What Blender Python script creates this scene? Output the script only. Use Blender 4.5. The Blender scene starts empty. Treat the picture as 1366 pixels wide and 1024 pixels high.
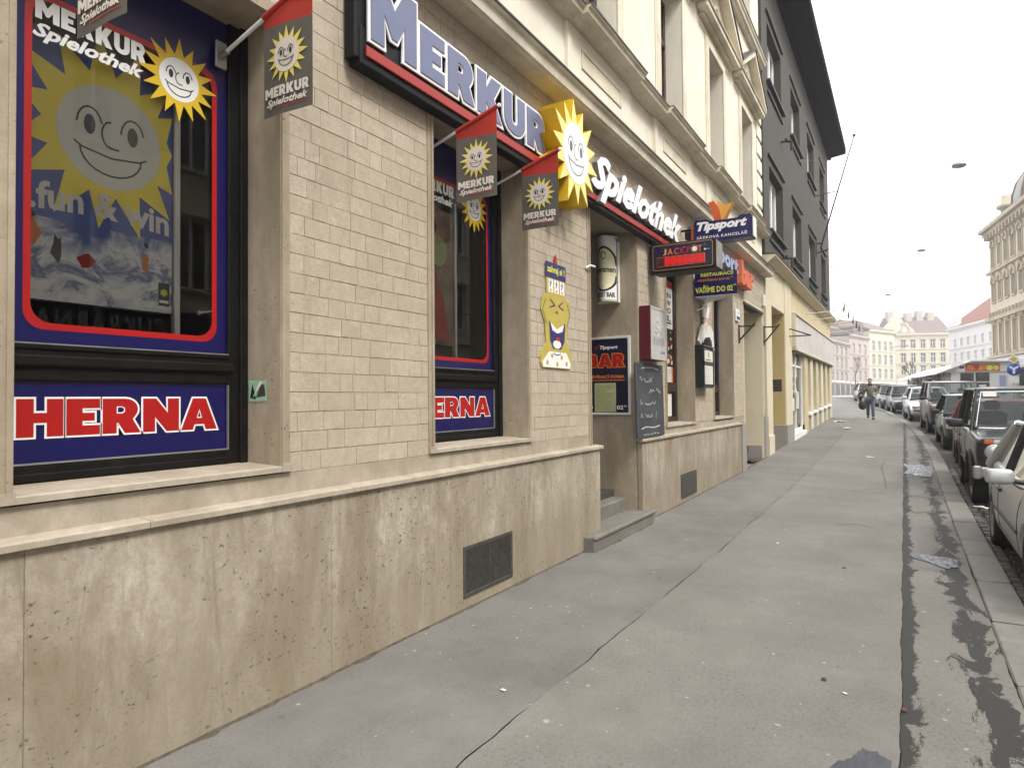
import bpy, bmesh, math, random
from mathutils import Vector, Matrix
from mathutils.geometry import tessellate_polygon
random.seed(7)
SC = bpy.context.scene
COL = SC.collection
R = math.radians
PI = math.pi

# ------------------------------------------------------------------ camera
cam_d = bpy.data.cameras.new('camera')
cam = bpy.data.objects.new('camera', cam_d)
COL.objects.link(cam)
def cam_axes(yaw, pitch, roll):
    fw = Vector((math.cos(yaw), math.sin(yaw), 0)); rt = Vector((math.sin(yaw), -math.cos(yaw), 0)); up = Vector((0, 0, 1))
    fw, up = math.cos(pitch)*fw + math.sin(pitch)*up, math.cos(pitch)*up - math.sin(pitch)*fw
    rt, up = math.cos(roll)*rt + math.sin(roll)*up, math.cos(roll)*up - math.sin(roll)*rt
    return rt, up, fw
rt, up, fw = cam_axes(R(30.427), R(1.286), R(-0.495))
m = Matrix.Identity(4)
for i in range(3):
    m[i][0] = rt[i]; m[i][1] = up[i]; m[i][2] = -fw[i]
m[2][3] = 1.6
cam.matrix_world = m
cam_d.sensor_width = 36; cam_d.lens = 890.5/1366*36
cam_d.clip_start = 0.05; cam_d.clip_end = 3000
SC.camera = cam

# ------------------------------------------------------------------ sky, sun, exposure
W = bpy.data.worlds.new('World'); SC.world = W; W.use_nodes = True
wn = W.node_tree.nodes; wl = W.node_tree.links
wn.clear()
sky = wn.new('ShaderNodeTexSky'); sky.sky_type = 'NISHITA'; sky.sun_disc = False
sky.sun_elevation = R(53); sky.sun_rotation = R(200); sky.dust_density = 4.0; sky.air_density = 1.0
hs = wn.new('ShaderNodeHueSaturation'); hs.inputs['Saturation'].default_value = 0.12
wl.new(sky.outputs['Color'], hs.inputs['Color'])
mx = wn.new('ShaderNodeMix'); mx.data_type = 'RGBA'; mx.inputs[0].default_value = 0.72      # the cloud sheet over the sky
mx.inputs[7].default_value = (9.0, 9.0, 9.15, 1)
wl.new(hs.outputs['Color'], mx.inputs[6])
bg = wn.new('ShaderNodeBackground'); bg.inputs['Strength'].default_value = 0.135
wl.new(mx.outputs[2], bg.inputs['Color'])
wo = wn.new('ShaderNodeOutputWorld'); wl.new(bg.outputs[0], wo.inputs[0])
sun_d = bpy.data.lights.new('sun', 'SUN'); sun_d.energy = 1.3; sun_d.angle = R(14); sun_d.color = (1, 0.955, 0.89)
sun = bpy.data.objects.new('sun', sun_d); COL.objects.link(sun)
SUN_DIR = Vector((0.16, 0.58, -0.80))            # travels from the street side down to the facade
sun.rotation_euler = SUN_DIR.to_track_quat('-Z', 'Y').to_euler(); sun.location = (0, -20, 30)
sky.sun_rotation = math.atan2(-SUN_DIR.x, -SUN_DIR.y)
VS = SC.view_settings
SC.display_settings.display_device = 'sRGB'
VS.view_transform = 'Standard'; VS.look = 'None'; VS.gamma = 1.0; VS.use_curve_mapping = False
VS.exposure = 1.24

# ------------------------------------------------------------------ ground profile and camera helper
def gz(X):
    if X < 8: return 0.0
    if X < 18: return .00144*(X-8)**2
    if X < 50: return .144 + .0288*(X-18)
    if X < 85: t = X-50; return 1.0656 + .0288*(t - t*t/70)
    return 1.0656 + .0288*17.5
def ky(X):                                         # outer edge of the kerb, curving left with the street
    if X < 16: return -0.75
    if X < 50: return -0.75 + .00253*(X-16)**2
    return -0.75 + .00253*34**2 + .172*(X-50)
def at(px, Z):                                     # ground position Z metres ahead on a sight line
    r = (px-683)/890*Z
    return .8621*Z + .5066*r, .5063*Z - .8621*r

# ------------------------------------------------------------------ mesh builder
LOC = {}
def tag(o, label=None, cat=None, group=None, kind=None):
    if label: o['label'] = label
    if cat: o['category'] = cat
    if group: o['group'] = group
    if kind: o['kind'] = kind
    return o
def empty(name, loc, label=None, cat=None, group=None, kind=None, rz=0):
    o = bpy.data.objects.new(name, None); COL.objects.link(o)
    o.empty_display_size = 0.2
    o.location = loc; o.rotation_euler = (0, 0, rz)
    LOC[o.name] = Vector(loc)
    return tag(o, label, cat, group, kind)
def link_mesh(name, me, parent=None):
    o = bpy.data.objects.new(name, me); COL.objects.link(o)
    if parent:
        o.parent = parent; LOC[o.name] = LOC.get(parent.name, Vector((0, 0, 0)))
    return o
class MB:
    def __init__(s): s.v = []; s.f = []; s.m = []; s.sm = []; s.tone = []
    def add(s, vs, fs, mi=0, smooth=False, tone=None):
        b = len(s.v); s.v += [tuple(p) for p in vs]
        for f in fs: s.f.append([b+i for i in f]); s.m.append(mi); s.sm.append(smooth); s.tone.append(0.5 if tone is None else tone)
        return s
    def box(s, x0, x1, y0, y1, z0, z1, mi=0, tone=None):
        if x0 > x1: x0, x1 = x1, x0
        if y0 > y1: y0, y1 = y1, y0
        if z0 > z1: z0, z1 = z1, z0
        vs = [(x0,y0,z0),(x1,y0,z0),(x1,y1,z0),(x0,y1,z0),(x0,y0,z1),(x1,y0,z1),(x1,y1,z1),(x0,y1,z1)]
        return s.add(vs, [(0,3,2,1),(4,5,6,7),(0,1,5,4),(1,2,6,5),(2,3,7,6),(3,0,4,7)], mi, tone=tone)
    def bev(s, x0, x1, y0, y1, z0, z1, b, mi=0, tone=None):            # a box with all edges chamfered
        if x0 > x1: x0, x1 = x1, x0
        if y0 > y1: y0, y1 = y1, y0
        if z0 > z1: z0, z1 = z1, z0
        b = min(b, (x1-x0)*.45, (y1-y0)*.45, (z1-z0)*.45)
        bm = bmesh.new(); bmesh.ops.create_cube(bm, size=1)
        for v in bm.verts:
            v.co = Vector(((x0+x1)/2 + v.co.x*(x1-x0), (y0+y1)/2 + v.co.y*(y1-y0), (z0+z1)/2 + v.co.z*(z1-z0)))
        bmesh.ops.bevel(bm, geom=bm.edges[:], offset=b, segments=1, affect='EDGES', profile=.5)
        s.bm(bm, mi, tone=tone); bm.free(); return s
    def bm(s, bm, mi=0, smooth=False, mat=None, tone=None):
        bm.verts.index_update()
        vs = [(mat @ v.co) if mat else v.co.copy() for v in bm.verts]
        return s.add(vs, [[v.index for v in f.verts] for f in bm.faces], mi, smooth, tone)
    def quad(s, a, b, c, d, mi=0): return s.add([a,b,c,d], [(0,1,2,3)], mi)
    def tube(s, p0, p1, r0, r1=None, n=8, mi=0, caps=True):
        r1 = r0 if r1 is None else r1
        p0, p1 = Vector(p0), Vector(p1); d = (p1-p0).normalized()
        a = d.orthogonal().normalized(); b = d.cross(a)
        vs = []
        for p, r in ((p0, r0), (p1, r1)):
            for k in range(n):
                t = 2*PI*k/n; vs.append(p + (a*math.cos(t) + b*math.sin(t))*r)
        s.add(vs, [(k, (k+1) % n, n+(k+1) % n, n+k) for k in range(n)], mi, True)
        if caps:
            s.add(vs[:n], [tuple(reversed(range(n)))], mi); s.add(vs[n:], [tuple(range(n))], mi)
        return s
    def path(s, pts, r, n=6, mi=0):
        for a, b in zip(pts[:-1], pts[1:]): s.tube(a, b, r, n=n, mi=mi)
        return s
    def lathe(s, prof, c, axis='z', n=20, mi=0):                         # prof = (radius, height) list
        vs = []; c = Vector(c)
        for r, h in prof:
            for k in range(n):
                t = 2*PI*k/n; x, y = r*math.cos(t), r*math.sin(t)
                vs.append(c + (Vector((x, y, h)) if axis == 'z' else Vector((x, h, y)) if axis == 'y' else Vector((h, x, y))))
        fs = []
        for i in range(len(prof)-1):
            for k in range(n): fs.append((i*n+k, i*n+(k+1) % n, (i+1)*n+(k+1) % n, (i+1)*n+k))
        return s.add(vs, fs, mi, True)
    def prism(s, poly, fn, d0, d1, mi=0, mside=None, holes=()):          # poly in (u,v), fn(u,v,d)->xyz
        loops = [poly] + list(holes); flat = [p for l in loops for p in l]
        tris = tessellate_polygon([[Vector((p[0], p[1], 0)) for p in l] for l in loops])
        s.add([fn(u, v, d1) for u, v in flat], [tuple(t) for t in tris], mi)
        s.add([fn(u, v, d0) for u, v in flat], [tuple(reversed(t)) for t in tris], mi if mside is None else mside)
        for l in loops:
            n = len(l)
            for i in range(n):
                a, b = l[i], l[(i+1) % n]
                s.add([fn(*a, d0), fn(*b, d0), fn(*b, d1), fn(*a, d1)], [(0,1,2,3)], mi if mside is None else mside)
        return s
    def mesh(s, name, mats, off=Vector((0,0,0))):
        me = bpy.data.meshes.new(name)
        me.from_pydata([(v[0]-off.x, v[1]-off.y, v[2]-off.z) for v in s.v], [], s.f)
        if not isinstance(mats, (list, tuple)): mats = [mats]
        for x in mats: me.materials.append(x)
        me.polygons.foreach_set('material_index', s.m); me.polygons.foreach_set('use_smooth', s.sm)
        at_ = me.attributes.new('tone', 'FLOAT', 'FACE'); at_.data.foreach_set('value', s.tone)
        me.update(); return me
    def build(s, name, mats, parent=None, local=False, fixn=False):
        off = Vector((0,0,0)) if (local or not parent) else LOC.get(parent.name, Vector((0,0,0)))
        me = s.mesh(name, mats, off)
        if fixn:
            b = bmesh.new(); b.from_mesh(me); bmesh.ops.recalc_face_normals(b, faces=b.faces[:]); b.to_mesh(me); b.free()
        return link_mesh(name, me, parent)
def thing_mesh(mb, name, mats, label, cat, group=None, base=None, fixn=False):     # a thing that is one mesh
    b = Vector(base) if base else Vector(mb.v[0])
    me = mb.mesh(name, mats, b)
    if fixn:
        q = bmesh.new(); q.from_mesh(me); bmesh.ops.recalc_face_normals(q, faces=q.faces[:]); q.to_mesh(me); q.free()
    o = link_mesh(name, me); o.location = b; LOC[o.name] = b
    return tag(o, label, cat, group)
def copy_tree(o, parent=None):
    c = o.copy(); COL.objects.link(c)
    if parent: c.parent = parent
    for ch in list(o.children): copy_tree(ch, c)
    return c

# ------------------------------------------------------------------ lettering
_tc = {}
def text_mesh(s, off=0.0, shear=0.0, sp=1.0):
    k = (s, off, shear, sp)
    if k not in _tc:
        c = bpy.data.curves.new('t', 'FONT'); c.body = s; c.offset = off; c.shear = shear; c.resolution_u = 2; c.space_character = sp
        o = bpy.data.objects.new('t', c); COL.objects.link(o)
        dg = bpy.context.evaluated_depsgraph_get()
        me = bpy.data.meshes.new_from_object(o.evaluated_get(dg))
        vs = [(v.co.x, v.co.y) for v in me.vertices]; fs = [tuple(p.vertices) for p in me.polygons]
        bpy.data.objects.remove(o); bpy.data.curves.remove(c); bpy.data.meshes.remove(me)
        x0 = min(v[0] for v in vs); x1 = max(v[0] for v in vs); y0 = min(v[1] for v in vs); y1 = max(v[1] for v in vs)
        _tc[k] = ([((x-x0)/(x1-x0), (y-y0)/(y1-y0)) for x, y in vs], fs)
    return _tc[k]
def arc(cx, cy, rx, a0, a1, n=7, ry=None):
    ry = rx if ry is None else ry
    return [(cx + rx*math.cos(R(a0+(a1-a0)*i/n)), cy + ry*math.sin(R(a0+(a1-a0)*i/n))) for i in range(n+1)]
GLY = {
 'E': (.74, [[(0,0),(.74,0),(.74,.26),(.35,.26),(.35,.39),(.62,.39),(.62,.61),(.35,.61),(.35,.74),(.74,.74),(.74,1),(0,1)]]),
 'H': (.94, [[(0,0),(.34,0),(.34,.37),(.6,.37),(.6,0),(.94,0),(.94,1),(.6,1),(.6,.63),(.34,.63),(.34,1),(0,1)]]),
 'N': (.96, [[(0,0),(.31,0),(.31,.44),(.62,0),(.96,0),(.96,1),(.65,1),(.65,.56),(.34,1),(0,1)]]),
 'A': (1.06, [[(0,0),(.34,0),(.39,.17),(.67,.17),(.72,0),(1.06,0),(.72,1),(.34,1)], [(.45,.37),(.61,.37),(.53,.66)]]),
 'R': (.92, [[(0,0),(.33,0),(.33,.3),(.37,.3),(.53,0),(.92,0),(.72,.4)] + arc(.54,.69,.31,-40,90,7) + [(0,1)], [(.33,.57),(.33,.78),(.46,.78),(.53,.73),(.53,.62),(.46,.57)]]),
 'K': (.96, [[(0,0),(.33,0),(.33,.36),(.56,0),(.96,0),(.63,.52),(.93,1),(.55,1),(.33,.66),(.33,1),(0,1)]]),
 'U': (.92, [[(0,1)] + arc(.46,.36,.46,180,360,10,.36) + [(.92,1),(.6,1)] + arc(.46,.36,.14,0,-180,6,.12) + [(.32,1)]]),
 'M': (1.2, [[(0,0),(.33,0),(.33,.48),(.53,.2),(.67,.2),(.87,.48),(.87,0),(1.2,0),(1.2,1),(.87,1),(.6,.62),(.33,1),(0,1)]]),
 'B': (.88, [[(0,0),(.54,0)] + arc(.56,.29,.3,-90,60,6,.29) + arc(.53,.73,.29,-50,90,6,.27) + [(0,1)], [(.33,.22),(.33,.4),(.48,.4),(.54,.36),(.54,.26),(.48,.22)], [(.33,.6),(.33,.78),(.46,.78),(.52,.74),(.52,.64),(.46,.6)]]),
}
def signed_area(l): return sum(a[0]*b[1]-b[0]*a[1] for a, b in zip(l, l[1:]+l[:1]))/2
def grow(loop, d):                                                       # mitred outline, outward for counter-clockwise
    n = len(loop); out = []
    for i in range(n):
        a, b, c = Vector(loop[i-1]), Vector(loop[i]), Vector(loop[(i+1) % n])
        e0 = (b-a).normalized(); e1 = (c-b).normalized()
        n0 = Vector((e0.y, -e0.x)); n1 = Vector((e1.y, -e1.x)); k = n0 + n1
        l = k.length
        if l < 1e-3: k = n0; q = 1
        else: k /= l; q = 1/max(.45, k.dot(n0))
        out.append((b.x + k.x*d*q, b.y + k.y*d*q))
    return out
def block_word(word, gap=.08, sizes=None):                               # list of glyphs: loops placed along u
    out = []; u = 0
    for i, ch in enumerate(word):
        w, loops = GLY[ch]; s = 1 if not sizes else sizes[i]
        L = [[(u + x*(1 if not sizes else 1), y*s) for x, y in l] for l in loops]
        L = [L[0] if signed_area(L[0]) > 0 else L[0][::-1]] + [l if signed_area(l) < 0 else l[::-1] for l in L[1:]]
        out.append(L); u += w + gap
    return out, u-gap
class Deco:                                                              # flat print laid on a plane, layer by layer
    def __init__(s, O, U, V, N, step=.0012): s.O=Vector(O); s.U=Vector(U).normalized(); s.V=Vector(V).normalized(); s.N=Vector(N).normalized(); s.mb=MB(); s.step=step; s.mats=[]
    def p(s, u, v, d): return s.O + s.U*u + s.V*v + s.N*d
    def mi(s, m):
        if m not in s.mats: s.mats.append(m)
        return s.mats.index(m)
    def poly(s, pts, mat, layer=1, holes=()):
        loops = [pts] + list(holes); flat = [q for l in loops for q in l]
        tris = tessellate_polygon([[Vector((q[0], q[1], 0)) for q in l] for l in loops])
        s.mb.add([s.p(u, v, layer*s.step) for u, v in flat], [tuple(t) for t in tris], s.mi(mat))
    def rect(s, u0, v0, u1, v1, mat, layer=1): s.poly([(u0,v0),(u1,v0),(u1,v1),(u0,v1)], mat, layer)
    def text(s, t, u0, v0, w, h, mat, layer=2, off=0.02, shear=0.0, warp=None, sp=1.0):
        vs, fs = text_mesh(t, off, shear, sp)
        P = [(u0 + x*w, v0 + y*h) for x, y in vs]
        if warp: P = [warp(*q) for q in P]
        s.mb.add([s.p(u, v, layer*s.step) for u, v in P], fs, s.mi(mat))
    def block(s, word, u0, v0, w, h, face, edge=None, grow_=.05, layer=2, gap=.08):
        gl, tot = block_word(word, gap); k = w/tot
        for L in gl:
            T = [[(u0 + x*k, v0 + y*h) for x, y in l] for l in L]
            if edge:
                G = [grow(T[0], grow_*h)] + [grow(l, grow_*h*.6) for l in T[1:]]
                s.poly(G[0], edge, layer, G[1:])
            s.poly(T[0], face, layer+1, T[1:])
    def stroke(s, pts, wd, mat, layer=3):
        for a, b in zip(pts[:-1], pts[1:]):
            a, b = Vector(a), Vector(b); d = (b-a)
            if d.length < 1e-6: continue
            d.normalize(); n = Vector((-d.y, d.x))*wd/2; a = a - d*wd*.3; b = b + d*wd*.3
            s.poly([tuple(a-n), tuple(b-n), tuple(b+n), tuple(a+n)], mat, layer)
    def disc(s, cx, cy, r, mat, layer=2, n=28, ry=None): s.poly(arc(cx, cy, r, 0, 360*(n-1)/n, n-1, ry), mat, layer)
    def build(s, name, parent=None, local=False): return s.mb.build(name, s.mats, parent, local)
def star(cx, cy, r0, r1, n=16, a0=90, jag=True):
    P = []
    for k in range(n):
        q = 1.0 if k % 2 == 0 or not jag else .93
        for r, da in ((r1*q, 0), (r0, 180/n)):
            t = R(a0 + 360*k/n + da); P.append((cx + r*math.cos(t), cy + r*math.sin(t)))
    return P
def emblem_face(d, cx, cy, r, ink, layer, w=.05):                        # the plain smile of the sun logo
    d.disc(cx-.42*r, cy+.16*r, .11*r, ink, layer, 12, .2*r); d.disc(cx+.42*r, cy+.16*r, .11*r, ink, layer, 12, .2*r)
    for sx in (-1, 1): d.stroke(arc(cx+sx*.42*r, cy+.12*r, .24*r, 20, 175, 8, .38*r), w*r, ink, layer)
    d.stroke(arc(cx-.02*r, cy+.06*r, .17*r, 90, 270, 7, .26*r) + [(cx+.14*r, cy-.2*r)], w*r, ink, layer)
    m = arc(cx, cy-.3*r, .6*r, 180, 360, 12, .46*r)
    d.stroke(m, w*r, ink, layer); d.stroke([(cx-.7*r, cy-.24*r), (cx-.56*r, cy-.32*r), (cx, cy-.4*r), (cx+.56*r, cy-.32*r), (cx+.7*r, cy-.24*r)], w*r, ink, layer)
def sun_print(d, cx, cy, r, ray, white, ink, layer=2, n=16, core=.5):
    d.poly(star(cx, cy, r*.58, r, n), ray, layer); d.disc(cx, cy, r*core, white, layer+1); emblem_face(d, cx, cy, r*core, ink, layer+2)
# ------------------------------------------------------------------ materials
def srgb(h):
    h = h.lstrip('#'); c = [int(h[i:i+2], 16)/255 for i in (0, 2, 4)]
    return tuple((x/12.92 if x <= .04045 else ((x+.055)/1.055)**2.4) for x in c) + (1,)
class NT:
    def __init__(s, name):
        s.m = bpy.data.materials.new(name); s.m.use_nodes = True; s.n = s.m.node_tree.nodes; s.l = s.m.node_tree.links
        s.b = s.n['Principled BSDF']; s.pos = None
    def co(s, sc=(1,1,1)):
        if not s.pos: s.pos = s.n.new('ShaderNodeNewGeometry')
        mp = s.n.new('ShaderNodeMapping'); mp.inputs['Scale'].default_value = sc
        s.l.new(s.pos.outputs['Position'], mp.inputs['Vector']); return mp.outputs[0]
    def noise(s, scale, detail=4, rough=.55, sc=(1,1,1), dist=0):
        t = s.n.new('ShaderNodeTexNoise'); t.inputs['Scale'].default_value = scale; t.inputs['Detail'].default_value = detail
        t.inputs['Roughness'].default_value = rough; t.inputs['Distortion'].default_value = dist
        s.l.new(s.co(sc), t.inputs['Vector']); return t.outputs['Fac']
    def ramp(s, x, stops):
        r = s.n.new('ShaderNodeValToRGB'); e = r.color_ramp.elements
        while len(e) < len(stops): e.new(.5)
        for k, (p, c) in enumerate(stops): e[k].position = p; e[k].color = c if len(c) == 4 else tuple(c)+(1,)
        s.l.new(x, r.inputs[0]); return r.outputs[0]
    def gray(s, x, a, b, lo=0., hi=1.): return s.ramp(x, [(a, (lo,)*3), (b, (hi,)*3)])
    def mix(s, f, a, b, mode='MIX'):
        q = s.n.new('ShaderNodeMix'); q.data_type = 'RGBA'; q.blend_type = mode
        for i, v in ((0, f), (6, a), (7, b)):
            if isinstance(v, (int, float)): q.inputs[i].default_value = v
            elif isinstance(v, tuple): q.inputs[i].default_value = v if len(v) == 4 else v+(1,)
            else: s.l.new(v, q.inputs[i])
        return q.outputs[2]
    def math(s, op, a, b=None):
        q = s.n.new('ShaderNodeMath'); q.operation = op
        for i, v in ((0, a), (1, b)):
            if v is None: continue
            if isinstance(v, (int, float)): q.inputs[i].default_value = v
            else: s.l.new(v, q.inputs[i])
        return q.outputs[0]
    def sep(s):
        if not s.pos: s.pos = s.n.new('ShaderNodeNewGeometry')
        q = s.n.new('ShaderNodeSeparateXYZ'); s.l.new(s.pos.outputs['Position'], q.inputs[0]); return q.outputs
    def attr(s, name): q = s.n.new('ShaderNodeAttribute'); q.attribute_name = name; return q.outputs['Fac']
    def set(s, **k):
        for n, v in k.items():
            i = s.b.inputs[n.replace('_', ' ')]
            if isinstance(v, (int, float)): i.default_value = v
            elif isinstance(v, tuple): i.default_value = v if len(v) == 4 else v+(1,)
            else: s.l.new(v, i)
        return s
    def bump(s, h, strength=.3, dist=.01):
        q = s.n.new('ShaderNodeBump'); q.inputs['Strength'].default_value = strength; q.inputs['Distance'].default_value = dist
        s.l.new(h, q.inputs['Height']); s.l.new(q.outputs[0], s.b.inputs['Normal']); return s
_pm = {}
def plain(name, col, rough=.5, metal=0., var=.12, scale=6, bump=0, spec=.5, coat=0.):
    if name in _pm: return _pm[name]
    t = NT(name); c = srgb(col) if isinstance(col, str) else tuple(col)+(1,)
    f = t.gray(t.noise(scale, 5, .6), .3, .7)
    t.set(Base_Color=t.mix(f, tuple(x*(1-var) for x in c[:3]), tuple(min(1, x*(1+var)) for x in c[:3])), Roughness=rough, Metallic=metal)
    t.b.inputs['Specular IOR Level'].default_value = spec; t.b.inputs['Coat Weight'].default_value = coat
    if bump: t.bump(t.noise(scale*12, 3), bump, .004)
    _pm[name] = t.m; return t.m

def stone(name, c0, c1, c2, pits=1., streak=(3,3,.5), bump=.35, dirtz=None):
    t = NT(name)
    a = t.gray(t.noise(2.2, 6, .62, streak), .32, .68)
    b = t.gray(t.noise(11, 5, .65, (1,1,.75)), .35, .7)
    col = t.mix(a, c0, c1); col = t.mix(t.math('MULTIPLY', b, .55), col, c2)
    g = t.noise(160, 3, .7); col = t.mix(t.math('MULTIPLY', t.gray(g, .42, .75), .35), col, tuple(x*.55 for x in c0[:3]))
    p1 = t.gray(t.noise(36, 2, .6, (1,1,1.4)), .3, .37, 1, 0)
    pm = t.math('MULTIPLY', p1, t.gray(t.noise(4, 3, .6), .45, .6))
    col = t.mix(t.math('MULTIPLY', pm, .75*pits), col, tuple(x*.22 for x in c0[:3]))
    t.set(Base_Color=col, Roughness=.82)
    h = t.math('SUBTRACT', t.math('MULTIPLY', t.noise(60, 5, .65), .8), t.math('MULTIPLY', pm, 1.2))
    t.bump(h, bump, .006); return t
# plinth: travertine with pale run-off streaks, brown blotches and a damp foot
t = NT('travertine_plinth')
a = t.gray(t.noise(1.5, 7, .62, (2.3,2.3,.5)), .36, .64)
col = t.mix(a, (.29,.245,.185), (.465,.412,.33))
col = t.mix(t.math('MULTIPLY', t.gray(t.noise(3.2, 5, .7, (2.2,2.2,.4), .8), .52, .74), .7), col, (.60,.555,.48))
col = t.mix(t.math('MULTIPLY', t.gray(t.noise(1.9, 7, .72, (1.2,1.2,.6), .4), .47, .66), .8), col, (.205,.155,.10))
zz = t.sep()[2]; foot = t.math('ADD', zz, t.math('MULTIPLY', t.noise(2.4, 5, .7, (1.6,1,.9)), -.75))
col = t.mix(t.math('MULTIPLY', t.gray(foot, -.35, .3, 1, 0), .5), col, (.21,.172,.115)); vst = t.gray(t.noise(3.2, 6, .75, (2.2,2.2,.25), .6), .5, .66); col = t.mix(t.math('MULTIPLY', vst, .6), col, (.19,.15,.10)); mot = t.gray(t.noise(17, 7, .8), .46, .62); col = t.mix(t.math('MULTIPLY', mot, .48), col, (.25,.205,.145))
fine = t.gray(t.noise(95, 4, .7), .38, .66)
col = t.mix(t.math('MULTIPLY', fine, .30), col, (.21,.17,.115))
pits = t.math('MULTIPLY', t.gray(t.noise(34, 4, .65, (1,1,1.2)), .33, .39, 1, 0), t.gray(t.noise(2.3, 3), .38, .55))
col = t.mix(t.math('MULTIPLY', pits, .85), col, (.05,.04,.028))
t.set(Base_Color=col, Roughness=.8)
t.bump(t.math('SUBTRACT', t.math('MULTIPLY', t.noise(70, 5, .7), .7), pits), .45, .006); M_plinth = t.m
# small stone wall tiles: every tile its own tone
t = NT('stone_tiles')
tn = t.attr('tone'); a = t.gray(t.noise(15, 7, .72, (1,1,.8), .6), .36, .64)
col = t.mix(tn, (.45,.378,.285), (.55,.475,.38)); col = t.mix(t.math('MULTIPLY', a, .6), col, (.375,.31,.235)); hl = t.gray(t.noise(11, 6, .7, (1,1,1.3), .5), .56, .7); col = t.mix(t.math('MULTIPLY', hl, .55), col, (.62,.56,.47))
col = t.mix(t.math('MULTIPLY', t.gray(t.noise(1.1, 4, .6), .45, .72), .5), col, (.37,.31,.225))
ch = t.gray(t.noise(34, 6, .78, (1,1,1.5), 1.2), .54, .66)
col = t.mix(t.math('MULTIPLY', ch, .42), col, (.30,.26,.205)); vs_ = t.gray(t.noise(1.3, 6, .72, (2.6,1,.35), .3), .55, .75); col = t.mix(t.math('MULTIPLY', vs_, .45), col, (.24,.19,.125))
col = t.mix(t.math('MULTIPLY', t.gray(t.noise(150, 3, .7), .4, .7), .22), col, (.15,.12,.08))
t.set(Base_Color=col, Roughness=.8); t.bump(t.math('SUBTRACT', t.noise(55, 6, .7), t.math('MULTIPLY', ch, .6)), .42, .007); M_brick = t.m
M_jamb = stone('travertine_jamb', (.30,.245,.17), (.43,.365,.27), (.26,.205,.135), .8, (2.5,2.5,.6)).m
M_ledge = stone('travertine_ledge', (.33,.28,.21), (.49,.43,.345), (.25,.21,.15), .5, (1,1,1)).m
M_mortar = plain('mortar', (.33,.275,.205), .95, var=.4, scale=25)
M_step = stone('granite_step', (.145,.133,.115), (.21,.195,.168), (.12,.11,.095), .3, (1,1,1)).m
def plaster(name, c, d, amt=.6, scale=1.4, rough=.88):
    t = NT(name); a = t.gray(t.noise(scale, 6, .68, (1,1,.55)), .42, .72)
    col = t.mix(t.math('MULTIPLY', a, amt), c, d)
    sp = t.math('MULTIPLY', t.gray(t.noise(13, 5, .75), .64, .74), t.gray(t.noise(1.7, 3), .5, .64))
    col = t.mix(t.math('MULTIPLY', sp, .8*amt), col, tuple(x*.3 for x in d[:3]))
    f = t.gray(t.noise(40, 4, .7), .35, .65); col = t.mix(t.math('MULTIPLY', f, .12), col, tuple(x*.6 for x in c[:3]))
    t.set(Base_Color=col, Roughness=rough); t.bump(t.noise(90, 4), .15, .004); return t.m
M_cream = plaster('cream_plaster', (.78,.735,.61), (.58,.53,.41), .6)
M_cream2 = plaster('cream_moulding', (.72,.665,.53), (.40,.35,.26), .8)
M_ochre = plaster('ochre_plaster', (.57,.49,.31), (.44,.375,.24), .6)
M_ochre2 = plaster('deep_ochre_plaster', (.50,.39,.18), (.40,.31,.15), .5)
M_pale = plaster('pale_yellow_plaster', (.64,.575,.42), (.49,.43,.31), .5)
M_dark = plaster('charcoal_render', (.060,.054,.045), (.042,.038,.032), .6, 2.2)
M_greyfoot = plaster('grey_foot', (.30,.28,.25), (.21,.19,.17), .6)
M_eave = plain('dark_eave', (.007,.008,.013), .9, var=.3, spec=.05)
M_flash = plain('lead_flashing', (.035,.034,.034), .55, var=.3)
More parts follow.
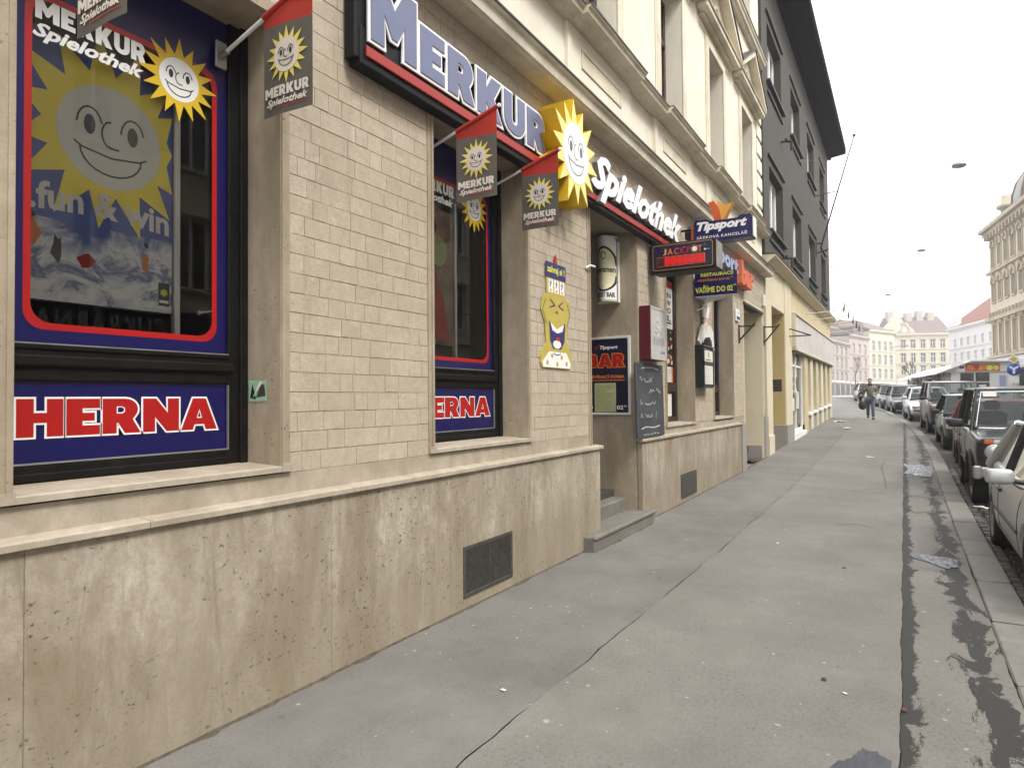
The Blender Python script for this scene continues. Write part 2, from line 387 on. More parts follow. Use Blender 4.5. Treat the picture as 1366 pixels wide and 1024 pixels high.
# pavements
def pavement(name, c0, c1, wet):
    t = NT(name)
    a = t.gray(t.noise(.8, 7, .68), .38, .62); b = t.gray(t.noise(5, 6, .7), .3, .7); g = t.noise(210, 3, .8); k = t.noise(70, 4, .8)
    col = t.mix(a, c0, c1); col = t.mix(t.math('MULTIPLY', b, .3), col, tuple(x*.72 for x in c0[:3]))
    col = t.mix(t.math('MULTIPLY', t.gray(g, .45, .72), .6), col, tuple(x*.4 for x in c0[:3])); ag = t.gray(t.noise(48, 5, .85), .5, .68); agm = t.gray(t.noise(.9, 4, .6, (1,1.4,1)), .42, .62); col = t.mix(t.math('MULTIPLY', t.math('ADD', t.math('MULTIPLY', ag, agm), t.math('MULTIPLY', ag, .35)), .7), col, tuple(x*.38 for x in c0[:3]))
    col = t.mix(t.math('MULTIPLY', t.gray(k, .62, .72), .35), col, tuple(min(1, x*1.7) for x in c1[:3]))
    dot = t.gray(t.noise(17, 1, .3), .765, .785); col = t.mix(t.math('MULTIPLY', dot, .6), col, (.4,.385,.36))
    vo = t.n.new('ShaderNodeTexVoronoi'); vo.inputs['Scale'].default_value = 2.6; t.l.new(t.co((1,1,.01)), vo.inputs['Vector']); gum = t.gray(t.math('ADD', vo.outputs['Distance'], t.math('MULTIPLY', t.noise(30, 2), .03)), .055, .07, 1, 0); col = t.mix(t.math('MULTIPLY', gum, .55), col, (.085,.08,.073))
    dk = t.gray(t.noise(8.7, 2, .5, (1,1.6,1)), .74, .77); col = t.mix(t.math('MULTIPLY', dk, .5), col, (.06,.055,.05))
    rough = .9
    if wet:
        y = t.sep()[1]
        s0 = t.math('ABSOLUTE', t.math('SUBTRACT', y, .035))
        s1 = t.math('ABSOLUTE', t.math('ADD', y, .36))
        n = t.noise(3.1, 6, .72, (.9,1.9,1), .8)
        e0 = t.math('SUBTRACT', t.math('MULTIPLY', n, .31), t.math('ADD', s0, .082))
        e1 = t.math('SUBTRACT', t.math('MULTIPLY', t.noise(2.3, 6, .74, (.8,2.2,1), .9), .70), t.math('ADD', s1, .272))
        e = t.math('MAXIMUM', e0, e1); w = t.gray(e, 0, .018)
        col = t.mix(w, col, tuple(x*.14 for x in c0[:3])); rough = t.gray(e, 0, .03, .88, .75)
    t.set(Base_Color=col, Roughness=rough)
    t.bump(t.math('ADD', t.math('MULTIPLY', g, .5), t.math('MULTIPLY', t.noise(28, 5, .7), .8)), .35, .006); return t.m
M_pave_wall = pavement('worn_asphalt_by_wall', (.142,.135,.122), (.205,.195,.178), False)
M_pave_mid = pavement('worn_asphalt_middle', (.172,.162,.145), (.225,.213,.192), False)
M_pave_kerb = pavement('worn_asphalt_by_kerb', (.17,.16,.143), (.22,.208,.187), True)
M_pave_far = pavement('square_asphalt', (.16,.15,.137), (.2,.19,.175), False)
M_gap = plain('crack_bottom', (.035,.032,.027), .9, var=.3, scale=20)
M_kerb = stone('granite_kerb', (.18,.168,.15), (.25,.235,.213), (.145,.135,.12), .4, (1,1,1)).m
M_road = plain('road_bed', (.075,.072,.066), .85, var=.25, scale=8, bump=.3)
t = NT('cobbles'); tn = t.attr('tone')
t.set(Base_Color=t.mix(tn, (.055,.053,.05), (.13,.125,.115)), Roughness=.6); t.bump(t.noise(80, 4), .4, .004); M_cobble = t.m
t = NT('puddle'); t.set(Base_Color=(.075,.078,.09), Roughness=t.gray(t.noise(9, 5, .7, (1,3,1)), .42, .58, .1, .45)); t.b.inputs['IOR'].default_value = 1.14; t.b.inputs['Specular IOR Level'].default_value = .3; t.bump(t.noise(9, 2, .5, (1,2.5,1)), .05, .004); M_water = t.m
# glass
def glass(name, tint=(1,1,1), dark=0., ior=1.42):
    m = bpy.data.materials.new(name); m.use_nodes = True; n = m.node_tree.nodes; l = m.node_tree.links; n.clear()
    tr = n.new('ShaderNodeBsdfTransparent'); tr.inputs[0].default_value = tint + (1,)
    gl = n.new('ShaderNodeBsdfGlossy'); gl.inputs['Roughness'].default_value = .01
    fr = n.new('ShaderNodeFresnel'); fr.inputs[0].default_value = ior
    ml = n.new('ShaderNodeMath'); ml.operation = 'MULTIPLY'; ml.inputs[1].default_value = 1.25; ml.use_clamp = True   # two faces of a pane
    l.new(fr.outputs[0], ml.inputs[0])
    mx_ = n.new('ShaderNodeMixShader'); l.new(ml.outputs[0], mx_.inputs[0]); l.new(tr.outputs[0], mx_.inputs[1]); l.new(gl.outputs[0], mx_.inputs[2])
    o = n.new('ShaderNodeOutputMaterial'); l.new(mx_.outputs[0], o.inputs[0]); return m
M_glass = glass('window_glass', (.975,.985,.975))
M_carwin = glass('car_window_glass', (.62,.68,.66))
M_farglass = plain('far_window_glass', (.05,.052,.055), .3, spec=.3)
M_blackwood = plain('black_window_wood', (.006,.005,.0045), .6, var=.5, scale=14, bump=.2, spec=.18)
M_brownwood = plain('brown_window_wood', (.035,.018,.014), .45, var=.4, scale=14)
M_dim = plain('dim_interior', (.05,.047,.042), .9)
M_panel = plain('grey_back_panel', (.30,.28,.24), .85)
M_white = plain('white_paint', (.80,.79,.77), .5, var=.03)
M_whitepl = plain('white_plastic', (.82,.82,.82), .3, var=.02)
M_black = plain('black_paint', (.007,.007,.008), .5, var=.2, spec=.2)
M_ink = plain('black_print', (.015,.015,.02), .6, var=.1)
M_navy = plain('navy_vinyl', '#0f0d4c', .28, var=.06, scale=2)
M_navy2 = plain('navy_board', '#14142e', .4, var=.08, scale=3)
M_red = plain('red_vinyl', '#a31212', .35, var=.05)
M_redflag = plain('red_cloth', '#a62b1c', .8, var=.08)
M_redstrip = plain('red_strip', '#9c241c', .4, var=.06)
M_sunray = plain('yellow_print', '#e0b824', .55, var=.05)
M_sunbox = plain('yellow_sign_box', '#d4b01e', .45, var=.06)
M_sunface = plain('pale_yellow_front', '#efdc7c', .4, var=.1, scale=4)
M_sunwhite = plain('white_print', (.80,.80,.79), .5, var=.02)
M_flag = plain('grey_flag_cloth', (.10,.09,.074), .85, var=.12, scale=5)
M_flagray = plain('faded_yellow_print', '#d9c860', .8, var=.06)
M_flagw = plain('faded_white_print', '#d2c8bc', .8, var=.05)
M_letblue = plain('slate_blue_letter', '#676d8c', .38, var=.04)
M_letblue2 = plain('light_blue_letter', '#8f9ac0', .4, var=.05)
M_orange = plain('orange_plastic', '#c4521e', .45, var=.08)
M_gold = plain('golden_plastic', '#d99a3c', .45, var=.08)
M_yel = plain('lemon_print', '#d6d84a', .5, var=.04)
M_orangep = plain('orange_print', '#d2782a', .5, var=.05)
M_burg = plain('burgundy_case', '#54101a', .4, var=.08)
M_paper = plain('paper', (.66,.64,.58), .8, var=.06)
M_greypaper = plain('grey_poster', (.47,.46,.45), .4, var=.1, scale=4)
M_greenpaper = plain('greenish_paper', '#a3a878', .8, var=.1)
M_slate = plain('chalkboard', (.045,.049,.056), .7, var=.35, scale=4)
M_chalk = plain('chalk', (.5,.5,.5), .9, var=.3, scale=30)
M_steel = plain('galvanised_steel', (.34,.34,.33), .45, .7, var=.2)
M_iron = plain('old_iron', (.05,.042,.036), .7, .3, var=.4, scale=20)
M_vent = plain('vent_metal', (.075,.07,.06), .6, .4, var=.35, scale=30)
M_green = plain('dark_green_case', '#16201a', .35, var=.15)
M_mint = plain('mint_paper', '#8fb59b', .7, var=.2, scale=20)
M_mascy = plain('mustard_print', '#b3a34a', .6, var=.08)
M_violet = plain('indigo_print', '#2c2a63', .5, var=.06)
M_chrome = plain('chrome', (.62,.62,.62), .12, 1., var=.02)
M_rubber = plain('tyre_rubber', (.018,.018,.018), .8, var=.2)
M_rim = plain('wheel_steel', (.33,.33,.33), .4, .6, var=.15)
M_carglass = plain('car_glass', (.012,.015,.018), .03, var=.02, spec=.8)
M_lens = plain('lamp_glass', (.55,.56,.58), .1, .35, var=.05)
M_amber = plain('amber_lens', '#c9631a', .2, var=.05)
M_plate = plain('number_plate', (.7,.7,.7), .4, var=.03)
M_trim = plain('black_car_plastic', (.02,.02,.021), .55, var=.1)
# ------------------------------------------------------------------ ground, road, pavement, kerb
def strip(xs, ya, yb, dz, mb=None, ny=1):
    mb = mb or MB(); vs = []; fs = []
    for x in xs:
        a, b = ya(x), yb(x)
        for k in range(ny+1): vs.append((x, a+(b-a)*k/ny, gz(x)+dz))
    n = ny+1
    for i in range(len(xs)-1):
        for k in range(ny): fs.append((i*n+k, (i+1)*n+k, (i+1)*n+k+1, i*n+k+1))
    return mb.add(vs, fs)
XG = [-55] + [i*2. for i in range(-10, 50)] + [110, 150, 255]
tag(strip(XG, lambda x: -125., lambda x: 125., -.16).build('ground', plain('far_ground', (.2,.195,.185), .95)), kind='structure')
XR = [-40] + [i*1. for i in range(-20, 100)] + [120, 170]
tag(strip(XR, lambda x: ky(x)-9.2, lambda x: ky(x)+.25, -.105).build('road', M_road), kind='structure')
tag(strip(XR, lambda x: ky(x)-16, lambda x: ky(x)-9.2, .012).build('opposite_pavement', M_pave_far), kind='structure')
tag(strip([36.]+[i*1. for i in range(37, 100)]+[120, 200], lambda x: ky(x)+.28, lambda x: 60., -.012).build('square_paving', M_pave_far, None), kind='structure')
sw = tag(strip([-20, 0, 8]+[i*1. for i in range(9, 37)], lambda x: ky(x)+.25, lambda x: 2.97, -.022).build('sidewalk', M_gap), kind='structure')
LOC[sw.name] = Vector((0, 0, 0))
random.seed(11)
PYW = 2.92
def jag(x, s, a): return a*(math.sin(x*3.1*s)+.6*math.sin(x*7.7*s+1)+.45*math.sin(x*17.3*s+2)+.3*math.sin(x*41*s+.5))/2.2
def crack_y(x):
    b = 1.70 + .004*max(0, x-9)
    w = jag(x, 1, .011) + jag(x+5, .31, .018)
    return b + w
def seam_y(x): return .045 + jag(x, 1.3, .010)
def crack_w(x): return max(.0012, .0025 + .0055*math.sin(x*1.9)**2 + jag(x, 2.3, .003))
def fine(a, b, s):
    o = []; x = a
    while x < b: o.append(x); x += s
    return o + [b]
FX = fine(-6, 12, .05) + fine(12.2, 36, .2)
strip(FX, lambda x: crack_y(x)+crack_w(x), lambda x: 2.965, 0, ny=2).build('asphalt_panel', M_pave_wall, sw)
strip(FX, lambda x: seam_y(x)+.0008, lambda x: crack_y(x)-crack_w(x)*.4, 0.002, ny=2).build('asphalt_panel', M_pave_mid, sw)
strip(FX, lambda x: ky(x)+.254+max(0, jag(x, .9, .010)), lambda x: seam_y(x)-.0012-.0025*math.sin(x*5)**2, -.003, ny=2).build('asphalt_panel', M_pave_kerb, sw)
mb = MB(); vs = []; fs = []
xs_ = fine(-1, 17.4, .06)
for i, x in enumerate(xs_):
    wd = .012 + max(0, jag(x, 2.1, .03) + random.uniform(-.004, .004)) + .01*(random.random() < .08)
    if 6.4 < x < 8.34: yw = 2.80
    else: yw = PYW
    vs += [(x, yw-wd, gz(x)+.001), (x, yw-wd*.4, gz(x)+.006+random.uniform(0, .003)), (x, yw+.01, gz(x)+.012+random.uniform(0, .004))]
for i in range(len(xs_)-1):
    for k in range(2): fs.append((i*3+k, (i+1)*3+k, (i+1)*3+k+1, i*3+k+1))
mb.add(vs, fs); mb.build('wall_foot_dirt', plain('foot_dirt', (.075,.06,.042), .95, var=.5, scale=30), sw)
# short cracks across the asphalt
def crack_line(pts, w):
    mb = MB(); P = []
    for (a, b) in zip(pts[:-1], pts[1:]):
        n = max(2, int(math.dist(a, b)/.05))
        for i in range(n): P.append((a[0]+(b[0]-a[0])*i/n + random.uniform(-.012, .012), a[1]+(b[1]-a[1])*i/n + random.uniform(-.012, .012)))
    P.append(pts[-1])
    for i in range(len(P)-1):
        a, b = Vector(P[i]), Vector(P[i+1]); d = (b-a).normalized(); n = Vector((-d.y, d.x))
        w0 = w*random.uniform(.3, 1); w1 = w*random.uniform(.3, 1)
        q = [a+n*w0, a-n*w0, b-n*w1, b+n*w1]
        mb.add([(v.x, v.y, gz(v.x)+.0045) for v in q], [(0,1,2,3)])
    mb.build('crack', M_gap, sw)
crack_line([(13.2, .03), (13.0, .3), (14.5, .36), (15.8, .42)], .008)
crack_line([(17.4, .05), (17.2, .42), (15.4, .45)], .008)
crack_line([(9.2, .3), (9.35, .55), (9.2, .75)], .012)
crack_line([(12.9, .4), (12.3, .8), (12.6, 1.5)], .008)
crack_line([(20.5, .05), (20.1, .6), (20.4, 1.4)], .012)
crack_line([(12.0, -.35), (12.3, -.1), (11.9, .04)], .014)
crack_line([(10.9, -.4), (10.6, -.1), (10.95, .03)], .012)
crack_line([(26, .1), (25.2, .9), (25.9, 2.5)], .014)
def blob(pts, name, m, label=None, cat=None, dz=.006, group=None):
    cx = sum(p[0] for p in pts)/len(pts); cy = sum(p[1] for p in pts)/len(pts); P = []
    for a, b in zip(pts, pts[1:]+pts[:1]):
        for i in range(6):
            t_ = i/6; x = a[0]+(b[0]-a[0])*t_; y = a[1]+(b[1]-a[1])*t_; k = 1+random.uniform(-.10, .10)
            P.append((cx+(x-cx)*k, cy+(y-cy)*k))
    mb = MB(); mb.add([(cx, cy, gz(cx)+dz)]+[(x, y, gz(x)+dz) for x, y in P], [(0, i+1, (i+1) % len(P)+1) for i in range(len(P))])
    o = thing_mesh(mb, name, m, label, cat, base=(cx, cy, gz(cx))) if label else mb.build(name, m)
    return o
for pts, lb in (([(16.9, .05), (16.8, -.3), (16.4, -.47), (15, -.42), (14.75, -.3), (15.1, .04), (15.9, -.02)], 'shallow puddle on the pavement beside the dark off-roader'),
            ([(7.95, -.12), (7.8, -.42), (7.5, -.40), (7.35, -.3), (7.6, -.15), (7.7, -.04)], 'small bluish puddle on the pavement beside the silver sedan'),
            ([(3.0, .36), (3.22, .30), (3.36, .22), (3.44, .19), (3.40, .09), (3.2, .06), (2.9, .1), (2.7, .3)], 'puddle of water at the bottom edge of the photo')):
    tag(blob(pts, 'puddle', M_water, lb, 'puddle', .005), kind='structure')
# kerb stones
kb = empty('kerb', (0, 0, 0), kind='structure')
x = -3.0; kcount = 0
random.seed(3)
while x < 60:
    l = random.uniform(.75, 1.25); h0 = random.uniform(-.004, .008); a, b = x+.006, x+l-.006
    mb = MB(); bm = bmesh.new(); bmesh.ops.create_cube(bm, size=1)
    bmesh.ops.bevel(bm, geom=bm.edges[:], offset=.045, segments=1, affect='EDGES')
    for v in bm.verts:
        X = (a+b)/2 + v.co.x*(b-a); Y = ky(X) + .125 + v.co.y*.252 + random.uniform(-.003, .003)
        v.co = (X, Y, gz(X) - .11 + h0 + v.co.z*.24)
    mb.bm(bm); bm.free(); mb.build('kerb_stone', M_kerb, kb); x += l
# cobbled gutter
random.seed(5)
mb = MB(); y = 0
for ix in range(0, 105):
    for iy in range(0, 13):
        X = 4.2 + ix*.125 + random.uniform(-.01, .01); Y = ky(X)-.015-(iy+.5)*.135 + random.uniform(-.01, .01) + (.0)
        if iy == 0: Y -= .004
        s = .052 + random.uniform(-.006, .004); z = gz(X)-.105; hh = random.uniform(.03, .045); tn_ = random.random()
        mb.add([(X-s, Y-s, z), (X+s, Y-s, z), (X+s, Y+s, z), (X-s, Y+s, z), (X-s*.7, Y-s*.7, z+hh), (X+s*.7, Y-s*.7, z+hh), (X+s*.7, Y+s*.7, z+hh), (X-s*.7, Y+s*.7, z+hh)],
               [(0,1,5,4), (1,2,6,5), (2,3,7,6), (3,0,4,7), (4,5,6,7)], tone=tn_)
tag(mb.build('cobblestones', M_cobble), kind='stuff')
# litter
def scrap(x, y, s, m, name, label, cat, rz=0.):
    mb = MB(); n = 4; vs = []; fs = []
    for i in range(n+1):
        for j in range(n+1):
            u, v = (i/n-.5)*s, (j/n-.5)*s*.6
            vs.append((x+u*math.cos(rz)-v*math.sin(rz), y+u*math.sin(rz)+v*math.cos(rz), gz(x)+.008+abs(random.uniform(0, .16))*s*.5))
    for i in range(n):
        for j in range(n): fs.append((i*(n+1)+j, (i+1)*(n+1)+j, (i+1)*(n+1)+j+1, i*(n+1)+j+1))
    mb.add(vs, fs); thing_mesh(mb, name, m, label, cat, base=(x, y, gz(x)))
scrap(27.4, 1.83, .45, M_paper, 'paper_scrap', 'crumpled white paper on the pavement in front of the walking person', 'litter', .3)
scrap(31.0, 2.3, .5, M_paper, 'paper_scrap', 'pale paper scrap on the pavement near the ochre shop corner', 'litter', 1.)
scrap(17.95, .74, .2, M_paper, 'paper_scrap', 'tiny white paper scrap in the middle of the pavement', 'litter', .5)
scrap(11.4, -.92, .22, M_paper, 'paper_scrap', 'white paper scrap in the cobbled gutter between two cars', 'litter', .8)
scrap(3.96, .03, .035, M_burg, 'wrapper', 'small red wrapper on the damp asphalt seam', 'litter', .2)
scrap(4.16, .42, .04, M_iron, 'dead_leaf', 'small dead leaf lying left of the damp asphalt seam', 'litter', .2)
random.seed(21)
for k in range(8):
    X, Y = random.uniform(2.2, 8), random.uniform(.2, 2.7)
    scrap(X, Y, random.uniform(.018, .04), M_ink if k % 3 else M_paper, 'litter_crumb', 'tiny dark crumb of litter lying on the grey asphalt pavement' if k % 3 else 'tiny pale paper crumb lying on the grey asphalt pavement', 'litter', random.uniform(0, 3))
    SC.objects[-1]['group'] = 'dark crumbs on the pavement' if k % 3 else 'pale crumbs on the pavement'

# ------------------------------------------------------------------ stone-faced shop building
WY, PY = 2.98, 2.92
A = empty('shop_building', (8, WY, 0), 'cream plastered town house with stone tiled shop floor, plinth and moulded upper windows', 'building')
OPEN = [(1.25, 2.53, 1.21, 3.735), (3.93, 5.34, 1.21, 3.745), (6.78, 8.26, 0, 3.75), (9.5, 10.95, 1.17, 3.75), (12.3, 13.88, 1.19, 3.80), (14.95, 17.1, 0, 3.66)]
XE0, XE1, ZT = -1.6, 17.5, 4.58
# backing wall behind the tiles (mortar colour), openings left out
mb = MB(); xs = XE0
for (a, b, z0, z1) in OPEN:
    a -= .03; b += .03; z1 += .03
    mb.box(xs, a, WY-.0015, WY+.295, 0, ZT)
    if z0 > 0: mb.box(a, b, WY-.0015, WY+.295, 0, z0-.03)
    mb.box(a, b, WY-.0015, WY+.295, z1, ZT); xs = b
mb.box(xs, XE1, WY-.0015, WY+.295, 0, ZT)
mb.build('wall', M_mortar, A)
# stone tiles
random.seed(9)
TR = .065                                             # stone trim round the openings
rows = []; z = 1.2
while z < ZT-.03: rows.append((z, min(z+.1125, ZT-.005))); z += .1125
tiles = []
def spans(zm):
    iv = []; xs = XE0
    for (a, b, z0, z1) in OPEN:
        if zm < z1+TR: iv.append((xs, a-TR)); xs = b+TR
    iv.append((xs, XE1)); return iv
for (z0, z1) in rows:
    for (a, b) in spans((z0+z1)/2):
        x = a; first = True
        while x < b-.001:
            l = random.choice((.11, .14, .17, .2, .24, .3))
            if first: l *= random.uniform(.4, 1); first = False
            if b-(x+l) < .07: l = b-x
            tiles.append((x, x+l, z0, z1)); x += l
def tile(mb, x0, x1, z0, z1):
    g = .0004; x0 += g; x1 -= g; z0 += g+random.choice((.0002, .0003, .0003, .0006, .0022)); z1 -= g
    e = .0018; y = WY - .0035 - random.uniform(0, .0028); yb = WY+.006
    k = [random.uniform(-.0015, .0015) for _ in range(4)]
    vs = [(x0,yb,z0),(x1,yb,z0),(x1,yb,z1),(x0,yb,z1),(x0+e,y+k[0],z0+e),(x1-e,y+k[1],z0+e),(x1-e,y+k[2],z1-e),(x0+e,y+k[3],z1-e)]
    mb.add(vs, [(4,5,6,7),(0,1,5,4),(1,2,6,5),(2,3,7,6),(3,0,4,7)], tone=min(1, max(0, random.gauss(.5, .2))))
def px_area(t):
    cx, cz = (t[0]+t[1])/2, (t[2]+t[3])/2
    v = Vector((cx, WY, cz-1.6)); zc = v.dot(fw)
    if zc < .5: return 0
    px = 683+890.5*v.dot(rt)/zc; py = 512-890.5*v.dot(up)/zc
    if not (-10 < px < 1376 and -10 < py < 1034): return 0
    return (t[1]-t[0])*(t[3]-t[2])/zc**2 * abs(WY/v.length)
order = sorted(tiles, key=px_area, reverse=True)
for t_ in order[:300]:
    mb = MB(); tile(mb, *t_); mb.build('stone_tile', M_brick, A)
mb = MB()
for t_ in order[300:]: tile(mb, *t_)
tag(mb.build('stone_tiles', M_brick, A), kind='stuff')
# plinth slabs, capping ledge, sill course
def plinth(xa, xb, cuts, ztop=1.043):
    xs = [xa]+cuts+[xb]
    for a, b in zip(xs[:-1], xs[1:]):
        mb = MB(); o = random.uniform(0, .003); mb.bev(a+.0006, b-.0006, PY-o*.5, WY, -.1+gz(a)*.3, ztop, .003); mb.build('plinth_slab', M_plinth, A)
plinth(XE0, 6.88, [-.3, 1.27, 2.86, 4.05, 5.35])
plinth(8.27, 14.55, [9.4, 10.85, 12.3, 13.4], 1.035)
def ledge(xa, xb, cuts, z0, z1):
    xs = [xa]+cuts+[xb]
    for a, b in zip(xs[:-1], xs[1:]):
        mb = MB(); o = random.uniform(-.002, .002)
        P = [(WY+.01, z0), (2.893+o, z0), (2.893+o, z1-.012), (2.903+o, z1-.003), (WY+.01, z1+.006)]
        mb.prism(P, lambda u, v, d: (d, u, v), a+.0015, b-.0015); mb.build('ledge_stone', M_ledge, A, fixn=True)
ledge(XE0, 6.93, [1.75, 3.02, 4.4, 5.7], 1.043, 1.08)
ledge(8.23, 14.3, [9.7, 11.1, 12.7], 1.035, 1.072)
mb = MB()
for a, b, zt in ((XE0, 6.78, 1.2), (8.27, 14.9, 1.165)): mb.box(a, b, WY-.006, WY+.005, 1.06, zt)
mb.build('sill_course', M_ledge, A)
mb = MB(); mb.box(14.3, 14.7, PY-.03, WY+.02, gz(14.5)-.05, 1.04); mb.build('grey_plinth_end', M_greyfoot, A)
# window surrounds: reveals, trims, sills
for k, (a, b, z0, z1) in enumerate(OPEN):
    mb = MB(); yb = 3.30 if k not in (2, 5) else 4.6
    for s, xx in ((-1, a), (1, b)):
        zl = z0 if z0 > 0 else gz(xx)-.05
        mb.box(xx+s*.0, xx+s*TR, WY-.012, WY+.02, max(zl, 1.045) if k == 2 else zl, z1+TR)           # flat trim
        mb.box(xx+s*.006, xx+s*.028, WY-.022, WY-.010, max(zl, 1.09) if k == 2 else zl+.01, z1+.03)         # raised bead
        mb.box(xx, xx+s*.06, WY+.02, yb, zl-.02, z1+.06)                      # reveal
    mb.box(a-.0, b+.0, WY-.012, WY+.02, z1, z1+TR); mb.box(a, b, WY+.02, yb, z1+.001, z1+.06)
    mb.build('stone_surround', M_jamb if k != 5 else M_pale, A)
    if k in (0, 1, 3, 4):
        mb = MB(); P = [(3.29, z0+.045), (3.29, z0), (WY-.03, z0), (WY-.03, z0+.026), (WY-.022, z0+.031)]
        mb.prism(P, lambda u, v, d: (d, u, v), a+.001, b-.001)
        mb.box(a-TR, a+.0005, WY-.03, WY-.0125, z0, z0+.045); mb.box(b-.0005, b+TR, WY-.03, WY-.0125, z0, z0+.045)
        mb.build('window_sill', M_ledge, A, fixn=True)
# interior shell
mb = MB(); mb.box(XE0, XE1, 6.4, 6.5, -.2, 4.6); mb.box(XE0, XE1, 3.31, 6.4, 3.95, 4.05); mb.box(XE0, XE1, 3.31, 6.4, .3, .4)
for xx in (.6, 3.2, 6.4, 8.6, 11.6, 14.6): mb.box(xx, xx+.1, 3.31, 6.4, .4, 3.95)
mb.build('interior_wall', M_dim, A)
mb = MB(); mb.box(1.95, 3.1, 4.05, 4.1, 2.35, 3.7); mb.box(2.25, 3.15, 3.95, 3.98, .5, 1.9); mb.build('back_panel', M_panel, A)
mb = MB(); mb.box(4.75, 6.0, 3.95, 4.0, 2.5, 3.9); mb.build('back_panel', M_panel, A)
# two game-hall windows
def film_frame(d, x0, x1, z0, z1, line, wl, r, mat_out, X0, X1, Z0, Z1):
    rr = lambda e: (arc(x1-r-e, z1-r-e, r, 0, 90, 6) + arc(x0+r+e, z1-r-e, r, 90, 180, 6) + arc(x0+r+e, z0+r+e, r, 180, 270, 6) + arc(x1-r-e, z0+r+e, r, 270, 360, 6))
    d.poly([(X0, Z0), (X1, Z0), (X1, Z1), (X0, Z1)], mat_out, 1, [rr(wl)])
    d.poly(rr(0), line, 2, [rr(wl)])
def game_window(a, b, zs):
    w = empty('window', (a, 3.28, zs)); w.parent = A; w.location = Vector((a, 3.28, zs))-LOC[A.name]
    LOC[w.name] = Vector((a, 3.28, zs))
    F = MB(); y0, y1 = 3.255, 3.33; zt = 3.74; xr = b-.115; xl = a+.10
    F.bev(a, xl, y0, y1, zs+.04, zt, .006); F.bev(xr, b, y0, y1, zs+.04, zt, .006)
    F.bev(b-.05, b, y0-.02, y0, zs+.04, zt, .005); F.bev(a, a+.05, y0-.02, y0, zs+.04, zt, .005)
    F.bev(xl, xr, y0, y1, zs+.04, zs+.12, .006); F.bev(xl, xr, y0-.012, y0+.02, zs+.045, zs+.085, .006)
    F.bev(xl, xr, y0, y1, 1.695, 1.86, .008); F.bev(xl-.02, xr+.02, y0-.02, y0+.01, 1.76, 1.81, .008); F.bev(xl, xr, y0-.008, y0+.01, 1.835, 1.858, .004)
    F.build('frame', M_blackwood, w)
    S = MB()
    for z_ in (1.862, 1.338): S.box(xl, xr, y0-.001, y0+.012, z_-.006, z_+.002)
    S.box(xr-.006, xr, y0-.002, y0+.012, 1.338, 1.69)
    S.build('metal_bead', M_steel, w)
    gq = MB(); gq.quad((xl, 3.282, 1.86), (xr, 3.282, 1.86), (xr, 3.282, zt), (xl, 3.282, zt)); gq.build('pane', M_glass, w)
    lp = MB(); lp.box(xl, xr, 3.272, 3.29, 1.338, 1.695); lp.build('lower_panel', M_navy, w)
    d = Deco((0, 3.280, 0), (1,0,0), (0,0,1), (0,-1,0), .0008)
    film_frame(d, xl+.06, xr-.06, 1.925, 3.43, M_red, .03, .085, M_navy, xl, xr, 1.863, zt)
    d.build('border_film', w)
    d = Deco((0, 3.271, 0), (1,0,0), (0,0,1), (0,-1,0), .0012)
    d.block('HERNA', xl+.035, 1.452, xr-xl-.10, .166, M_red, M_white, .055, 1, .06); d.build('herna_lettering', w)
    d = Deco((0, 3.279, 0), (1,0,0), (0,0,1), (0,-1,0), .0008)
    x0 = xl+.10
    d.block('MERKUR', x0, 3.305, .50, .095, M_sunwhite, None, layer=1); d.text('Spielothek', x0-.01, 3.205, .50, .085, M_sunwhite, 1, .035, .35)
    d.build('name_lettering', w)
    d = Deco((0, 3.278, 0), (1,0,0), (0,0,1), (0,-1,0), .0008)
    sun_print(d, xr-.285, 3.30, .225, M_sunbox, M_sunwhite, M_ink, 1); d.build('sun_sticker', w)
    return w
game_window(1.25, 2.53, 1.21); game_window(3.93, 5.34, 1.21)
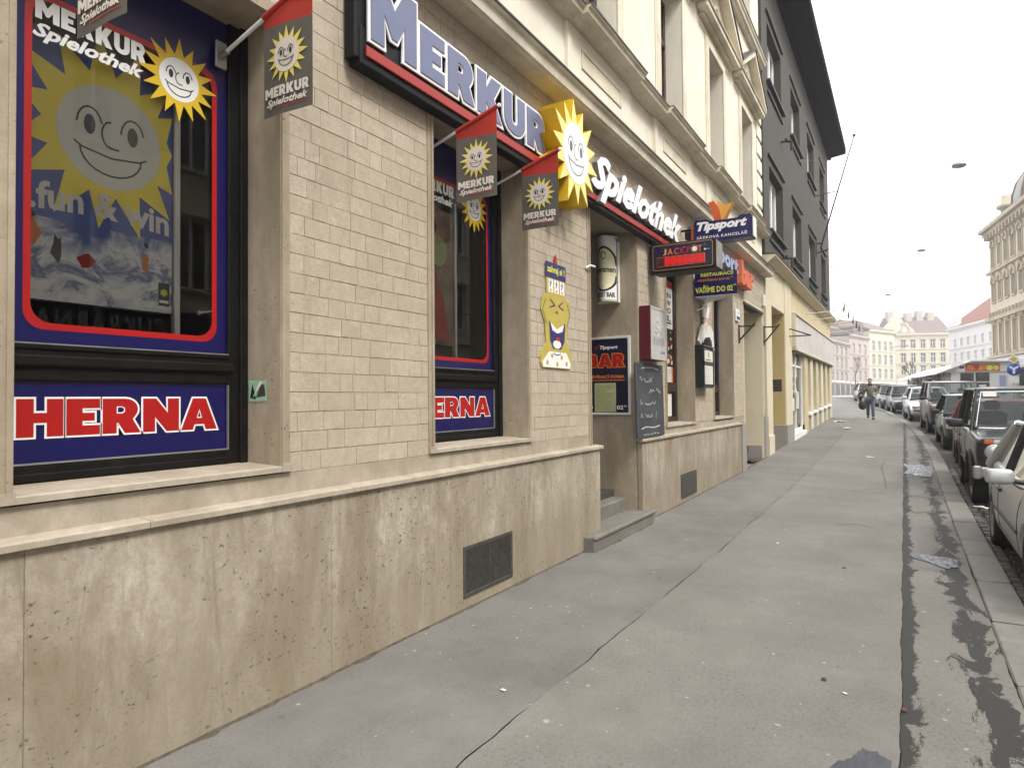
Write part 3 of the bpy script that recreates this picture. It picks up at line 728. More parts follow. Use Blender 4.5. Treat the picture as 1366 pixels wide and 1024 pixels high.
# windows of the bar next door
for k, (a, b, zs) in enumerate(((9.5, 10.95, 1.17), (12.3, 13.88, 1.19))):
    w = empty('window', (a, 3.28, zs)); w.parent = A; w.location = Vector((a, 3.28, zs))-LOC[A.name]; LOC[w.name] = Vector((a, 3.28, zs))
    F = MB(); y0, y1 = 3.245, 3.33
    F.bev(a, a+.09, y0, y1, zs+.04, 3.75, .006); F.bev(b-.09, b, y0, y1, zs+.04, 3.75, .006); F.bev(a+.09, b-.09, y0, y1, zs+.04, zs+.12, .006); F.bev(a+.09, b-.09, y0, y1, 1.70, 1.84, .006)
    F.build('frame', M_brownwood, w)
    gq = MB(); gq.quad((a+.09, 3.29, zs+.1), (b-.09, 3.29, zs+.1), (b-.09, 3.29, 3.75), (a+.09, 3.29, 3.75)); gq.build('pane', M_glass, w)
    if k == 0:
        d = Deco((0, 3.286, 0), (1,0,0), (0,0,1), (0,-1,0), .001); x0, x1 = b-.50, b-.1
        d.rect(x0, 2.72, x1, 3.5, M_white, 1); d.rect(x0, 3.38, x1, 3.5, M_red, 2)
        for i, ch in enumerate('NWOL'): d.text(ch, x0+.12, 3.22-i*.125, .2, .09, M_ink, 2, .03)
        d.rect(x0+.06, 2.80, x1-.06, 2.825, M_ink, 2)
        d.rect(x0, 2.12, x1, 2.72, M_brownwood, 1)
        random.seed(4)
        for i in range(26):
            d.disc(x0+random.uniform(.05, .35), random.uniform(2.16, 2.68), random.uniform(.02, .055), random.choice((M_red, M_orangep, M_paper, M_burg)), 2+i % 4, 8)
        d.rect(x0, 1.85, x1-.09, 2.1, M_paper, 1); d.rect(x1-.09, 1.85, x1, 2.1, M_orangep, 1)
        for i in range(4): d.rect(x0+.05, 1.89+i*.05, x1-.14, 1.902+i*.05, M_greypaper, 2)
        d.build('menu_print', w)
        d = Deco((0, 3.286, 0), (1,0,0), (0,0,1), (0,-1,0), .001); d.rect(b-.45, 1.3, b-.2, 1.66, M_paper, 1); d.build('paper_notice', w)
    else:
        mb = MB(); mb.box(b-.125, b-.09, 3.236, 3.245, 1.85, 3.7); mb.build('purple_strip', M_violet, w)
# door recess: side walls, soffit, door and steps
dr = empty('door', (6.9, 4.5, .45)); dr.parent = A; dr.location = Vector((6.9, 4.5, .45))-LOC[A.name]; LOC[dr.name] = Vector((6.9, 4.5, .45))
mb = MB(); mb.bev(6.79, 8.25, 4.45, 4.55, .42, 3.7, .01); mb.build('door_leaf', M_brownwood, dr)
mb = MB(); mb.box(7.0, 8.05, 4.43, 4.448, 1.5, 3.3); mb.build('pane', M_carglass, dr)
mb = MB(); mb.tube((7.95, 4.43, 1.4), (7.95, 4.36, 1.4), .015); mb.tube((7.95, 4.36, 1.3), (7.95, 4.36, 1.55), .015); mb.build('handle', M_steel, dr)
mb = MB(); mb.bev(6.42, 8.33, 2.79, 3.14, -.05, .155, .012); mb.build('step', M_step, A)
mb = MB(); mb.bev(6.41, 8.35, 2.772, 2.83, .118, .168, .014); mb.build('step_nosing', M_step, A)
mb = MB(); mb.bev(6.79, 8.22, 3.12, 4.5, .0, .318, .012); mb.build('step', M_step, A)
# vents in the plinth
for a, b, z0, z1, lb in ((4.21, 4.945, .085, .475, 1), (9.95, 10.82, .075, .44, 0)):
    v = empty('vent', (a, PY, z0)); v.parent = A; v.location = Vector((a, PY, z0))-LOC[A.name]; LOC[v.name] = Vector((a, PY, z0))
    mb = MB(); y0 = PY-.010; f_ = .03
    mb.bev(a, b, y0, PY+.02, z1-f_, z1, .003); mb.bev(a, b, y0, PY+.02, z0, z0+f_, .003); mb.bev(a, a+f_, y0, PY+.02, z0+f_, z1-f_, .003); mb.bev(b-f_, b, y0, PY+.02, z0+f_, z1-f_, .003)
    mb.build('vent_frame', M_vent, v)
    mb = MB(); mb.box(a+f_, b-f_, PY-.003, PY-.001, z0+f_, z1-f_)
    mb.build('vent_back', M_black, v)
    if lb:
        n = int((z1-z0-2*f_)/.0115)
        mb = MB()
        for i in range(n):
            zz_ = z0+f_+(i+.5)*(z1-z0-2*f_)/n; mb.box(a+f_, b-f_, PY-.008, PY-.0035, zz_-.0032, zz_+.0032)
        mb.box((a+b)/2-.008, (a+b)/2+.008, PY-.011, PY-.008, z0+f_, z1-f_); mb.build('vent_louvre', M_vent, v)
    else:
        mb = MB(); mb.bev(a+f_, b-f_, PY-.012, PY-.004, z0+f_, z1-f_, .003); mb.build('vent_flap', M_vent, v)
# string course, frieze with panels, sill course, upper storey
def course(name, prof, xa, xb, m, par=A):
    mb = MB(); mb.prism(prof, lambda u, v, d: (d, u, v), xa, xb); return mb.build(name, m, par, fixn=True)
course('string_course', [(3.3, 4.581), (2.80, 4.581), (2.78, 4.60), (2.76, 4.605), (2.745, 4.69), (2.72, 4.70), (2.71, 4.725), (2.99, 4.76), (3.3, 4.76)], XE0, 17.62, M_cream2)
mb = MB(); mb.prism([(2.99, 4.775), (2.70, 4.739), (2.70, 4.722), (2.712, 4.722), (2.715, 4.732), (2.99, 4.766)], lambda u, v, d: (d, u, v), XE0, 17.63); mb.build('flashing', M_flash, A, fixn=True)
mb = MB(); mb.box(XE0, 17.5, WY+.02, 3.4, 4.766, 5.62)
for i in range(-1, 6):
    xl = .9+2.85*i
    for a, b in ((xl-.35, xl+1.5),): mb.box(a, b, WY-.02, WY+.02, 4.76, 5.60)
mb.build('frieze', M_cream, A)
for i in range(-1, 6):                                   # recessed slots framed on the frieze
    xl = .9+2.85*i; mb = MB(); a, b, z0, z1 = xl+.02, xl+1.13, 5.21, 5.37
    mb.bev(a-.03, b+.03, WY-.034, WY-.0205, z1, z1+.03, .004); mb.bev(a-.03, b+.03, WY-.034, WY-.0205, z0-.03, z0, .004); mb.bev(a-.03, a, WY-.034, WY-.0205, z0, z1, .004); mb.bev(b, b+.03, WY-.034, WY-.0205, z0, z1, .004)
    mb.box(a, b, WY-.024, WY-.0206, z0, z1)
    mb.build('frieze_panel', M_cream2, A)
P1 = [(3.2, 5.56), (2.93, 5.56), (2.91, 5.585), (2.87, 5.595), (2.81, 5.60), (2.80, 5.645), (2.775, 5.655), (2.77, 5.675), (3.2, 5.71)]
x = XE0
segs = []
for i in range(-1, 6):
    xl = .9+2.85*i; segs += [(x, xl-.3, 0), (xl-.3, xl+1.45, .06)]; x = xl+1.45
segs.append((x, 17.6, 0))
for a, b, p in segs:
    if b <= XE0: continue
    course('sill_course', [(u-(p if u < 3 else 0), v) for u, v in P1], max(a, XE0), b, M_cream2)
    mb = MB(); mb.prism([(3.0, 5.708), (2.762-p, 5.690), (2.762-p, 5.672), (2.768-p, 5.672), (3.0, 5.7)], lambda u, v, d: (d, u, v), max(a, XE0), b); mb.build('flashing', M_flash, A, fixn=True)
UP = [(.9+2.85*i, .9+2.85*i+1.15) for i in range(-1, 6)]
UY = 3.0
def upper_floor(zb, z0, z1, zt, ped):
    mb = MB(); xs = XE0
    for a, b in UP:
        if b < XE0+.1: continue
        mb.box(xs, a, UY, 3.5, zb, zt); mb.box(a, b, UY, 3.5, zb, z0); mb.box(a, b, UY, 3.5, z1, zt); xs = b
    mb.box(xs, 17.5, UY, 3.5, zb, zt); mb.build('wall', M_cream, A)
    for a, b in UP:
        if b < XE0+.1: continue
        w = empty('window', (a, 3.3, z0)); w.parent = A; w.location = Vector((a, 3.3, z0))-LOC[A.name]; LOC[w.name] = Vector((a, 3.3, z0))
        mb = MB()
        for s, xx in ((-1, a), (1, b)):
            mb.bev(xx, xx+s*.15, UY-.035, UY-.0005, z0, z1+.16, .012); mb.bev(xx+s*.152, xx+s*.20, UY-.02, UY-.0005, z0, z1+.2, .008)
        mb.bev(a, b, UY-.035, UY-.0005, z1, z1+.16, .012); mb.build('window_frame', M_cream2, w)
        F = MB(); f_ = .075
        F.bev(a, a+f_, 3.26, 3.34, z0, z1, .006); F.bev(b-f_, b, 3.26, 3.34, z0, z1, .006); F.bev(a+f_, b-f_, 3.26, 3.34, z0, z0+f_, .006); F.bev(a+f_, b-f_, 3.26, 3.34, z1-f_, z1, .006)
        zm = z0+(z1-z0)*.66; F.bev(a+f_, b-f_, 3.235, 3.34, zm, zm+.09, .008); F.bev((a+b)/2-.04, (a+b)/2+.04, 3.25, 3.34, z0+f_, zm, .006)
        F.build('sash', M_brownwood, w)
        g = MB(); g.quad((a+f_, 3.30, z0+f_), (b-f_, 3.30, z0+f_), (b-f_, 3.30, z1-f_), (a+f_, 3.30, z1-f_)); g.build('pane', M_glass, w)
        g = MB(); n = 24
        for i in range(n):
            x0 = a+f_+(b-a-2*f_)*i/n; x1 = a+f_+(b-a-2*f_)*(i+1)/n; o0, o1 = (.02 if i % 2 else 0), (0 if i % 2 else .02)
            g.quad((x0, 3.42+o0, z0), (x1, 3.42+o1, z0), (x1, 3.42+o1, z1), (x0, 3.42+o0, z1))
        g.build('curtain', M_paper, w)
        if ped:
            c = (a+b)/2; h = 1.33; zb_ = z1+.30
            mb = MB(); mb.box(c-h+.2, c+h-.2, UY-.012, UY-.0005, z1+.17, zb_); mb.bev(c-h+.16, c+h-.16, UY-.10, UY-.0005, zb_, zb_+.05, .01)
            mb.bev(c-h, c+h, 2.80, UY-.0005, zb_+.052, zb_+.15, .012); mb.bev(c-h-.03, c+h+.03, 2.77, UY-.0005, zb_+.152, zb_+.185, .008)
            zt_ = zb_+.19
            mb.prism([(c-h, zt_), (c+h, zt_), (c, zt_+.78)], lambda u, v, d: (u, d, v), UY-.0005, UY-.06, holes=[[(c-h*.5, zt_+.14), (c, zt_+.5), (c+h*.5, zt_+.14)]])
            mb.prism([(c-h*.52, zt_+.13), (c+h*.52, zt_+.13), (c, zt_+.51)], lambda u, v, d: (u, d, v), UY-.0005, UY-.02)
            for s in (-1, 1):
                mb.prism([(c+s*(h+.06), zt_-.002), (c+s*(h+.06), zt_+.10), (c, zt_+.93), (c, zt_+.80)], lambda u, v, d: (u, d, v), UY-.0005, 2.765)
                mb.prism([(c+s*(h+.09), zt_+.101), (c+s*(h+.09), zt_+.125), (c, zt_+.958), (c, zt_+.932)], lambda u, v, d: (u, d, v), UY-.0005, 2.74, 1)
            mb.build('pediment', [M_cream2, M_flash], w, fixn=True)
upper_floor(5.70, 5.74, 8.02, 9.82, True)
course('string_course', [(3.3, 9.825), (2.92, 9.825), (2.90, 9.87), (2.86, 9.88), (2.84, 9.95), (2.82, 9.96), (2.81, 9.99), (3.3, 10.02)], XE0, 17.6, M_cream2)
mb = MB(); mb.box(XE0, 17.61, 2.80, 3.1, 10.02, 10.045); mb.build('flashing', M_flash, A)
upper_floor(10.05, 10.5, 12.5, 14.2, False)
course('eaves', [(3.4, 14.2), (2.8, 14.2), (2.5, 14.4), (2.4, 14.6), (3.4, 14.6)], XE0, 17.5, M_cream2)
mb = MB(); mb.prism([(2.4, 14.61), (9, 18.5), (14, 14.61)], lambda u, v, d: (d, u, v), XE0, 17.5); mb.box(XE0, 17.5, 3.5, 14, 14.0, 14.6); mb.box(17.4, 17.495, 3.5, 14, 0, 14.2); mb.box(XE0, XE0+.1, 3.5, 14, 0, 14.2); mb.build('roof', plain('red_roof_tiles', '#7a4536', .8, scale=20), A, fixn=True)
for i in range(18):                                       # rusticated corner blocks
    z_ = 5.85+i*.42
    if z_ > 9.5: break
    mb = MB(); mb.bev(16.95, 17.5, UY-.035, UY-.0005, z_, z_+.34, .02); mb.build('corner_block', M_cream, A)
# gateway at the end of the house
mb = MB(); mb.box(14.96, 17.09, 4.5, 4.59, 0, 3.7); mb.build('gateway_wall', M_pale, A)
mb = MB(); mb.box(17.06, 17.099, 3.0, 4.5, .1, .42); mb.build('gateway_foot', M_greyfoot, A)
mb = MB(); mb.bev(14.9, 17.15, WY-.05, WY-.013, 3.6, 3.655, .008); mb.bev(14.97, 17.08, WY-.03, WY+.25, 3.655, 3.68, .006); mb.build('gateway_lintel', M_iron, A)
mb = MB(); mb.box(17.18, 17.62, PY+.01, WY-.013, gz(17.3)-.05, 1.12); mb.build('grey_plinth_end', M_greyfoot, A)
# ------------------------------------------------------------------ charcoal house with ochre shop floor
BY = 2.95
B = empty('corner_house', (26, BY, .4), 'charcoal grey house with dark overhanging eaves above an ochre shop floor', 'building')
BX0, BX1, BZ = 17.62, 34.8, 13.0
def wall_with(mb, xa, xb, y0, y1, za, zb, ops):
    """ops: list of (x0,x1,[(z0,z1),...]) columns"""
    xs = xa
    for a, b, zz in sorted(ops):
        mb.box(xs, a, y0, y1, za, zb); z = za
        for z0, z1 in sorted(zz): mb.box(a, b, y0, y1, z, z0); z = z1
        mb.box(a, b, y0, y1, z, zb); xs = b
    mb.box(xs, xb, y0, y1, za, zb)
WB = [(18.45, 20.75), (22.7, 24.8), (26.9, 29.0), (31.1, 33.0)]
mb = MB(); wall_with(mb, BX0, BX1, BY, BY+.5, 5.2, BZ, [(a, b, [(6.0, 7.68), (9.92, 11.5)]) for a, b in WB])
mb.box(BX1-.3, BX1, BY+.5, 14, -.2, BZ); mb.box(BX0, BX0+.3, BY+.5, 14, 9, BZ); mb.box(BX0, BX1, 13.7, 14, 0, BZ); mb.box(BX0+.3, BX1-.3, BY+.5, 13.7, 5.0, 5.15); mb.build('wall', M_dark, B)
for a, b in WB:
    for z0, z1 in ((6.0, 7.68), (9.92, 11.5)):
        w = empty('window', (a, BY, z0)); w.parent = B; w.location = Vector((a, BY, z0))-LOC[B.name]; LOC[w.name] = Vector((a, BY, z0))
        F = MB(); yy = BY+.20; f_ = .09
        F.bev(a, a+f_, yy, yy+.1, z0, z1, .008); F.bev(b-f_, b, yy, yy+.1, z0, z1, .008); F.bev(a+f_, b-f_, yy, yy+.1, z0, z0+f_, .008); F.bev(a+f_, b-f_, yy, yy+.1, z1-f_, z1, .008)
        for q in (1, 2): xx = a+(b-a)*q/3; F.bev(xx-.06, xx+.06, yy-.01, yy+.1, z0+f_, z1-f_, .008)
        F.build('frame', M_white, w)
        g = MB(); g.quad((a+f_, yy+.05, z0+f_), (b-f_, yy+.05, z0+f_), (b-f_, yy+.05, z1-f_), (a+f_, yy+.05, z1-f_)); g.build('pane', M_glass, w)
        g = MB(); g.box(a, b, BY+.42, BY+.49, z0, z1); g.build('curtain', M_panel, w)
        S = MB(); S.bev(a-.18, b+.18, BY-.10, BY-.0005, z0-.09, z0-.02, .01); S.build('sill', M_flash, w)
        S = MB(); S.bev(a-.1, b+.1, BY-.05, BY-.0005, z0-.34, z0-.27, .01); S.build('apron_bar', M_flash, w)
        S = MB(); S.bev(a-.2, b+.2, BY-.06, BY-.0005, z1+.20, z1+.26, .01); S.build('lintel_bar', M_flash, w)
mb = MB(); mb.prism([(BY+.4, BZ-.05), (BY-.12, BZ-.05), (BY-.14, BZ+.05), (2.24, BZ+.12), (2.18, BZ+.18), (2.18, BZ+.42), (2.3, BZ+.5), (BY+.4, BZ+.5)], lambda u, v, d: (d, u, v), BX0+.02, BX1+.55)
mb.build('eaves', M_eave, B, fixn=True)
mb = MB(); mb.prism([(2.3, BZ+.51), (8, BZ+3.2), (14, BZ+.51)], lambda u, v, d: (d, u, v), BX0+.02, BX1+.3); mb.build('roof', M_eave, B, fixn=True)
# ledge between the storeys
mb = MB(); mb.prism([(BY+.3, 4.98), (BY-.06, 4.98), (2.74, 5.10), (2.70, 5.12), (2.70, 5.165), (BY+.3, 5.2)], lambda u, v, d: (d, u, v), BX0+.03, BX1+.05); mb.build('ledge', M_pale, B, fixn=True)
mb = MB(); mb.prism([(BY, 5.22), (2.68, 5.19), (2.68, 5.168), (BY, 5.205)], lambda u, v, d: (d, u, v), BX0+.02, BX1+.06); mb.build('flashing', M_flash, B, fixn=True)
# ochre ground floor
def pier(x0, x1, y0, y1, z1, m, name='pier', z0=None):
    mb = MB(); mb.bev(x0, x1, y0, y1, (gz(x0)-.15) if z0 is None else z0, z1, .006); return mb.build(name, m, B)
pier(17.63, 18.44, BY, BY+.5, 4.97, M_pale)
pier(18.44, 20.62, BY+.0005, BY+.5, 4.97, M_pale, 'lintel_wall', 3.98)
mb = MB(); mb.box(18.2, 20.9, 4.3, 4.4, 0, 4.2); mb.box(20.6, 20.63, BY+.012, 4.3, .72, 3.98); mb.box(18.30, 18.43, BY+.5, 4.3, 0, 4.2); mb.build('recess_wall', M_ochre2, B)
pier(20.62, 21.9, BY-.02, BY+.5, 4.97, M_pale)
pier(20.55, 21.95, BY-.05, BY+1.3, .78, M_greyfoot, 'pier_foot')
pier(17.64, 18.40, BY-.04, BY+.3, .62, M_pale, 'pier_foot')
mb = MB(); mb.box(21.9, BX1-.001, BY+.02, BY+.5, 3.06, 4.97); mb.build('shop_wall', M_ochre, B)
sg = [24.9, 26.6, 28.4, 30.2, 32.0, 33.9]
for k, xx in enumerate(sg): pier(xx, xx+(.75 if k else .9), BY-.01, BY+.4, 3.06, M_pale if k % 2 else M_ochre, 'pier')
pier(34.3, BX1-.01, BY-.015, BY+.4, 3.06, M_ochre)
for k in range(6):
    a = sg[k]+(.75 if k else .9); b = sg[k+1] if k < 5 else 34.3
    if b-a < .2: continue
    mb = MB(); mb.bev(a, b, BY+.0, BY+.35, gz(a)-.1, gz(a)+.55, .01); mb.build('window_apron', M_greyfoot, B)
    w = empty('window', (a, BY, gz(a)+.55)); w.parent = B; w.location = Vector((a, BY, gz(a)+.55))-LOC[B.name]; LOC[w.name] = Vector((a, BY, gz(a)+.55)); z0 = gz(a)+.6
    F = MB(); yy = BY+.16; F.bev(a, a+.06, yy, yy+.08, z0, 3.05, .006); F.bev(b-.06, b, yy, yy+.08, z0, 3.05, .006); F.bev(a+.06, b-.06, yy, yy+.08, z0, z0+.06, .006); F.bev(a+.06, b-.06, yy, yy+.08, 1.75, 1.82, .006); F.build('frame', M_pale, w)
    g = MB(); g.quad((a+.06, yy+.04, z0), (b-.06, yy+.04, z0), (b-.06, yy+.04, 3.05), (a+.06, yy+.04, 3.05)); g.build('pane', M_glass, w)
    g = MB(); g.bev(a+.01, b-.01, BY-.09, yy, gz(a)+.555, gz(a)+.66, .02); g.build('sill', M_white, w)
mb = MB(); mb.box(21.9, BX1-.3, BY+2.2, BY+2.3, 0, 5); mb.build('interior_wall', M_panel, B)
mb = MB(); mb.box(24.9, BX1-.3, BY+.02, BY+.3, gz(25)-.2, gz(25)+.3); mb.build('shop_foot', M_greyfoot, B)
# glass entrance
dr = empty('shop_door', (22, BY, gz(22))); dr.parent = B; dr.location = Vector((22, BY, gz(22)))-LOC[B.name]; LOC[dr.name] = Vector((22, BY, gz(22)))
z0 = gz(23)+.18
F = MB()
for xx in (21.91, 23.35, 24.82): F.bev(xx, xx+.07, BY+.08, BY+.16, z0, 3.05, .006)
F.bev(21.98, 24.82, BY+.08, BY+.16, 2.55, 2.62, .006); F.bev(21.98, 24.82, BY+.08, BY+.16, z0, z0+.1, .006); F.build('frame', M_whitepl, dr)
g = MB(); g.quad((21.95, BY+.12, z0), (24.85, BY+.12, z0), (24.85, BY+.12, 3.05), (21.95, BY+.12, 3.05)); g.build('pane', M_glass, dr)
g = MB(); g.bev(23.28, 23.34, BY+.0, BY+.08, 1.2, 1.75, .01); g.build('handle', M_white, dr)
g = MB(); g.bev(21.9, 24.88, BY-.06, BY+.3, gz(23)-.1, z0-.004, .012); g.build('threshold', M_white, dr)
d = Deco((0, BY+.113, 0), (1,0,0), (0,0,1), (0,-1,0), .002); d.rect(22.3, 2.05, 23.1, 2.2, M_red, 1); d.rect(22.3, 1.95, 23.1, 2.04, M_mint, 1); d.rect(22.2, 1.15, 23.2, 1.55, M_paper, 1); d.build('door_stickers', dr)
# pale sign board over the shop front
sb = empty('fascia_board', (28.6, BY, 3.0), 'long blank whitish fascia board over the ochre shop windows', 'sign board')
mb = MB(); mb.bev(22.05, 34.75, BY-.10, BY+.018, 3.10, 4.12, .012); mb.build('board', plain('weathered_white_board', (.55,.52,.50), .6, var=.1, scale=1.5), sb)
mb = MB(); mb.bev(21.98, 34.77, BY-.14, BY+.018, 4.122, 4.19, .01); mb.bev(21.98, 34.77, BY-.13, BY+.018, 3.02, 3.098, .01); mb.bev(21.98, 22.048, BY-.13, BY+.018, 3.10, 4.12, .01); mb.build('frame', M_pale, sb)
mb = MB(); mb.bev(22.05, 34.75, BY-.06, BY+.018, 2.97, 3.018, .008); mb.build('bottom_rail', M_brownwood, sb)
# rods carrying twisted metal shapes in front of the fascia
rods = empty('rod_sign', (30, BY, 4.6), 'row of thin pale rods on the ochre facade carrying curled dark metal shapes', 'sign')
ry = [(25.5, 0, 1.2), (27.8, 0, 1.2), (30.2, 0, 1.2), (32.4, 0, 1.2), (34.5, 0, 1.2)]
for k, (xx, zz, L) in enumerate(ry):
    zz = 4.5+k*.02
    mb = MB(); mb.tube((xx, BY, zz), (xx, BY-L, zz+.06), .018, n=6); mb.build('rod', M_pale, rods)
    y_ = BY-L; zc = zz+.06; r_ = .13+.02*(k % 2)
    mb = MB(); mb.path([(xx+r_*math.cos(t_*.75)*(1-.07*t_), y_-.02, zc+r_*math.sin(t_*.75)*(1-.07*t_)) for t_ in range(7)], .022, 6); mb.tube((xx+.1, y_-.02, zc+.05), (xx+.28, y_-.02, zc+.24), .02, n=6); mb.build('metal_shape', M_iron, rods)
def bracket(xx, zt, zb, y1, m, label, cat='bracket'):
    mb = MB(); y0 = WY-.012
    mb.bev(xx-.015, xx+.015, y1-.05, y0, zt-.02, zt+.01, .003); mb.bev(xx-.02, xx+.02, y0-.025, y0-.001, zb-.06, zt+.03, .004)
    mb.tube((xx, y0-.01, zb), (xx, y1-.06, zt+.05), .02, n=6)
    thing_mesh(mb, 'awning_bracket', m, label, cat, 'iron awning brackets', base=(xx, y0, zb))
bracket(14.45, 3.08, 2.78, 2.70, M_iron, 'rusty iron bracket on the stone pier beside the gateway')
bracket(17.35, 3.32, 2.93, 2.66, M_iron, 'rusty iron bracket right of the cream gateway')
mb = MB(); mb.path([(21.4, BY-.02, 3.62), (21.4, BY-.05, 3.62), (22.1, 2.42, 3.46), (21.4, BY-.03, 3.40)], .02, 6)
thing_mesh(mb, 'awning_bracket', M_iron, 'long hairpin shaped iron bracket in front of the pale fascia board', 'bracket', 'iron awning brackets', base=(21.4, BY, 3.4))
mb = MB(); mb.bev(14.12, 14.45, WY-.04, WY-.014, 3.17, 3.42, .006)
np_ = thing_mesh(mb, 'number_plate', M_whitepl, 'small whitish enamel plate on the stone pier above the bracket', 'plate', base=(14.12, WY, 3.17))
d = Deco((0, WY-.0405, 0), (1,0,0), (0,0,1), (0,-1,0)); d.rect(14.14, 3.2, 14.43, 3.27, M_violet, 1); d.disc(14.28, 3.34, .05, M_letblue2, 1, 12); q = d.build('plate_print', np_)
mb = MB(); mb.bev(17.2, 17.42, WY-.06, WY-.014, 3.83, 4.12, .006); thing_mesh(mb, 'junction_box', M_paper, 'small pale box on the wall above the second bracket', 'box', base=(17.2, WY, 3.83))
mb = MB(); mb.bev(20.595, 20.602, 3.05, 3.35, 1.75, 2.1, .002)
thing_mesh(mb, 'meter_hatch', M_iron, 'small dark framed hatch in the ochre doorway wall', 'hatch', base=(20.6, 3.1, 1.75))
# flagpole and wire anchors on the charcoal facade
fp = empty('flagpole', (29.6, BY, 7.6), 'slender slanting flagpole on an iron bracket of the charcoal house', 'flagpole')
mb = MB(); mb.tube((29.3, 2.78, 7.55), (29.0, 1.50, 11.7), .035, .02); mb.build('pole', M_iron, fp)
mb = MB(); mb.lathe([(.001, .06), (.05, .03), (.06, 0), (.04, -.05), (.001, -.06)], (29.0, 1.49, 11.74), n=10); mb.build('finial', M_iron, fp)
mb = MB(); mb.tube((29.3, BY, 7.35), (29.28, 2.5, 7.45), .03); mb.tube((29.3, BY, 7.75), (29.28, 2.70, 7.72), .03); mb.bev(29.24, 29.36, BY-.03, BY, 7.2, 7.9, .01); mb.tube((29.1, BY, 9.6), (29.13, 2.12, 9.7), .02); mb.build('bracket', M_iron, fp)
for xx, zz in ((20.3, 5.55), (20.6, 9.0)):
    mb = MB(); mb.tube((xx, BY, zz), (xx, BY-.28, zz-.03), .03, n=6); mb.tube((xx, BY-.28, zz-.03), (xx, BY-.28, zz-.3), .035, n=6); mb.tube((xx-.1, BY-.14, zz+.02), (xx+.25, BY-.18, zz+.04), .03, n=6)
    thing_mesh(mb, 'wire_anchor', M_iron, 'small iron wire anchor on the charcoal wall '+('near the ochre ledge' if zz < 6 else 'below the upper window sill'), 'anchor', base=(xx, BY, zz))
# suspended street lamps on span wires
def lamp(px, Z, py, label, s=1.):
    X, Y = at(px, Z); H = 1.6+(527-py)/890*Z + (0)
    o = empty('suspended_lamp', (X, Y, H), label, 'street lamp', 'street lamps hanging on span wires')
    o.scale = (.85,)*3
    mb = MB(); mb.lathe([(.001, .17), (.07, .16), (.10, .10), (.20, .08), (.235, .0), (.23, -.02), (.001, -.02)], (0,0,0), n=20); mb.build('lamp_housing', plain('lamp_housing_grey', (.45,.46,.48), .4), o, local=True)
    mb = MB(); mb.lathe([(.22, -.021), (.20, -.05), (.12, -.075), (.001, -.085)], (0,0,0), n=20); mb.build('lamp_cover', M_lens, o, local=True)
    mb = MB(); mb.tube((0,0,.16), (0,0,.3), .015); mb.build('hanger', M_iron, o, local=True)
    a = Vector((X-.3, BY if X < 35 else Y+9, H+.9)); b = Vector((X, Y, H+.3)); c = Vector((X+.4, Y-11, H+.8))
    mb = MB(); mb.tube(a, b, .004, n=4); mb.tube(b, c, .004, n=4)
    thing_mesh(mb, 'span_wire', M_steel, 'thin steel span wire holding the '+label, 'wire', 'lamp span wires', base=a)
lamp(1286, 20, 219, 'nearest hanging street lamp, largest of the three')
lamp(1233, 33, 333, 'middle hanging street lamp over the road')
lamp(1187, 46, 392, 'farthest hanging street lamp, smallest of the three')
mb = MB(); p0 = Vector((34.8, BY-.02, 7.75)); p1 = Vector((66, -8.2, 11.0)); n = 16; P = []
for i in range(n+1):
    t_ = i/n; q = p0.lerp(p1, t_); q.z -= 1.2*4*t_*(1-t_)*.55; P.append(q)
mb.path(P, .02, 5); mb.tube(P[0], P[0]+(P[1]-P[0])*.12, .025, n=6)
thing_mesh(mb, 'overhead_cable', M_steel, 'sagging overhead cable from the charcoal house across the street', 'cable', base=p0)
# ------------------------------------------------------------------ signs on the shop front
# big lettered sign
S = empty('lettered_sign', (3.1, WY, 3.74), 'large projecting sign with slate blue block letters edged in white over a red strip', 'sign')
mb = MB(); mb.bev(3.06, 5.50, 2.865, WY-.014, 3.69, 3.93, .006); mb.bev(3.02, 3.12, 2.875, WY-.014, 3.72, 4.46, .006); mb.build('backing_box', M_black, S)
mb = MB(); mb.bev(3.10, 5.50, 2.848, 2.8645, 3.745, 3.815, .004); mb.build('red_strip', M_redstrip, S)
def sign_letters(word, x0, w, z0, h, par, big=None):
    gl, tot = block_word(word, .12); k = w/tot
    for i, L in enumerate(gl):
        hh = big if (big and i == 0) else h
        T = [[(x0+x*k, z0+y*hh) for x, y in l] for l in L]; g = .022
        Gw = [grow(T[0], g)] + [grow(l, g*.5) for l in T[1:]]; Gb = [grow(T[0], g+.004)] + [grow(l, g*.5+.002) for l in T[1:]]
        f = lambda u, v, d: (u, d, v)
        mb = MB(); mb.prism(Gb[0], f, WY-.03, 2.858, 0, holes=Gb[1:]); o = mb.build('letter', M_black, par, fixn=True)
        mb = MB(); mb.prism(Gw[0], f, 2.8575, 2.845, 0, holes=Gw[1:]); mb.build('letter_edge', M_white, o, fixn=True)
        mb = MB(); mb.prism(T[0], f, 2.8445, 2.838, 0, holes=T[1:]); mb.build('letter_face', M_letblue, o, fixn=True)
sign_letters('MERKUR', 3.13, 2.36, 3.865, .335, S, .45)
# sun emblem box
S = empty('sun_emblem', (5.87, WY, 3.95), 'big yellow star shaped sun box with a smiling white face between the two sign words', 'sign')
f = lambda u, v, d: (u, d, v)
cx, cz = 5.87, 3.97
mb = MB(); mb.prism(star(cx, cz, .30, .53, 14, 95), f, WY-.02, 2.705, 1, 0); mb.build('sun_box', [M_sunbox, M_sunface], S, fixn=True)
d = Deco((0, 2.704, 0), (1,0,0), (0,0,1), (0,-1,0), .0015); d.disc(cx, cz, .29, M_sunwhite, 1, 36); emblem_face(d, cx, cz, .27, plain('grey_print', (.12,.12,.14), .6), 2, .035); d.build('sun_face', S)
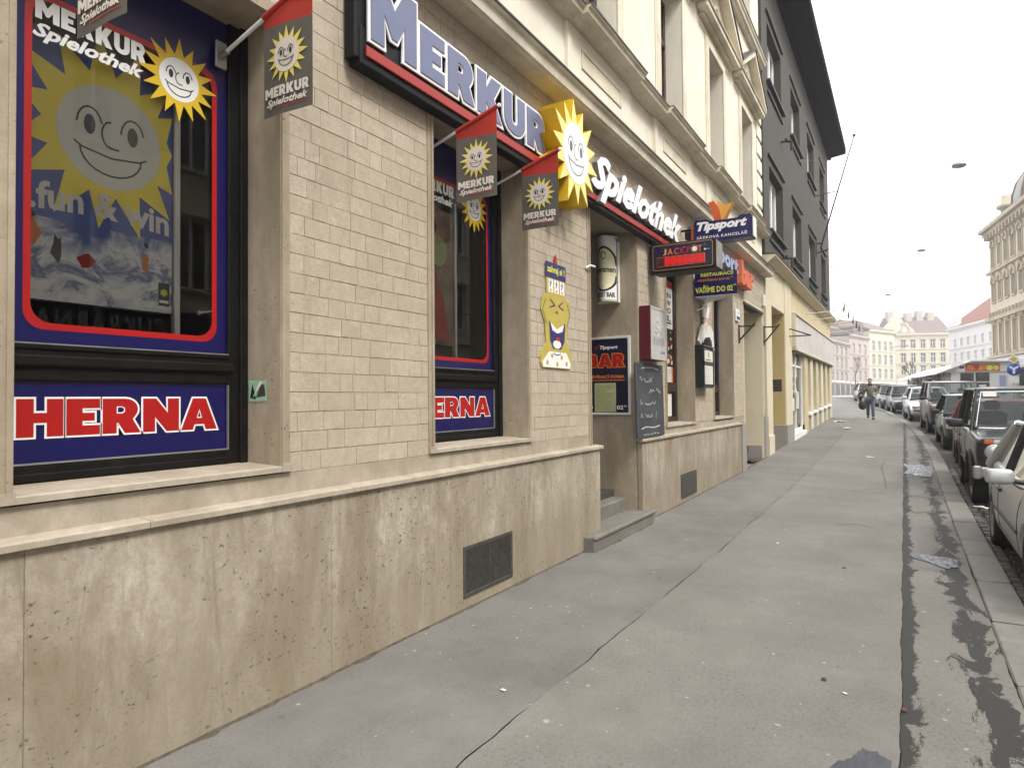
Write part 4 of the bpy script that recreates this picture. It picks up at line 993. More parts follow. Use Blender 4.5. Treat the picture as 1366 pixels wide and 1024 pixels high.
# script sign
S = empty('script_sign', (6.5, WY, 3.74), 'white slanted script lettering over a red strip above the doorway', 'sign')
mb = MB(); mb.bev(6.42, 9.75, 2.87, WY-.014, 3.70, 3.90, .006); mb.build('backing_box', M_black, S)
mb = MB(); mb.bev(6.42, 9.78, 2.848, 2.8695, 3.745, 3.815, .004); mb.build('red_strip', M_redstrip, S)
vs, fs = text_mesh('Spielothek', .045, .48, 1.0)
mb = MB(); x0, w, z0, h = 6.47, 3.33, 3.74, .52
bm = bmesh.new(); V = [bm.verts.new((x0+u*w, 2.805, z0+v*h)) for u, v in vs]
for q in fs:
    try: bm.faces.new([V[i] for i in q])
    except ValueError: pass
bmesh.ops.remove_doubles(bm, verts=bm.verts[:], dist=.0004)
r_ = bmesh.ops.extrude_face_region(bm, geom=bm.faces[:])
for e in r_['geom']:
    if isinstance(e, bmesh.types.BMVert): e.co.y = 2.868
bmesh.ops.recalc_face_normals(bm, faces=bm.faces[:]); mb.bm(bm); mb.m = [0 if abs(q.normal.y) > .5 else 1 for q in bm.faces]; bm.free(); mb.build('script_letters', [M_whitepl, plain('grey_letter_side', (.2,.2,.2), .5)], S)

# banner flags on slanting poles
def flag(X, label, tilt=0.):
    o = empty('banner_flag', (X, 3.25, 3.54), label, 'flag', 'banner flags in front of the game hall windows')
    P = lambda y, z: (X, y, z)
    a, b = Vector(P(3.25, 3.515)), Vector(P(2.51, 3.741))
    mb = MB(); mb.tube(a, b, .011, n=10); mb.tube(b, b+Vector((0, -.012, .002)), .016, .012, n=10); mb.build('pole', M_white, o)
    mb = MB(); mb.bev(X-.035, X+.035, 3.238, 3.254, 3.45, 3.60, .004); mb.tube((X, 3.24, 3.518), (X, 3.19, 3.533), .019, n=10); mb.build('pole_mount', M_steel, o)
    mb = MB(); mb.tube((X, 2.89, 3.625), (X, 2.52, 3.738), .017, n=10); mb.build('flag_sleeve', M_redflag, o)
    y0, y1 = 2.89, 2.53; n = 10; m_ = 14
    tz = lambda y: 3.515+(3.25-y)*.3054
    bz = 3.085; rz_ = lambda y: 3.565-(2.89-y)*.06
    wob = lambda i, v: .004*math.sin(i*.62+X*9)*(1-v*.4)
    mb = MB()
    for part, (lo, hi) in enumerate(((lambda y: bz, rz_), (rz_, tz))):
        k = m_ if part == 0 else 3; vs = []; fs = []
        for i in range(n+1):
            y = y0+(y1-y0)*i/n; l, h_ = lo(y), hi(y)
            for j in range(k+1): z = l+(h_-l)*j/k; vs.append((X+wob(i, (z-bz)/.6), y, z))
        for i in range(n):
            for j in range(k): fs.append((i*(k+1)+j, (i+1)*(k+1)+j, (i+1)*(k+1)+j+1, i*(k+1)+j+1))
        mb.add(vs, fs, part, True)
    c = mb.build('flag_cloth', [M_flag, M_redflag], o)
    d = Deco((X-.0035, y0, bz), (0,-1,0), (0,0,1), (-1,0,0), .0022)
    d.poly(star(.18, .30, .088, .152, 16), M_flagray, 1); d.disc(.18, .30, .09, M_flagw, 2, 24); emblem_face(d, .18, .30, .08, M_ink, 3, .06)
    d.block('MERKUR', .02, .092, .32, .055, M_flagw, None, layer=1); d.text('Spielothek', .03, .037, .30, .05, M_flagw, 1, .03, .35); d.rect(.10, .033, .33, .038, M_redflag, 2)
    q = d.build('flag_print', o)
    for v in q.data.vertices:                                        # the print follows the folds
        y = v.co.y+LOC[o.name].y; z = v.co.z+LOC[o.name].z; i = (y0-y)/(y0-y1)*n; v.co.x += wob(i, (z-bz)/.6)
    return o
flag(1.43, 'grey banner flag cut off by the top edge at the left of the big window')
flag(2.356, 'grey banner flag with red top at the right of the big window')
flag(4.12, 'grey banner flag with red top, first of the two below the big lettered sign')
flag(5.12, 'grey banner flag with red top hanging just left of the yellow sun emblem')

# poster on a stand inside the big window
po = empty('poster', (1.5, 3.40, 2.05), 'large poster with a yellow sun above a snow slope and the words fun & win', 'poster')
mb = MB(); mb.box(1.40, 2.13, 3.332, 3.35, 2.06, 3.30); mb.build('board', M_navy2, po)
mb = MB(); mb.bev(2.131, 2.165, 3.315, 3.35, 1.95, 3.32, .004); mb.build('stand_post', M_whitepl, po)
d = Deco((0, 3.3315, 0), (1,0,0), (0,0,1), (0,-1,0), .0010)
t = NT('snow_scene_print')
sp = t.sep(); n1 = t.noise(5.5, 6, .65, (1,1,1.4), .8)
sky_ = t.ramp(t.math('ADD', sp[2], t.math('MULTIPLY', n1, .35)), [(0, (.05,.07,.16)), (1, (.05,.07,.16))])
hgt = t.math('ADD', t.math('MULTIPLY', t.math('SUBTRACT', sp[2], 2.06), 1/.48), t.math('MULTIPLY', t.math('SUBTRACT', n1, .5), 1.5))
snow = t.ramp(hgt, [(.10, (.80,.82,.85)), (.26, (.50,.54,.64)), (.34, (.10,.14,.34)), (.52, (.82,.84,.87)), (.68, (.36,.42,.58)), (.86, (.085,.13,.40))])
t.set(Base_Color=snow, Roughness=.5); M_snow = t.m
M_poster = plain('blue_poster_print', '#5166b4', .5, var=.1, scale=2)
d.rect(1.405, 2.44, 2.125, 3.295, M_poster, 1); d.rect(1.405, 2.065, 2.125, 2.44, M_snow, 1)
clipx = lambda P: [(min(2.124, max(1.406, x_)), z_) for x_, z_ in P]
d.poly(clipx(star(1.80, 2.90, .30, .50, 15, 96)), plain('poster_yellow', '#ffe95e', .5, var=.05), 2); d.disc(1.81, 2.89, .25, M_sunwhite, 3, 40); emblem_face(d, 1.81, 2.89, .245, plain('grey_print', (.12,.12,.14), .6), 4, .035)
bend = lambda u, v: (u, v + .06*math.sin((u-1.42)/.7*PI)*.35 - .01)
d.text('..fun & win', 1.415, 2.475, .69, .13, M_sunwhite, 5, .03, 0, bend)
for (u, v, w_, h_, m_) in ((1.46, 2.36, .08, .12, M_orangep), (1.46, 2.44, .04, .035, M_ink), (1.70, 2.27, .08, .06, M_redflag), (1.98, 2.31, .05, .09, M_orangep), (1.985, 2.40, .028, .028, M_ink), (1.57, 2.31, .05, .13, M_navy2)):
    random.seed(int(u*1000)); d.poly([(u+w_*.6*random.uniform(.5, 1.15)*math.cos(a_*.7), v+h_*.6*random.uniform(.5, 1.15)*math.sin(a_*.7)) for a_ in range(9)], m_, 3)
d.rect(2.05, 2.10, 2.11, 2.22, M_navy2, 3); d.poly(star(2.08, 2.17, .014, .025, 12), M_yel, 4); d.rect(2.055, 2.115, 2.105, 2.13, M_sunwhite, 4)
d.build('poster_print', po)
# poster inside the second window
po = empty('poster', (4.3, 3.42, 2.0), 'faded reddish poster on a white stand behind the second window', 'poster')
mb = MB(); mb.box(4.1, 4.72, 3.352, 3.37, 2.06, 3.20); mb.build('board', plain('faded_poster', (.25,.17,.13), .7, var=.5, scale=5), po)
mb = MB(); mb.bev(4.721, 4.75, 3.335, 3.37, 1.95, 3.30, .004); mb.build('stand_post', M_whitepl, po)
d = Deco((0, 3.3515, 0), (1,0,0), (0,0,1), (0,-1,0), .001); d.poly([(4.25, 2.1), (4.66, 2.1), (4.55, 2.5), (4.42, 2.75), (4.3, 2.5)], M_redflag, 1); d.disc(4.5, 2.85, .13, M_greenpaper, 1, 14); d.disc(4.38, 3.05, .1, M_burg, 1, 14); d.build('poster_print', po)
mb = MB(); mb.tube((2.27, 3.31, 2.085), (2.36, 3.29, 2.105), .006, n=6); mb.tube((2.262, 3.31, 2.083), (2.272, 3.31, 2.085), .012, n=8)
thing_mesh(mb, 'window_stay', M_whitepl, 'small white window stay in the lower corner of the big window', 'window stay', base=(2.27, 3.31, 2.08))

# laughing slot machine cut-out
cu = empty('slot_machine_cutout', (5.93, WY, 1.9), 'flat mustard yellow laughing slot machine cut-out on the tiled pier', 'sign')
body = [(5.62, 1.90), (6.22, 1.90), (6.27, 1.95), (6.24, 2.08), (6.15, 2.17), (6.18, 2.35), (6.25, 2.48), (6.22, 2.58), (6.13, 2.60), (6.13, 2.93), (5.71, 2.93), (5.72, 2.62), (5.63, 2.58), (5.60, 2.46), (5.68, 2.34), (5.70, 2.14), (5.60, 2.05), (5.58, 1.95)]
mb = MB(); mb.prism([(x_, z_) for x_, z_ in body], f, WY-.0105, WY-.0185); mb.build('board', M_mascy, cu, fixn=True)
mb = MB(); mb.prism(arc(5.92, 2.94, .032, 0, 180, 6, .085) + [(5.888, 2.925), (5.952, 2.925)], f, WY-.012, WY-.018); mb.build('red_lamp', M_red, cu, fixn=True)
d = Deco((0, WY-.019, 0), (1,0,0), (0,0,1), (0,-1,0), .001)
d.poly([(5.70, 2.78), (6.14, 2.78), (6.14, 2.935), (5.70, 2.935)], M_violet, 1); d.text('zahraj si !', 5.73, 2.815, .38, .09, M_yel, 2, .03)
for i in range(3):
    u = 5.755+i*.125; d.rect(u, 2.64, u+.10, 2.77, M_white, 1); d.text('7', u+.025, 2.69, .045, .05, M_violet, 2, .05); d.disc(u+.05, 2.662, .016, M_orangep, 2, 8); d.disc(u+.05, 2.752, .014, M_letblue2, 2, 8)
d.poly([(5.76, 2.36), (5.93, 2.28), (6.12, 2.36), (6.10, 2.17), (6.02, 2.09), (5.84, 2.09), (5.78, 2.17)], M_violet, 1)
d.poly([(5.79, 2.345), (5.93, 2.285), (6.09, 2.345), (6.05, 2.27), (5.94, 2.245), (5.83, 2.27)], M_white, 2); d.poly(arc(5.93, 2.135, .09, 0, 360, 14, .042)[:-1], M_white, 2); d.poly(arc(5.95, 2.19, .055, 0, 360, 10, .02)[:-1], M_red, 3)
for s in (-1, 1):
    d.stroke([(5.93+s*.04, 2.52), (5.93+s*.14, 2.57)], .012, M_violet, 2); d.stroke([(5.93+s*.04, 2.52), (5.93+s*.15, 2.49)], .012, M_violet, 2); d.stroke([(5.93+s*.24, 2.56), (5.93+s*.30, 2.46), (5.93+s*.22, 2.32)], .008, M_violet, 2)
d.stroke(arc(5.93, 2.43, .03, 20, 160, 5), .01, M_violet, 2); d.stroke(arc(5.93, 2.06, .08, 200, 340, 6, .03), .01, M_violet, 2)
d.poly([(5.63, 1.905), (6.22, 1.905), (6.24, 1.95), (6.14, 2.06), (5.76, 2.06), (5.62, 1.96)], M_white, 1)
for u, v in ((5.72, 1.95), (5.82, 2.02), (5.93, 1.94), (6.03, 2.01), (6.14, 1.95)): d.disc(u, v, .026, M_mascy, 2, 10)
d.build('cutout_print', cu)

# beer light box in the doorway
lb = empty('beer_light_box', (8.1, 3.5, 2.85), 'bulging white beer light box high on the doorway wall', 'light box')
yA, yB, zA, zB = 3.19, 3.50, 2.85, 3.70; nn = 12
bx = lambda i: 8.225-.24*math.sin(PI*(.12+.88*i/nn) if i/nn < .6 else PI*(.12+.88*i/nn))
mb = MB(); vs = []
for i in range(nn+1):
    y = yA+(yB-yA)*i/nn
    for z in (zA, zB): vs.append((bx(i), y, z - (0.06 if z == zB and i == 0 else 0)))
mb.add(vs, [(2*i, 2*i+1, 2*i+3, 2*i+2) for i in range(nn)], 0, True); mb.build('curved_face', plain('lit_white_acrylic', (.80,.80,.78), .3, var=.02), lb)
mb = MB()
for z in (zA, zB): mb.add([(bx(i), yA+(yB-yA)*i/nn, z) for i in range(nn+1)] + [(8.255, yB, z), (8.255, yA, z)], [tuple(range(nn+3))])
mb.box(8.19, 8.255, yA, yA+.012, zA, zB-.06); mb.build('case', M_white, lb)
mb = MB(); mb.add([(bx(i)-.012, yA+(yB-yA)*i/nn, zA-.004) for i in range(nn+1)] + [(bx(i)-.012, yA+(yB-yA)*i/nn, zA+.02) for i in range(nn+1)], [(i, i+1, nn+2+i, nn+1+i) for i in range(nn)]); mb.build('bottom_rim', M_greenpaper, lb)
d = Deco((0, yB, 0), (0,-1,0), (0,0,1), (-1,0,0), .0015)             # u runs from the door towards the street
wB = yB-yA
blk = plain('dark_olive_print', '#24261a', .5); crm = plain('cream_print', '#d8d2b2', .5)
def dome_(u, r_): return math.sqrt(max(0, r_*r_-(u/.7-.27)**2))
for lay, mm, gq in ((1, blk, .0), (2, crm, .026)):
    nS = 40
    for i in range(nS):
        u0_, u1_ = wB*i/nS, wB*(i+1)/nS; P_ = []
        for u_ in (u0_, u1_):
            w1 = dome_(u_, .185-gq); hi = 3.335-gq if not w1 else max(3.335-gq, 3.34+1.2*w1); lo = 3.155+gq if not w1 else min(3.155+gq, 3.15-.95*w1); P_.append((u_, lo, hi))
        d.poly([(u0_, P_[0][1]), (u1_, P_[1][1]), (u1_, P_[1][2]), (u0_, P_[0][2])], mm, lay)
d.text('Staropramen', .02, 3.195, .285, .105, blk, 3, .03); d.disc(.19, 3.44, .04, M_greenpaper, 3, 14, .07); d.stroke(arc(.19, 3.44, .026, 0, 330, 9, .05), .010, M_burg, 4); d.rect(.15, 3.325, .23, 3.343, M_redflag, 3); d.disc(.19, 3.07, .035, plain('faint_pink_print', '#d8b49c', .5), 3, 12, .05)
d.text('TIP SPORT BAR', .025, 2.90, .275, .065, M_ink, 2, .03)
q = d.build('box_print', lb)
for v in q.data.vertices:
    y = v.co.y+LOC[lb.name].y; v.co.x += bx((y-yA)/(yB-yA)*nn)-.0015
# opening hours board in the doorway
bd = empty('bar_board', (8.25, 3.4, 1.4), 'dark blue bar board with red capitals and a taped paper sheet in the doorway', 'notice board')
mb = MB(); mb.box(8.243, 8.256, 3.09, 3.72, 1.41, 2.38); mb.build('board', M_navy2, bd)
mb = MB()
for y0_, y1_, z0_, z1_ in ((3.055, 3.09, 1.38, 2.41), (3.72, 3.75, 1.38, 2.41), (3.09, 3.72, 1.38, 1.41), (3.09, 3.72, 2.38, 2.41)): mb.bev(8.232, 8.257, y0_, y1_, z0_, z1_, .003)
mb.build('frame', M_paper, bd)
d = Deco((8.242, 3.72, 0), (0,-1,0), (0,0,1), (-1,0,0), .0012)
d.stroke([(.17, 2.28), (.185, 2.25), (.22, 2.30)], .016, M_red, 1); d.text('Tipsport', .24, 2.235, .25, .06, M_sunwhite, 1, .03, .25)
d.block('BAR', .05, 2.01, .53, .17, M_red, M_orangep, .07, 1, .06); d.text('OTEVÍRACÍ DOBA', .02, 1.86, .56, .055, M_orangep, 1, .03); d.rect(.02, 1.83, .58, 1.84, M_orangep, 1)
d.text('OD 13', .02, 1.45, .2, .055, M_sunwhite, 1, .03); d.text('02', .47, 1.45, .09, .055, M_sunwhite, 1, .03); d.text('00', .565, 1.485, .04, .02, M_sunwhite, 1, .02)
d.build('board_print', bd)
mb = MB(); mb.box(8.234, 8.2395, 3.26, 3.56, 1.42, 1.80); ps = mb.build('paper_sheet', M_greenpaper, bd)
d = Deco((8.2335, 3.56, 0), (0,-1,0), (0,0,1), (-1,0,0), .0005)
random.seed(2)
for i in range(13): d.rect(.03, 1.76-i*.025, .03+random.uniform(.12, .27), 1.766-i*.025, plain('grey_olive_print', '#7d8158', .8), 1)
d.build('paper_print', ps)
# burgundy show case, chalkboard
cs = empty('poster_case', (8.35, WY, 2.1), 'burgundy sided poster case with a grey poster on the tiled pier', 'display case')
mb = MB(); mb.bev(8.345, 9.03, 2.82, WY-.012, 2.10, 2.80, .006); mb.build('case', M_burg, cs)
mb = MB(); mb.box(8.385, 8.99, 2.816, 2.8195, 2.14, 2.765); mb.build('poster_sheet', M_greypaper, cs)
d = Deco((0, 2.8155, 0), (1,0,0), (0,0,1), (0,-1,0), .0008); random.seed(8); gr = plain('mid_grey_print', (.2,.2,.2), .6); lg = plain('light_grey_print', (.56,.55,.54), .6)
d.disc(8.64, 2.55, .10, lg, 1, 14, .14); d.stroke(arc(8.62, 2.56, .06, 0, 300, 9, .05), .014, gr, 2); d.stroke([(8.5, 2.47), (8.6, 2.45), (8.7, 2.5), (8.8, 2.44)], .012, gr, 2)
for i in range(6): d.stroke([(8.46+i*.08, 2.30+random.uniform(-.03, .06)), (8.48+i*.08, 2.40), (8.5+i*.08, 2.30)], .012, gr, 2)
d.rect(8.75, 2.19, 8.93, 2.22, gr, 1); d.rect(8.45, 2.72, 8.9, 2.735, lg, 1); d.build('poster_print', cs)
mb = MB()
for a_, b_, c_, e_ in ((8.36, 8.385, 2.10, 2.80), (8.99, 9.015, 2.10, 2.80), (8.385, 8.99, 2.10, 2.14), (8.385, 8.99, 2.765, 2.80)): mb.bev(a_, b_, 2.811, 2.8195, c_+.002, e_-.002, .002)
mb.build('glass_frame', plain('pale_metal', (.55,.53,.50), .4, .3), cs)
cb = empty('chalkboard', (8.6, 2.9, 1.08), 'tall grey chalkboard with scribbled chalk menu leaning on the plinth ledge', 'chalkboard')
lean = lambda z: 2.905+(z-1.08)*.02
mb = MB(); mb.add([(8.06, lean(1.08), 1.082), (9.16, lean(1.08), 1.082), (9.16, lean(2.05), 2.05), (8.06, lean(2.05), 2.05), (8.06, lean(1.08)+.02, 1.082), (9.16, lean(1.08)+.02, 1.082), (9.16, lean(2.05)+.02, 2.05), (8.06, lean(2.05)+.02, 2.05)], [(0,1,2,3), (7,6,5,4), (0,4,5,1), (1,5,6,2), (2,6,7,3), (3,7,4,0)]); mb.build('slate', M_slate, cb)
d = Deco((0, 2.903, 1.082), (1,0,0), (0, .02, .9998), (0,-1,.02), .001); random.seed(12)
def scrawl(u, v, w_, h_):
    P = []; x_ = u
    while x_ < u+w_:
        P.append((x_, v+random.uniform(0, h_))); x_ += random.uniform(.02, .045)
    d.stroke(P, .011, M_chalk, 1)
d.stroke(arc(8.62, .88, .38, 150, 25, 8, .04), .014, M_chalk, 1)
for (u, v, w_) in ((8.2, .74, .1), (8.35, .72, .35), (8.55, .58, .22), (8.85, .57, .2), (8.2, .43, .08), (8.38, .42, .42), (8.2, .26, .1), (8.38, .24, .3)): scrawl(u, v, w_, .075)
d.stroke([(8.8, .24), (8.82, .33)], .012, M_chalk, 1); d.stroke([(8.22, .12), (8.4, .14), (8.7, .12), (8.95, .14)], .014, M_chalk, 1)
for i in range(5): scrawl(8.3+i*.13, .03, .09, .02)
d.build('chalk_writing', cb)
# jackpot display
jk = empty('jackpot_display', (8.75, 2.9, 3.3), 'black light box with gold lettered jackpot and a red digit panel projecting over the doorway', 'light box')
mb = MB(); mb.bev(8.70, 9.06, 2.06, 2.92, 3.27, 3.66, .02); mb.build('case', M_black, jk)
mb = MB(); mb.bev(8.73, 9.05, 2.05, 2.0595, 3.29, 3.64, .004); mb.build('end_plate', M_steel, jk)
mb = MB(); mb.tube((8.85, 2.90, 3.60), (8.85, WY, 3.60), .02); mb.tube((8.85, 2.90, 3.33), (8.85, WY, 3.33), .02); mb.bev(8.8, 8.9, 2.93, WY-.012, 3.28, 3.66, .004); mb.build('bracket', M_iron, jk)
d = Deco((8.699, 2.92, 3.27), (0,-1,0), (0,0,1), (-1,0,0), .0012); gd = plain('gold_print', '#c08c3c', .4); jb = plain('night_blue_print', '#141437', .3, var=.3, scale=12)
rr = lambda x0_, z0_, x1_, z1_, r: arc(x1_-r, z1_-r, r, 0, 90, 4)+arc(x0_+r, z1_-r, r, 90, 180, 4)+arc(x0_+r, z0_+r, r, 180, 270, 4)+arc(x1_-r, z0_+r, r, 270, 360, 4)
d.poly(rr(.03, .03, .83, .365, .03), gd, 1); d.poly(rr(.037, .037, .823, .358, .026), jb, 2)
d.rect(.09, .075, .73, .205, gd, 3)
cols = [M_gold, M_orangep, M_orange, M_red, M_red, M_sunwhite, M_orangep]; wd_ = [.05, .07, .065, .07, .055, .06, .055]; u = .17
for ch, cc, ww in zip('JACKPOT', cols, wd_):
    if ch == 'O': d.poly(star(u+.035, .27, .033, .055, 10), M_gold, 4); d.disc(u+.035, .27, .03, M_sunwhite, 5, 14)
    else: d.text(ch, u, .225, ww, .085, cc, 4, .015)
    u += ww+.016
d.disc(.73, .25, .014, M_sunwhite, 4, 8); d.rect(.74, .245, .79, .255, M_letblue2, 4); d.disc(.72, .31, .02, plain('sky_print', '#26406a', .4), 3, 8)
for i in range(9): d.disc(random.uniform(.06, .8), random.uniform(.22, .34), .003, M_sunwhite, 3, 5)
d.build('display_print', jk)
tl = NT('red_led_panel'); tl.set(Base_Color=(.25,.01,.01), Roughness=.3); tl.b.inputs['Emission Color'].default_value = (.75,.02,.015,1); tl.b.inputs['Emission Strength'].default_value = .22
mb = MB(); mb.box(8.689, 8.6935, 2.195, 2.825, 3.35, 3.47); dp = mb.build('digit_panel', tl.m, jk)
d = Deco((8.6885, 2.825, 3.35), (0,-1,0), (0,0,1), (-1,0,0), .0006); dkr = plain('dark_red_print', (.07,.004,.004), .4)
d.rect(.0, .0, .10, .12, dkr, 1)
for i in range(6): d.rect(.17+i*.085, .0, .185+i*.085, .02, dkr, 1); d.rect(.17+i*.085, .1, .185+i*.085, .12, dkr, 1)
tag(d.build('digit_gaps', dp), kind='stuff')
# betting shop sign
tp = empty('betting_sign', (10.2, 2.9, 3.9), 'navy projecting betting sign with white slanted lettering and an orange tick on top', 'sign')
P = rr(0, 0, .86, .33, .045); top = [(.0, .0), (.84, .0), (.86, .02), (.86, .30), (.83, .345), (.70, .345), (.64, .31), (.25, .31), (.2, .345), (.03, .345), (0, .31)]
ff = lambda u_, v_, d_: (10.2+d_, 2.735-u_, 3.955+v_)
mb = MB(); mb.prism(top, ff, .26, 0); mb.build('case', M_navy, tp, fixn=True)
mb = MB(); mb.box(10.22, 10.44, 1.862, 1.8735, 3.97, 4.26); mb.build('end_plate', M_white, tp)
d = Deco((10.199, 2.735, 3.955), (0,-1,0), (0,0,1), (-1,0,0), .0012); d.text('Tipsport', .045, .135, .74, .175, M_sunwhite, 1, .05, .28); d.text('SÁZKOVÁ KANCELÁŘ', .045, .05, .74, .055, M_sunwhite, 1, .015, 0, None, 1.2); d.build('sign_lettering', tp)
mb = MB(); mb.prism([(.30, .32), (.36, .32), (.40, .32), (.37, .48), (.30, .62), (.21, .60), (.26, .47)], ff, .22, .03); mb.build('tick', M_orange, tp, fixn=True)
mb = MB(); mb.prism([(.405, .32), (.44, .32), (.57, .57), (.47, .53), (.40, .58), (.33, .63), (.375, .48)], ff, .20, .05); mb.build('tick', M_gold, tp, fixn=True)
mb = MB(); mb.bev(10.24, 10.42, 2.736, 2.79, 3.98, 4.24, .01); mb.build('orange_end', M_orange, tp)
mb = MB(); mb.path([(10.33, 2.80, 4.2), (10.33, 2.93, 4.2), (10.33, WY-.013, 4.2)], .018, 8); mb.path([(10.33, 2.80, 4.02), (10.33, WY-.013, 4.02)], .018, 8); mb.bev(10.28, 10.38, 2.81, 2.9, 4.05, 4.17, .01); mb.build('bracket', M_black, tp)
# channel letters on the wall
ch = empty('channel_letters', (12.5, WY, 4.0), 'light blue and orange block letters standing out from the stone wall beyond the betting sign', 'sign')
def channel(txt, x0, z0, w, h, m_, ms, y1):
    vs, fs = text_mesh(txt, .05, 0, 1.05); bm = bmesh.new(); V = [bm.verts.new((x0+u_*w, y1, z0+v_*h)) for u_, v_ in vs]
    for q_ in fs:
        try: bm.faces.new([V[i] for i in q_])
        except ValueError: pass
    bmesh.ops.remove_doubles(bm, verts=bm.verts[:], dist=.0004); nf = len(bm.faces)
    r__ = bmesh.ops.extrude_face_region(bm, geom=bm.faces[:])
    for e_ in r__['geom']:
        if isinstance(e_, bmesh.types.BMVert): e_.co.y = WY-.02
    bmesh.ops.recalc_face_normals(bm, faces=bm.faces[:]); mb = MB(); mb.bm(bm)
    mb.m = [0 if abs(f_.normal.y) > .5 else 1 for f_ in bm.faces]; bm.free(); mb.build('letters', [m_, ms], ch)
channel('Tipsport', 10.75, 3.98, 3.15, .40, M_letblue2, M_letblue, 2.84)
channel('bar', 14.05, 3.90, 1.25, .50, M_orange, plain('pale_orange_side', '#cf6f4c', .5), 2.80)
# three sided restaurant sign
vr = empty('restaurant_sign', (10.95, 2.9, 3.2), 'triangular blue restaurant sign with yellow lettering hanging below the betting sign', 'sign')
mb = MB(); tri = [(10.93, 2.93), (10.93, 2.255), (11.75, 2.93)]
mb.prism(tri, lambda u_, v_, d_: (u_, v_, d_), 3.245, 3.625); mb.build('box', M_navy, vr, fixn=True)
mb = MB(); mb.prism(tri, lambda u_, v_, d_: (u_, v_, d_), 3.238, 3.2445); mb.build('base_plate', plain('pale_grey_plate', (.6,.6,.6), .5), vr, fixn=True)
d = Deco((10.929, 2.93, 3.245), (0,-1,0), (0,0,1), (-1,0,0), .0012); d.text('RESTAURACE', .10, .315, .52, .055, M_yel, 1, .03); d.text('OTEVŘENO DO 02', .05, .235, .51, .05, M_orangep, 1, .025); d.text('00', .57, .265, .04, .018, M_orangep, 1, .02)
d.text('VAŘÍME DO 02', .012, .05, .595, .125, M_yel, 1, .03); d.text('00', .615, .135, .045, .022, M_yel, 1, .02); d.build('sign_lettering', vr)
mb = MB(); mb.tube((11.2, 2.82, 3.238), (11.2, 2.82, 3.08), .014); mb.tube((11.2, 2.82, 3.1), (11.2, WY-.013, 3.06), .014); mb.tube((11.5, 2.93, 3.5), (11.5, WY-.013, 3.5), .02); mb.build('support', M_whitepl, vr)
# flat chef figure board
cf = empty('chef_board', (11.4, 2.9, 2.2), 'flat white chef shaped board with tall hat fixed to the tiled pier', 'sign')
g_ = lambda u_, v_, d_: (11.22+u_*1.45, d_, 2.14+v_*.88)
mb = MB(); coat = [(.1, .0), (.35, .0), (.42, .28), (.46, .55), (.52, .30), (.60, .33), (.55, .70), (.42, .80), (.30, .80), (.22, .86), (.12, .80), (.02, .74), (-.12, .45), (-.02, .38), (.08, .56)]
mb.prism(coat, g_, 2.93, 2.905); mb.build('coat', M_paper, cf, fixn=True)
mb = MB(); mb.prism([(.13, .93)] + arc(.24, 1.12, .14, 200, -20, 8, .09) + [(.33, .93)], g_, 2.93, 2.905); mb.build('hat', M_white, cf, fixn=True)
mb = MB(); mb.prism(arc(.23, .86, .095, 0, 330, 11, .085), g_, 2.929, 2.907); mb.build('face', plain('faded_skin_print', '#c9a184', .6), cf, fixn=True)
d = Deco((11.22, 2.904, 2.14), (1,0,0), (0,0,1), (0,-1,0)); d.poly([(.28, .70), (.40, .70), (.34, .56)], M_greypaper, 1); d.build('collar', cf)
mb = MB(); mb.tube((11.5, 2.93, 2.7), (11.5, WY-.012, 2.7), .012); mb.build('fixing', M_steel, cf)
# green menu case
mc = empty('menu_case', (11, WY, 1.75), 'dark green glazed menu case with a small ridge top on the tiled pier', 'display case')
mb = MB(); mb.bev(10.99, 11.68, 2.83, WY-.012, 1.76, 2.43, .01); mb.bev(10.97, 11.70, 2.81, WY-.012, 2.432, 2.46, .006); mb.build('case', M_green, mc)
mb = MB(); mb.prism([(11.28, 2.46), (11.62, 2.46), (11.56, 2.56), (11.48, 2.62), (11.40, 2.58)], f, WY-.02, 2.83); mb.build('ornament', M_black, mc, fixn=True)
mb = MB(); mb.box(11.05, 11.62, 2.824, 2.8295, 1.82, 2.13); mb.box(11.05, 11.62, 2.824, 2.8295, 2.20, 2.38); mb.build('menu_sheet', M_paper, mc)
d = Deco((0, 2.8235, 0), (1,0,0), (0,0,1), (0,-1,0), .0006)
for i in range(9): d.rect(11.12, 2.09-i*.03, 11.3+.2*((i*37) % 10)/10, 2.1-i*.03, M_greypaper, 1)
d.disc(11.34, 2.31, .06, M_greenpaper, 1, 12); d.rect(11.15, 2.22, 11.5, 2.235, M_ink, 1); d.build('menu_print', mc)
mb = MB(); mb.bev(11.0, 11.67, 2.812, 2.8295, 2.14, 2.19, .004); mb.bev(11.0, 11.05, 2.812, 2.8295, 1.78, 2.42, .004); mb.bev(11.62, 11.67, 2.812, 2.8295, 1.78, 2.42, .004); mb.build('glazing_bar', M_green, mc)
# sticker on the window reveal
d = Deco((2.527, 3.225, 1.60), (0,-1,0), (0,0,1), (-1,0,0), .0008); d.rect(0, 0, .15, .118, M_mint, 1); d.poly([(.01, .02), (.06, .01), (.03, .1)], M_green, 2); d.poly([(.06, .02), (.14, .03), (.13, .09), (.1, .1)], M_vent, 2); d.poly([(.03, .015), (.12, .11), (.09, .11)], M_paper, 3)
st = d.build('torn_sticker'); tag(st, 'small torn mint green sticker on the stone reveal of the big window', 'sticker')
